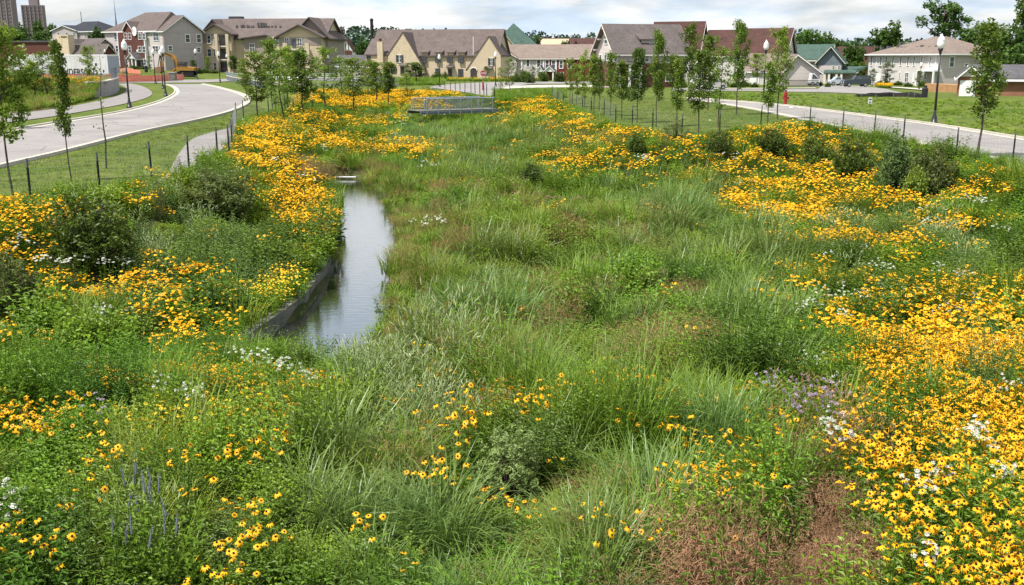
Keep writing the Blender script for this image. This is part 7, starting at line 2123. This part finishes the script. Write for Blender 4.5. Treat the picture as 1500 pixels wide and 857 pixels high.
def candidates(rng, y0, y1, step, margin=2.0):
    ys = np.arange(y0, y1, step); out = []
    for y in ys:
        hw = min(0.56 * y + margin, 60)
        n = int(2 * hw / step)
        x = np.linspace(-hw, hw, n) + rng.uniform(-0.5, 0.5, n) * step
        out.append(np.stack([x, y + rng.uniform(-0.5, 0.5, n) * step], 1))
    return np.concatenate(out)
def meadow():
    rng = np.random.default_rng(99)
    bins = {}
    susans = []
    for y0, y1, step, lod in ((4.2, 16, 0.17, 0), (16, 34, 0.27, 1), (34, 60, 0.42, 1), (60, 128, 0.62, 1)):
        c = candidates(rng, y0, y1, step)
        x, y = c[:, 0], c[:, 1]
        ok = inpoly(x, y, BASIN)
        edge = pdist(x, y, BASIN)
        ok &= (edge > 0.15) & (np.hypot((x + 10.6) / 1.0, (y - 19.6) / 1.3) > 0.9)
        dc = np.where(inpoly(x, y, CANAL), -pdist(x, y, CANAL), pdist(x, y, CANAL))
        rb_ = (x > np.interp(y, [18, 25, 35, 46], [-4.2, -4.0, -5.2, -7.6]))
        ok &= (dc > np.where(rb_, 0.02 - 0.5 * vnoise(x * 0, y, 0.9, 4) * (y > 21), np.where(y > 24.0, -0.05, 0.16)))
        # the footbridge and its approach stay free
        bx, by = -4.2, 82.3
        ok &= ~((np.abs((x - bx) * 0.85 + (y - by) * 0.53) < 4.2) & (np.abs(-(x - bx) * 0.53 + (y - by) * 0.85 - 1.35) < 1.1))
        ok &= ~(inpoly(x, y, FOOTPATH) & (y > 29.5))
        c, dc, edge = c[ok], dc[ok], edge[ok]; x, y = c[:, 0], c[:, 1]
        jx = x + rng.normal(0, 0.012 * y + 0.1); jy = y + rng.normal(0, 0.03 * y + 0.1)
        fy = fld(YEL, jx, jy); fb = fld(BID, jx, jy); fr = fld(RUST, jx, jy); fh = fld(HAZE, jx, jy); fp = fld(PALE, jx, jy); fg = fld(GREY, jx, jy); fs = fld(SEDGE, jx, jy)
        lush = inpoly(jx, jy, LUSH)
        # plants grow in domed drifts: nearest drift centre, distance to its border
        cs_ = {0.17: 0.85, 0.27: 1.15, 0.42: 1.7, 0.62: 2.6}[step]
        ci = np.floor(x / cs_); cj = np.floor(y / cs_)
        best = np.full(len(x), 1e9); second = np.full(len(x), 1e9); sx = np.zeros(len(x)); sy = np.zeros(len(x)); hid = np.zeros(len(x))
        for di in (-1, 0, 1):
            for dj in (-1, 0, 1):
                qi, qj = ci + di, cj + dj
                px_ = (qi + 0.5 + 0.9 * (_hash(qi, qj, 1) - 0.5)) * cs_; py_ = (qj + 0.5 + 0.9 * (_hash(qi, qj, 2) - 0.5)) * cs_
                d_ = np.hypot(x - px_, y - py_) * (0.75 + 0.6 * _hash(qi, qj, 3)); hh_ = _hash(qi, qj, 4)
                nb = d_ < best
                second = np.where(nb, best, np.minimum(second, d_))
                sx = np.where(nb, px_, sx); sy = np.where(nb, py_, sy); hid = np.where(nb, hh_, hid); best = np.where(nb, d_, best)
        dome = sstep(0.0, 0.42, (second - best) / cs_)
        cen = inpoly(sx, sy, CENTRE)
        n1_ = vnoise(x, y, 1.3, 1); n2_ = vnoise(x, y, 0.7, 2); n3_ = vnoise(sx, sy, 3.1, 6)
        u = rng.random((len(x), 8))
        hm = np.where(u[:, 0] < 0.22, u[:, 1], hid)
        def pick(h_, table):
            names, w_ = zip(*table); cw = np.cumsum(w_) / sum(w_)
            return np.array(names)[np.minimum(np.searchsorted(cw, h_), len(names) - 1)]
        kind = np.where(cen, pick(hm, [('grass', .23), ('grasslight', .23), ('sedge', .11), ('forb', .18), ('forblight', .20), ('haze', .03), ('forbdark', .05)]),
                        pick(hm, [('forb', .26), ('forblight', .28), ('grasslight', .12), ('grass', .10), ('forbdark', .12), ('tall', .07), ('greyleaf', .05)])).astype('<U12')
        hid2 = (hid * 7.31) % 1.0; hid3 = (hid * 13.77) % 1.0
        def zone(f, hv, k, mixp=0.8):
            m_ = (hv < f) & (u[:, 2] < mixp)
            kind[m_] = k
        kind[(u[:, 2] < 0.6) & lush] = 'weed'
        zone(fs, hid2, 'sedge'); zone(fg, hid3, 'greyleaf', 0.7)
        kind[(u[:, 4] < fh * (0.12 + 0.6 * n1_))] = 'haze'
        zone(fp, hid2, 'pale', 0.75)
        kind[(u[:, 4] < fr * 0.95)] = 'rust'
        kind[(u[:, 6] < fb * (0.3 + 0.9 * n2_))] = 'bidens'
        gap = np.where(x < -3, 0.68, 0.32) + np.where(x < -3, 0.45, 0.75) * sstep(0.25, 0.62, n2_)
        weak = fy < 0.62; n4_ = vnoise(x, y, np.where(y < 16, 0.55, 0.8), 21)
        gap = np.where(weak, 2.3 * sstep(0.56, 0.74, n4_), gap)
        kind[(u[:, 7] < np.maximum(fy * gap, 0.006))] = 'susan'
        rightbank = (x > np.interp(y, [18, 25, 35, 46], [-4.2, -4.0, -5.2, -7.6]))
        kind[(dc < 0.9) & rightbank & (u[:, 2] < 0.75) & (y < 48) & (y > 17)] = 'grasslight'
        kind[(dc < 1.2) & rightbank & (u[:, 2] < 0.3) & (y < 48) & (y > 17)] = 'haze'
        for hx_, hy_, hr_ in SHRUB_SPOTS:
            near_ = (np.hypot(x - hx_, y - hy_ + hr_ * 0.35) < hr_ * 1.15)
            kind[near_ & (u[:, 3] < 0.9)] = 'weed'
        hs = (0.42 + 0.76 * dome) * (0.58 + 0.9 * _hash(np.floor(sx * 97), np.floor(sy * 89), 5)) * rng.uniform(0.85, 1.15, len(x))
        su = kind == 'susan'
        hs[su] = (0.72 + 0.42 * vnoise(x[su], y[su], 1.6, 9)) * rng.uniform(0.85, 1.15, su.sum())
        hs *= np.where(edge < 1.0, np.where((x < -9) & (y > 26) & (y < 50), 0.5, 0.75), 1)
        hs *= np.where((dc < 1.3) & rightbank & (y < 48), 0.7, 1.0)
        for hx_, hy_, hr_ in SHRUB_SPOTS:
            if hy_ > 60: continue
            fr_ = (np.abs(x - hx_) < hr_ * 1.5) & (y < hy_ + hr_) & (y > hy_ - hr_ * 1.2 - 1.6)
            hs[fr_] *= 0.62
        hs[kind == 'rust'] *= 1.15
        hs *= np.where((y < 9) & (kind != 'susan'), 0.82, 1.0)
        nearcanal = (y > 11) & (y < 19) & (x > -7) & (x < -1.5)
        hs *= np.where(nearcanal, 0.75, 1.0)
        tone = (vnoise(x, y, 2.7, 12) - 0.5) * 0.9 + (hid3 - 0.5) * 0.8
        z = height(x, y)
        bank_ = (dc < 0.6) & (y < 50) & (y > 16)
        z = np.where(bank_, np.maximum(z, np.where(rightbank, -1.62, -1.42)), z)
        for k in np.unique(kind):
            s = kind == k
            key = k + '_far' if (lod and k + '_far' in PROTO) else k
            w = (0.45 + 0.55 * hs[s]) * (0.95 if lod == 0 else 1.15) * (1.0 if y0 < 60 else 1.35)
            scl = np.stack([w, w, hs[s] * (1 if k != 'susan' else 1.0)], 1)
            if y0 >= 34 and k in ('susan',): scl[:, :2] *= 1.25
            bins.setdefault(key, []).append((np.stack([x[s], y[s], z[s]], 1), scl, tone[s]))
    return bins, rng
BINS, MR = meadow()
NAMES = {'grass': ('meadow_grass', 'arching green meadow grass of the near basin'), 'grass_far': ('meadow_grass', 'green meadow grass farther along the basin'),
         'sedge': ('blue_green_grass', 'blue green arching grass in the near basin'), 'sedge_far': ('blue_green_grass', 'blue green grass in the basin middle'),
         'haze': ('seed_head_grass', 'fine brown seed head grass in hazy drifts'), 'rust': ('rust_grass', 'red brown fine grass in the bare patches'),
         'forb': ('leafy_weeds', 'leafy green meadow plants of the near bank'), 'forb_far': ('leafy_weeds', 'leafy green meadow plants farther off'),
         'grasslight': ('light_meadow_grass', 'light drooping grass of the near basin'), 'grasslight_far': ('light_meadow_grass', 'light drooping grass farther along the basin'),
         'forblight': ('light_leafy_weeds', 'fresh light green leafy plants near the bank'), 'forblight_far': ('light_leafy_weeds', 'fresh light green leafy plants farther off'),
         'forbdark': ('dark_leafy_weeds', 'dark green leafy plants near the bank'), 'forbdark_far': ('dark_leafy_weeds', 'dark green leafy plants farther off'),
         'tall': ('tall_weeds', 'tall dark leafy stems in the meadow'), 'pale': ('pale_plume_weeds', 'pale spiked leafy plants by the water'),
         'greyleaf': ('grey_leaf_weeds', 'grey green leafy plants on the banks'), 'bidens': ('small_yellow_flower_weeds', 'mats of small yellow flowers by the channel wall'),
         'weed': ('low_weeds', 'low fresh green ground leaves'), 'susan': ('black_eyed_susan_vegetation', 'mass of orange yellow black-eyed susans beyond the single ones'),
         'susan_far': ('black_eyed_susan_vegetation', 'mass of orange yellow black-eyed susans on the far banks')}
# the 300 black-eyed susans that show largest are things of their own
sus = [np.concatenate([b[i] for b in BINS['susan']]) for i in range(3)]
vis = np.abs(sus[0][:, 0] / sus[0][:, 1]) < 0.535
vis &= sus[0][:, 1] > 5.3
dist = np.where(vis, np.hypot(sus[0][:, 1], sus[0][:, 0]), 1e6)
first = np.argsort(dist)[:300]
rest = np.setdiff1d(np.arange(len(dist)), first)
BINS['susan'] = [tuple(a[rest] for a in sus)]
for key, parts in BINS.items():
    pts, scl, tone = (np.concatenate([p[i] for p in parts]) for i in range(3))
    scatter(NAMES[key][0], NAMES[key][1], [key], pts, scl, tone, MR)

# single black-eyed susans: stems with leaves, each flower head a part
def susan_kinds():
    rng = np.random.default_rng(77)
    heads = []
    for k in range(4):
        pt = MB(); cn = MB()
        both = MB(); flower(both, np.zeros(3), (0, 0, 1), 0.037 * (0.9 + 0.07 * k), 12 + k % 2, rng, 0, 1, droop=0.12 + 0.16 * k)
        heads.append(both.mesh('flower_head', [M['petal'], M['cone_dark']]))
    kinds = []
    for s in range(5):
        lay = susan_layout(300 + s, 6 + s % 3, 0.62, 0.2); st = MB()
        for base, tip, nrm in lay:
            st.tube([base, (base + tip) / 2 + np.array([0, 0, 0.05]), tip], [0.004, 0.003, 0.0025], 3, cap=False, t=0.3)
            for j in range(6):
                f = 0.08 + 0.65 * (j + rng.random()) / 6; az = rng.uniform(0, 6.283)
                leaf(st, base + (tip - base) * f, np.array([math.cos(az), math.sin(az), 0.5]), rng.uniform(0.07, 0.13), 0.028, np.clip(0.15 + 0.6 * f + rng.normal(0, 0.1), 0, 1))
        me_ = st.mesh('stems', [M['forb_mid']])
        root = thing('black_eyed_susan', 'black-eyed susan plant with orange yellow petals round dark brown cones close by', 'flower', (0, -60, 0), 0, 'black-eyed susans in the near meadow')
        link('leafy_stem', me_, root)
        for q, (base, tip, nrm) in enumerate(lay):
            o = link('flower_head', heads[(q + s) % 4], root)
            o.location = tip
            o.rotation_euler = Vector(nrm).to_track_quat('Z', 'Y').to_euler()
        kinds.append(root)
    return kinds
SK = susan_kinds()
used_ = set()
for j, i in enumerate(first):
    k = j % 5
    o = SK[k] if k not in used_ else copy_tree(SK[k])
    used_.add(k)
    p = sus[0][i]; s = sus[1][i]
    wh = ('on the dense slope beside the red brown grass' if p[0] > 1.35 and p[0] / p[1] > 0.27 else 'scattered among the near grasses' if p[0] > -1.7 else 'on the leafy bank in the bottom corner' if p[1] < 9.5 else 'on the bank below the near end of the water')
    o['label'] = 'dark coned black-eyed susan ' + wh; o['group'] = 'black-eyed susans ' + wh
    o.location = p; o.scale = (s[0], s[0], s[2]); o.rotation_euler = (0, 0, float(MR.uniform(0, 6.283)))

# ------------------------------------------------------------------ single flowers: yarrow, bergamot, milkweed, blue spikes
def umbel_plant(seed, h=0.62):
    rng = np.random.default_rng(seed); st = MB(); hd = []
    for k in range(4):
        a = k * 2.1 + rng.normal(0, 0.4); r = rng.uniform(0.04, 0.16)
        tip = np.array([r * math.cos(a), r * math.sin(a), h * rng.uniform(0.88, 1.08)])
        st.tube([(tip[0] * 0.3, tip[1] * 0.3, -0.03), tuple(tip * [0.7, 0.7, 0.6]), tuple(tip)], [0.004, 0.003, 0.003], 3, cap=False)
        for j in range(5):
            az = rng.uniform(0, 6.28); leaf(st, tip * [0.6, 0.6, rng.uniform(0.1, 0.7)], np.array([math.cos(az), math.sin(az), 0.5]), 0.10, 0.022, rng.uniform(0.2, 0.8))
        m = MB(); p_yarrow_head(m, np.zeros(3), rng.uniform(0.030, 0.048), rng, 0)
        hd.append((tip, m.mesh('flower_head', M['umbel'])))
    return st.mesh('leafy_stem', M['forb_mid']), hd
def tuft_plant(seed, m_, h, kind):
    rng = np.random.default_rng(seed); st = MB(); hd = []
    for k in range(5 if kind == 'tuft' else 3):
        a = k * 2.4; r = rng.uniform(0.03, 0.15)
        tip = np.array([r * math.cos(a), r * math.sin(a), h * rng.uniform(0.85, 1.08)])
        st.tube([(tip[0] * 0.3, tip[1] * 0.3, -0.03), tuple(tip)], [0.004, 0.0025], 3, cap=False)
        for j in range(8):
            az = rng.uniform(0, 6.28); leaf(st, tip * [0.8, 0.8, rng.uniform(0.15, 0.95)], np.array([math.cos(az), math.sin(az), 0.5]), 0.08, 0.022, rng.uniform(0.2, 0.8))
        m = MB()
        if kind == 'tuft':
            for j in range(26):
                d = rng.normal(size=3); d[2] = abs(d[2]); d /= np.linalg.norm(d); L_ = rng.uniform(0.022, 0.036)
                s = np.cross(d, [0.2, 0.5, 0.9]); s /= np.linalg.norm(s)
                m.add([d * 0.004, d * L_ * 0.6 + s * 0.005, d * L_, d * L_ * 0.6 - s * 0.005], [(0, 1, 2, 3)], 0, rng.random())
        else:
            m.tube([(0, 0, -0.02), (0, 0, 0.06), (0.005, 0, 0.15)], [0.006, 0.007, 0.002], 6, 0, t=0.5)
            for j in range(40):
                z = rng.uniform(-0.02, 0.13); w = rng.uniform(0, 6.28); p = np.array([math.cos(w), math.sin(w), 0]) * 0.009 + [0, 0, z]
                d = np.array([math.cos(w), math.sin(w), 0.6]) * 0.012; s = np.array([-math.sin(w), math.cos(w), 0]) * 0.004
                m.add([p - s, p + s, p + d], [(0, 1, 2)], 0, rng.random())
        hd.append((tip, m.mesh('flower_head', M[m_])))
    return st.mesh('leafy_stem', M['forb_mid']), hd
def single_flowers(name, kinds, spots, label, group, rng, per, spread_px, lift, size=1.0, grow=0.0, where=None):
    protos = []
    cnt = 0
    for (u, v) in spots:
        for k in range(per):
            uu = u + rng.normal(0, spread_px); vv_ = v + rng.normal(0, spread_px * 0.35)
            b = G(uu, vv_, lift); z = hz(b.x, b.y)
            kk = cnt % len(kinds)
            if len(protos) <= kk:
                root = thing(name, label, 'flower', (0, 0, 0), 0, group)
                link('leafy_stem', kinds[kk][0], root)
                for tip, me_ in kinds[kk][1]:
                    o = link('flower_head', me_, root); o.location = tip; o.rotation_euler = (rng.normal(0, 0.15), rng.normal(0, 0.15), 0)
                protos.append(root); o = root
            else:
                o = copy_tree(protos[kk])
            s = size * rng.uniform(0.85, 1.2) * (1 + grow * b.y)
            if where:
                w_ = where(b.x, b.y); o['label'] = label + ' ' + w_; o['group'] = group + ' ' + w_
            o.location = (b.x, b.y, z); o.scale = (s, s, lift / 0.62 * rng.uniform(0.95, 1.1)); o.rotation_euler = (0, 0, rng.uniform(0, 6.28))
            cnt += 1
YR = [(135, 377), (160, 378), (178, 380), (95, 382), (72, 376), (20, 352), (40, 348), (148, 450), (136, 458), (168, 447), (245, 555), (262, 562), (280, 572), (362, 513), (388, 516), (400, 528), (425, 528), (446, 540), (372, 526), (462, 548),
      (634, 321), (615, 323), (652, 320), (640, 240), (625, 237), (1108, 304), (1116, 302), (1215, 221), (1207, 216), (1090, 266), (1072, 226), (940, 228), (948, 226), (1225, 240), (1255, 352), (1240, 358), (1262, 362), (1225, 368), (1292, 384), (1310, 388), (1280, 410), (1215, 415), (1205, 428),
      (1180, 440), (1195, 438), (1228, 430), (1232, 452), (1262, 424), (1300, 420), (1268, 440), (1372, 388), (1385, 440), (1400, 428), (1398, 446), (1424, 442), (1432, 436), (1380, 452), (1350, 322), (1430, 293), (1418, 290), (1440, 296), (1375, 302), (1430, 628), (1416, 622), (1440, 640), (1462, 690), (1475, 684),
      (1355, 706), (1340, 702), (1475, 498), (1490, 502), (1232, 548), (1226, 622), (1220, 612), (1236, 634), (1480, 560), (1385, 682), (1420, 398), (1460, 330), (1360, 806), (1118, 510), (1140, 508), (1165, 505), (1188, 520), (1182, 500), (1200, 524), (475, 212), (540, 205), (560, 170), (590, 178), (620, 163), (640, 166), (605, 170), (330, 262), (345, 245), (440, 240), (420, 232), (575, 200),
      (8, 720), (0, 714), (10, 748)]
single_flowers('yarrow', [umbel_plant(400 + i) for i in range(3)], YR, 'white flat headed yarrow', 'white yarrows', np.random.default_rng(5), 3, 9, 0.60, 0.50, 0.03,
               where=lambda x, y: ('on the bank below the footpath' if y > 19 else 'by the near end of the water' if y > 11 else 'at the bottom picture corner') if x < -1.6 and y < 34 else
                                  ('beyond the open water' if x < 0 else 'along the bank under the far fences') if y > 34 else 'in the basin beside the water' if x < 1.5 else
                                  'by the lavender bergamots' if x < 5.2 and y < 14 else 'amid the dense orange slope' if y < 15 else 'where the slope turns grey green')
o = heap('mulch_patch', 'patch of dry brown wood mulch at the picture edge below the olive juniper', 22, 478, 80, 4, 'dirt', 11, 'mulch', dep=2.2)
single_flowers('bergamot', [tuft_plant(410 + i, 'bergamot', 0.7, 'tuft') for i in range(2)], [(1150, 578), (1165, 590), (1178, 575), (1190, 592), (1205, 582), (1216, 590), (1182, 605), (1160, 610), (1200, 604), (1140, 566), (1222, 600), (1128, 560)], 'lavender wild bergamot with shaggy heads beside the white yarrows', 'lavender bergamots beside the red brown grass', np.random.default_rng(6), 2, 6, 0.65, 0.8)
single_flowers('bergamot', [tuft_plant(414, 'bergamot', 0.6, 'tuft')], [(145, 577), (132, 603)], 'single pink purple bergamot in the fresh green weeds near the water', 'pair of bergamots in the green weeds', np.random.default_rng(8), 1, 1, 0.5, 1.2)
single_flowers('milkweed', [tuft_plant(420 + i, 'milkweed', 0.6, 'tuft') for i in range(2)], [(790, 284), (800, 287), (806, 281), (880, 374), (891, 378), (816, 344), (823, 340), (926, 346), (846, 332), (740, 283), (757, 283), (853, 287), (843, 290), (795, 291), (812, 289)], 'rose pink milkweed head in the middle of the grassy basin', 'rose milkweeds in the basin grass', np.random.default_rng(9), 1, 2, 0.55, 1.7)
single_flowers('blue_spike_flower', [tuft_plant(430 + i, 'bluespike', 0.75, 'spike') for i in range(2)], [(200, 735), (214, 745), (222, 738), (219, 760), (181, 808), (243, 815)], 'grey blue flower spike rising from pale leafy plants', 'blue flower spikes by the pale leaves', np.random.default_rng(10), 1, 2, 0.6, 0.75)

# ------------------------------------------------------------------ single big grass clumps that stand out
def clump_meshes(seed, n, h, wd, droop, rad, m_, lean=0.3):
    return p_grass(seed, n, h, wd, droop, rad, lean, 6).mesh('blades', M[m_])
CL = {'blue': clump_meshes(501, 200, 1.0, 0.015, 1.9, 0.26, 'grass_blue', 0.42), 'green': clump_meshes(502, 170, 0.9, 0.009, 1.5, 0.25, 'grass_green', 0.35), 'dark': clump_meshes(503, 200, 0.8, 0.011, 2.4, 0.32, 'grass_green', 0.55), 'light': clump_meshes(504, 170, 0.85, 0.008, 1.6, 0.22, 'grass_light', 0.3)}
for kind, u, vb, wpx, hpx, lab in [
    ('blue', 585, 715, 130, 130, 'tall silvery blue green grass clump centred before the bushy near plants'), ('blue', 650, 800, 170, 150, 'arching silvery grass clump lowest in the picture middle'), ('blue', 505, 790, 130, 130, 'silvery grass clump beside the leafy near bank'),
    ('blue', 540, 860, 120, 110, 'silvery grass clump at the bottom picture edge'), ('dark', 635, 420, 95, 62, 'dark drooping sedge clump beside the end of the open water'), ('green', 655, 448, 50, 60, 'upright green reed clump under the dark sedge'),
    ('dark', 588, 282, 44, 38, 'dark reed clump hanging over the far end of the water'), ('light', 850, 385, 50, 45, 'upright fresh green grass clump in the basin middle'), ('green', 1005, 310, 70, 50, 'dark green grass clump below the yellow bank'),
    ('green', 1160, 440, 110, 90, 'big grey green grass clump where the flowers meet the basin'), ('blue', 1075, 390, 100, 60, 'silvery grass clump in the basin before the flower slope'), ('light', 960, 790, 170, 130, 'loose light grass clump next to the bright bushy plant'),
    ('light', 830, 857, 140, 100, 'wispy grass clump at the bottom beside the brown seed grass'), ('green', 740, 700, 90, 110, 'grass clump growing through the domed pale bush'), ('green', 450, 857, 120, 120, 'green grass clump at the bottom near the bank flowers'),
    ('green', 1090, 660, 120, 100, 'upright grass clump under the orange flowers by the red brown grass'), ('green', 760, 250, 60, 34, 'grass clump in front of the dark green bush'), ('dark', 650, 245, 44, 26, 'low dark sedge clump with white yarrow before it'), ('dark', 875, 232, 54, 30, 'dark green clump at the yellow bank front')]:
    b = G(u, vb, 0.05); b.z = hz(b.x, b.y)
    t = thing('grass_clump', lab, 'grass clump', b, random.uniform(0, 6.28))
    hh = hpx / FPX * b.y / {'blue': 0.85, 'green': 0.8, 'dark': 0.5, 'light': 0.75}[kind]; w = wpx / FPX * b.y / {'blue': 1.1, 'green': 1.3, 'dark': 1.5, 'light': 1.25}[kind]
    t.scale = (hh * 0.6 + w * 0.4, hh * 0.6 + w * 0.4, hh)
    link('blades', CL[kind], t)

# ------------------------------------------------------------------ lawns, weedy lot, planting bed
def spots_in(rng, poly, dens, y_max=200):
    xs = [p[0] for p in poly]; ys = [p[1] for p in poly]
    n = int((max(xs) - min(xs)) * (max(ys) - min(ys)) * dens)
    x = rng.uniform(min(xs), max(xs), n); y = rng.uniform(min(ys), max(ys), n)
    k = inpoly(x, y, poly); return x[k], y[k]
rng = np.random.default_rng(123)
lawnL = [(-18.2, 8)] + [tuple(p) for p in Gxy([(0, 247), (100, 224), (200, 197), (300, 177), (345, 165), (368, 153)])] + Gxy([(392, 160), (345, 186), (305, 196), (280, 204), (262, 225), (250, 246), (244, 262), (150, 298)]) + [(-13.9, 20)]
lawnR = Gxy([(1000, 200), (960, 190), (900, 182), (850, 160), (815, 146), (900, 140), (1010, 146), (1069, 155), (1107, 162), (1150, 171), (1281, 198), (1500, 244)]) + [(18.6, 34), (17.6, 46), (17.2, 57), (13.6, 54)]
x, y = spots_in(rng, lawnL, 9); x2, y2 = spots_in(rng, lawnR, 6)
x = np.concatenate([x, x2]); y = np.concatenate([y, y2])
ok = ~inpoly(x, y, BASIN) | (pdist(x, y, BASIN) < 0.4); x, y = x[ok], y[ok]
s = rng.uniform(0.7, 1.4, len(x))
scatter('lawn_grass', 'short mown lawn grass along the roads', ['lawn'], np.stack([x, y, height(x, y)], 1), np.stack([s * 1.3, s * 1.3, s], 1), (vnoise(x, y, 4, 2) - 0.5), rng)
lot = [(24.9, 8), (24.9, 30)] + Gxy([(1500, 203), (1372, 182), (1281, 170), (1150, 153), (1100, 149), (1010, 143.5), (1010, 136), (1200, 139), (1350, 146), (1420, 148), (1600, 150)]) + [(70, 40)]
x, y = spots_in(rng, lot, 3.2)
k = rng.random(len(x)) < 0.35 + 0.9 * (vnoise(x, y, 5, 8) - 0.35); x, y = x[k], y[k]
s = rng.uniform(0.2, 0.5, len(x))
scatter('lot_weeds', 'rough low weeds over the empty lot', ['forblight_far', 'weed', 'grasslight_far'], np.stack([x, y, height(x, y)], 1), np.stack([s * 1.9, s * 1.9, s], 1), (vnoise(x, y, 4, 2) - 0.5), rng)
# fence line grass, and along the road edge
fx = []
for a_, b_ in zip(BASIN[3:17], BASIN[4:18]):
    n = int(math.hypot(b_[0] - a_[0], b_[1] - a_[1]) * 7)
    w = rng.random(n); fx.append(np.stack([a_[0] + (b_[0] - a_[0]) * w + rng.normal(0, 0.25, n), a_[1] + (b_[1] - a_[1]) * w + rng.normal(0, 0.25, n)], 1))
for a_, b_ in zip(BASIN[17:27], BASIN[18:28]):
    n = int(math.hypot(b_[0] - a_[0], b_[1] - a_[1]) * 7)
    w = rng.random(n); fx.append(np.stack([a_[0] + (b_[0] - a_[0]) * w + rng.normal(0, 0.25, n), a_[1] + (b_[1] - a_[1]) * w + rng.normal(0, 0.25, n)], 1))
fx = np.concatenate(fx); fx = fx[~inpoly(fx[:, 0], fx[:, 1], FOOTPATH)]; fx = fx[~((fx[:, 0] < -10) & (fx[:, 1] > 26) & (fx[:, 1] < 50)) | (rng.random(len(fx)) < 0.25)]; s = rng.uniform(0.35, 0.8, len(fx))
scatter('fence_grass', 'uncut grass along the wire fences', ['grass_far', 'forb_far'], np.stack([fx[:, 0], fx[:, 1], height(fx[:, 0], fx[:, 1])], 1), np.stack([s, s, s], 1), rng.normal(0, 0.3, len(s)), rng)
# raised bed plants
nb = 2600; w = rng.random(nb); q = rng.random(nb)
fr = resample([P(u, v) for u, v in [(-260, 196), (-60, 171), (50, 163.5), (95, 156), (128, 147)]], 0.5); bk = resample([P(u, v, 1.4) for u, v in [(-260, 119), (-60, 119), (50, 119.5), (95, 120), (155, 120.5)]], 0.5)
pf = fr[(q * (len(fr) - 1)).astype(int)]; pb = bk[(q * (len(bk) - 1)).astype(int)]
pp = pf * (1 - w[:, None]) + pb * w[:, None]
z = 1.4 * sstep(0, 1, w)
s = rng.uniform(0.5, 1.1, nb)
yl = (w > 0.6) & (q > 0.55) & (rng.random(nb) < 0.3)
for nm, lb, keys, msk in (('bed_grass', 'rough grass and weeds over the raised bed', ['grass_far', 'forb_far', 'haze'], ~yl), ('bed_flower_weeds', 'orange yellow flowers at the back of the raised bed', ['susan_far'], yl)):
    scatter(nm, lb, keys, np.stack([pp[msk, 0], pp[msk, 1], z[msk]], 1), np.stack([s[msk] * 1.5, s[msk] * 1.5, s[msk]], 1), rng.normal(0, 0.4, msk.sum()), rng)
# yellow strip before the stucco house and the bed of the white house
def strip(nm, lb, u0, u1, v0, v1, n, keys, sc=1.6):
    uu = rng.uniform(u0, u1, n); vv_ = rng.uniform(v0, v1, n)
    g = np.array([tuple(G(a_, b_)) for a_, b_ in zip(uu, vv_)]); g[:, 2] = height(g[:, 0], g[:, 1])
    s = rng.uniform(0.6, 1.1, n)
    scatter(nm, lb, keys, g, np.stack([s * sc, s * sc, s], 1), rng.normal(0, 0.3, n), rng)
strip('street_flower_weeds', 'yellow flower strip before the stucco house', 655, 790, 116, 119.5, 420, ['susan_far', 'grass_far', 'forb_far'])
strip('street_flower_weeds', 'patch of yellow flowers before the white house', 1285, 1305, 126.5, 129.5, 160, ['susan_far'])
strip('street_verge_grass', 'rough grass between the stucco house and the flower beds', 575, 650, 115, 125, 500, ['grass_far', 'forb_far'])
strip('bridge_front_weeds', 'flowery weeds in front of the footbridge end', 596, 664, 158.5, 168, 150, ['forblight_far', 'susan_far', 'grasslight_far'], 1.5)
strip('street_verge_grass', 'rough grass by the bridge end and the street', 722, 830, 133, 146, 350, ['grass_far', 'forb_far'], 1.1)
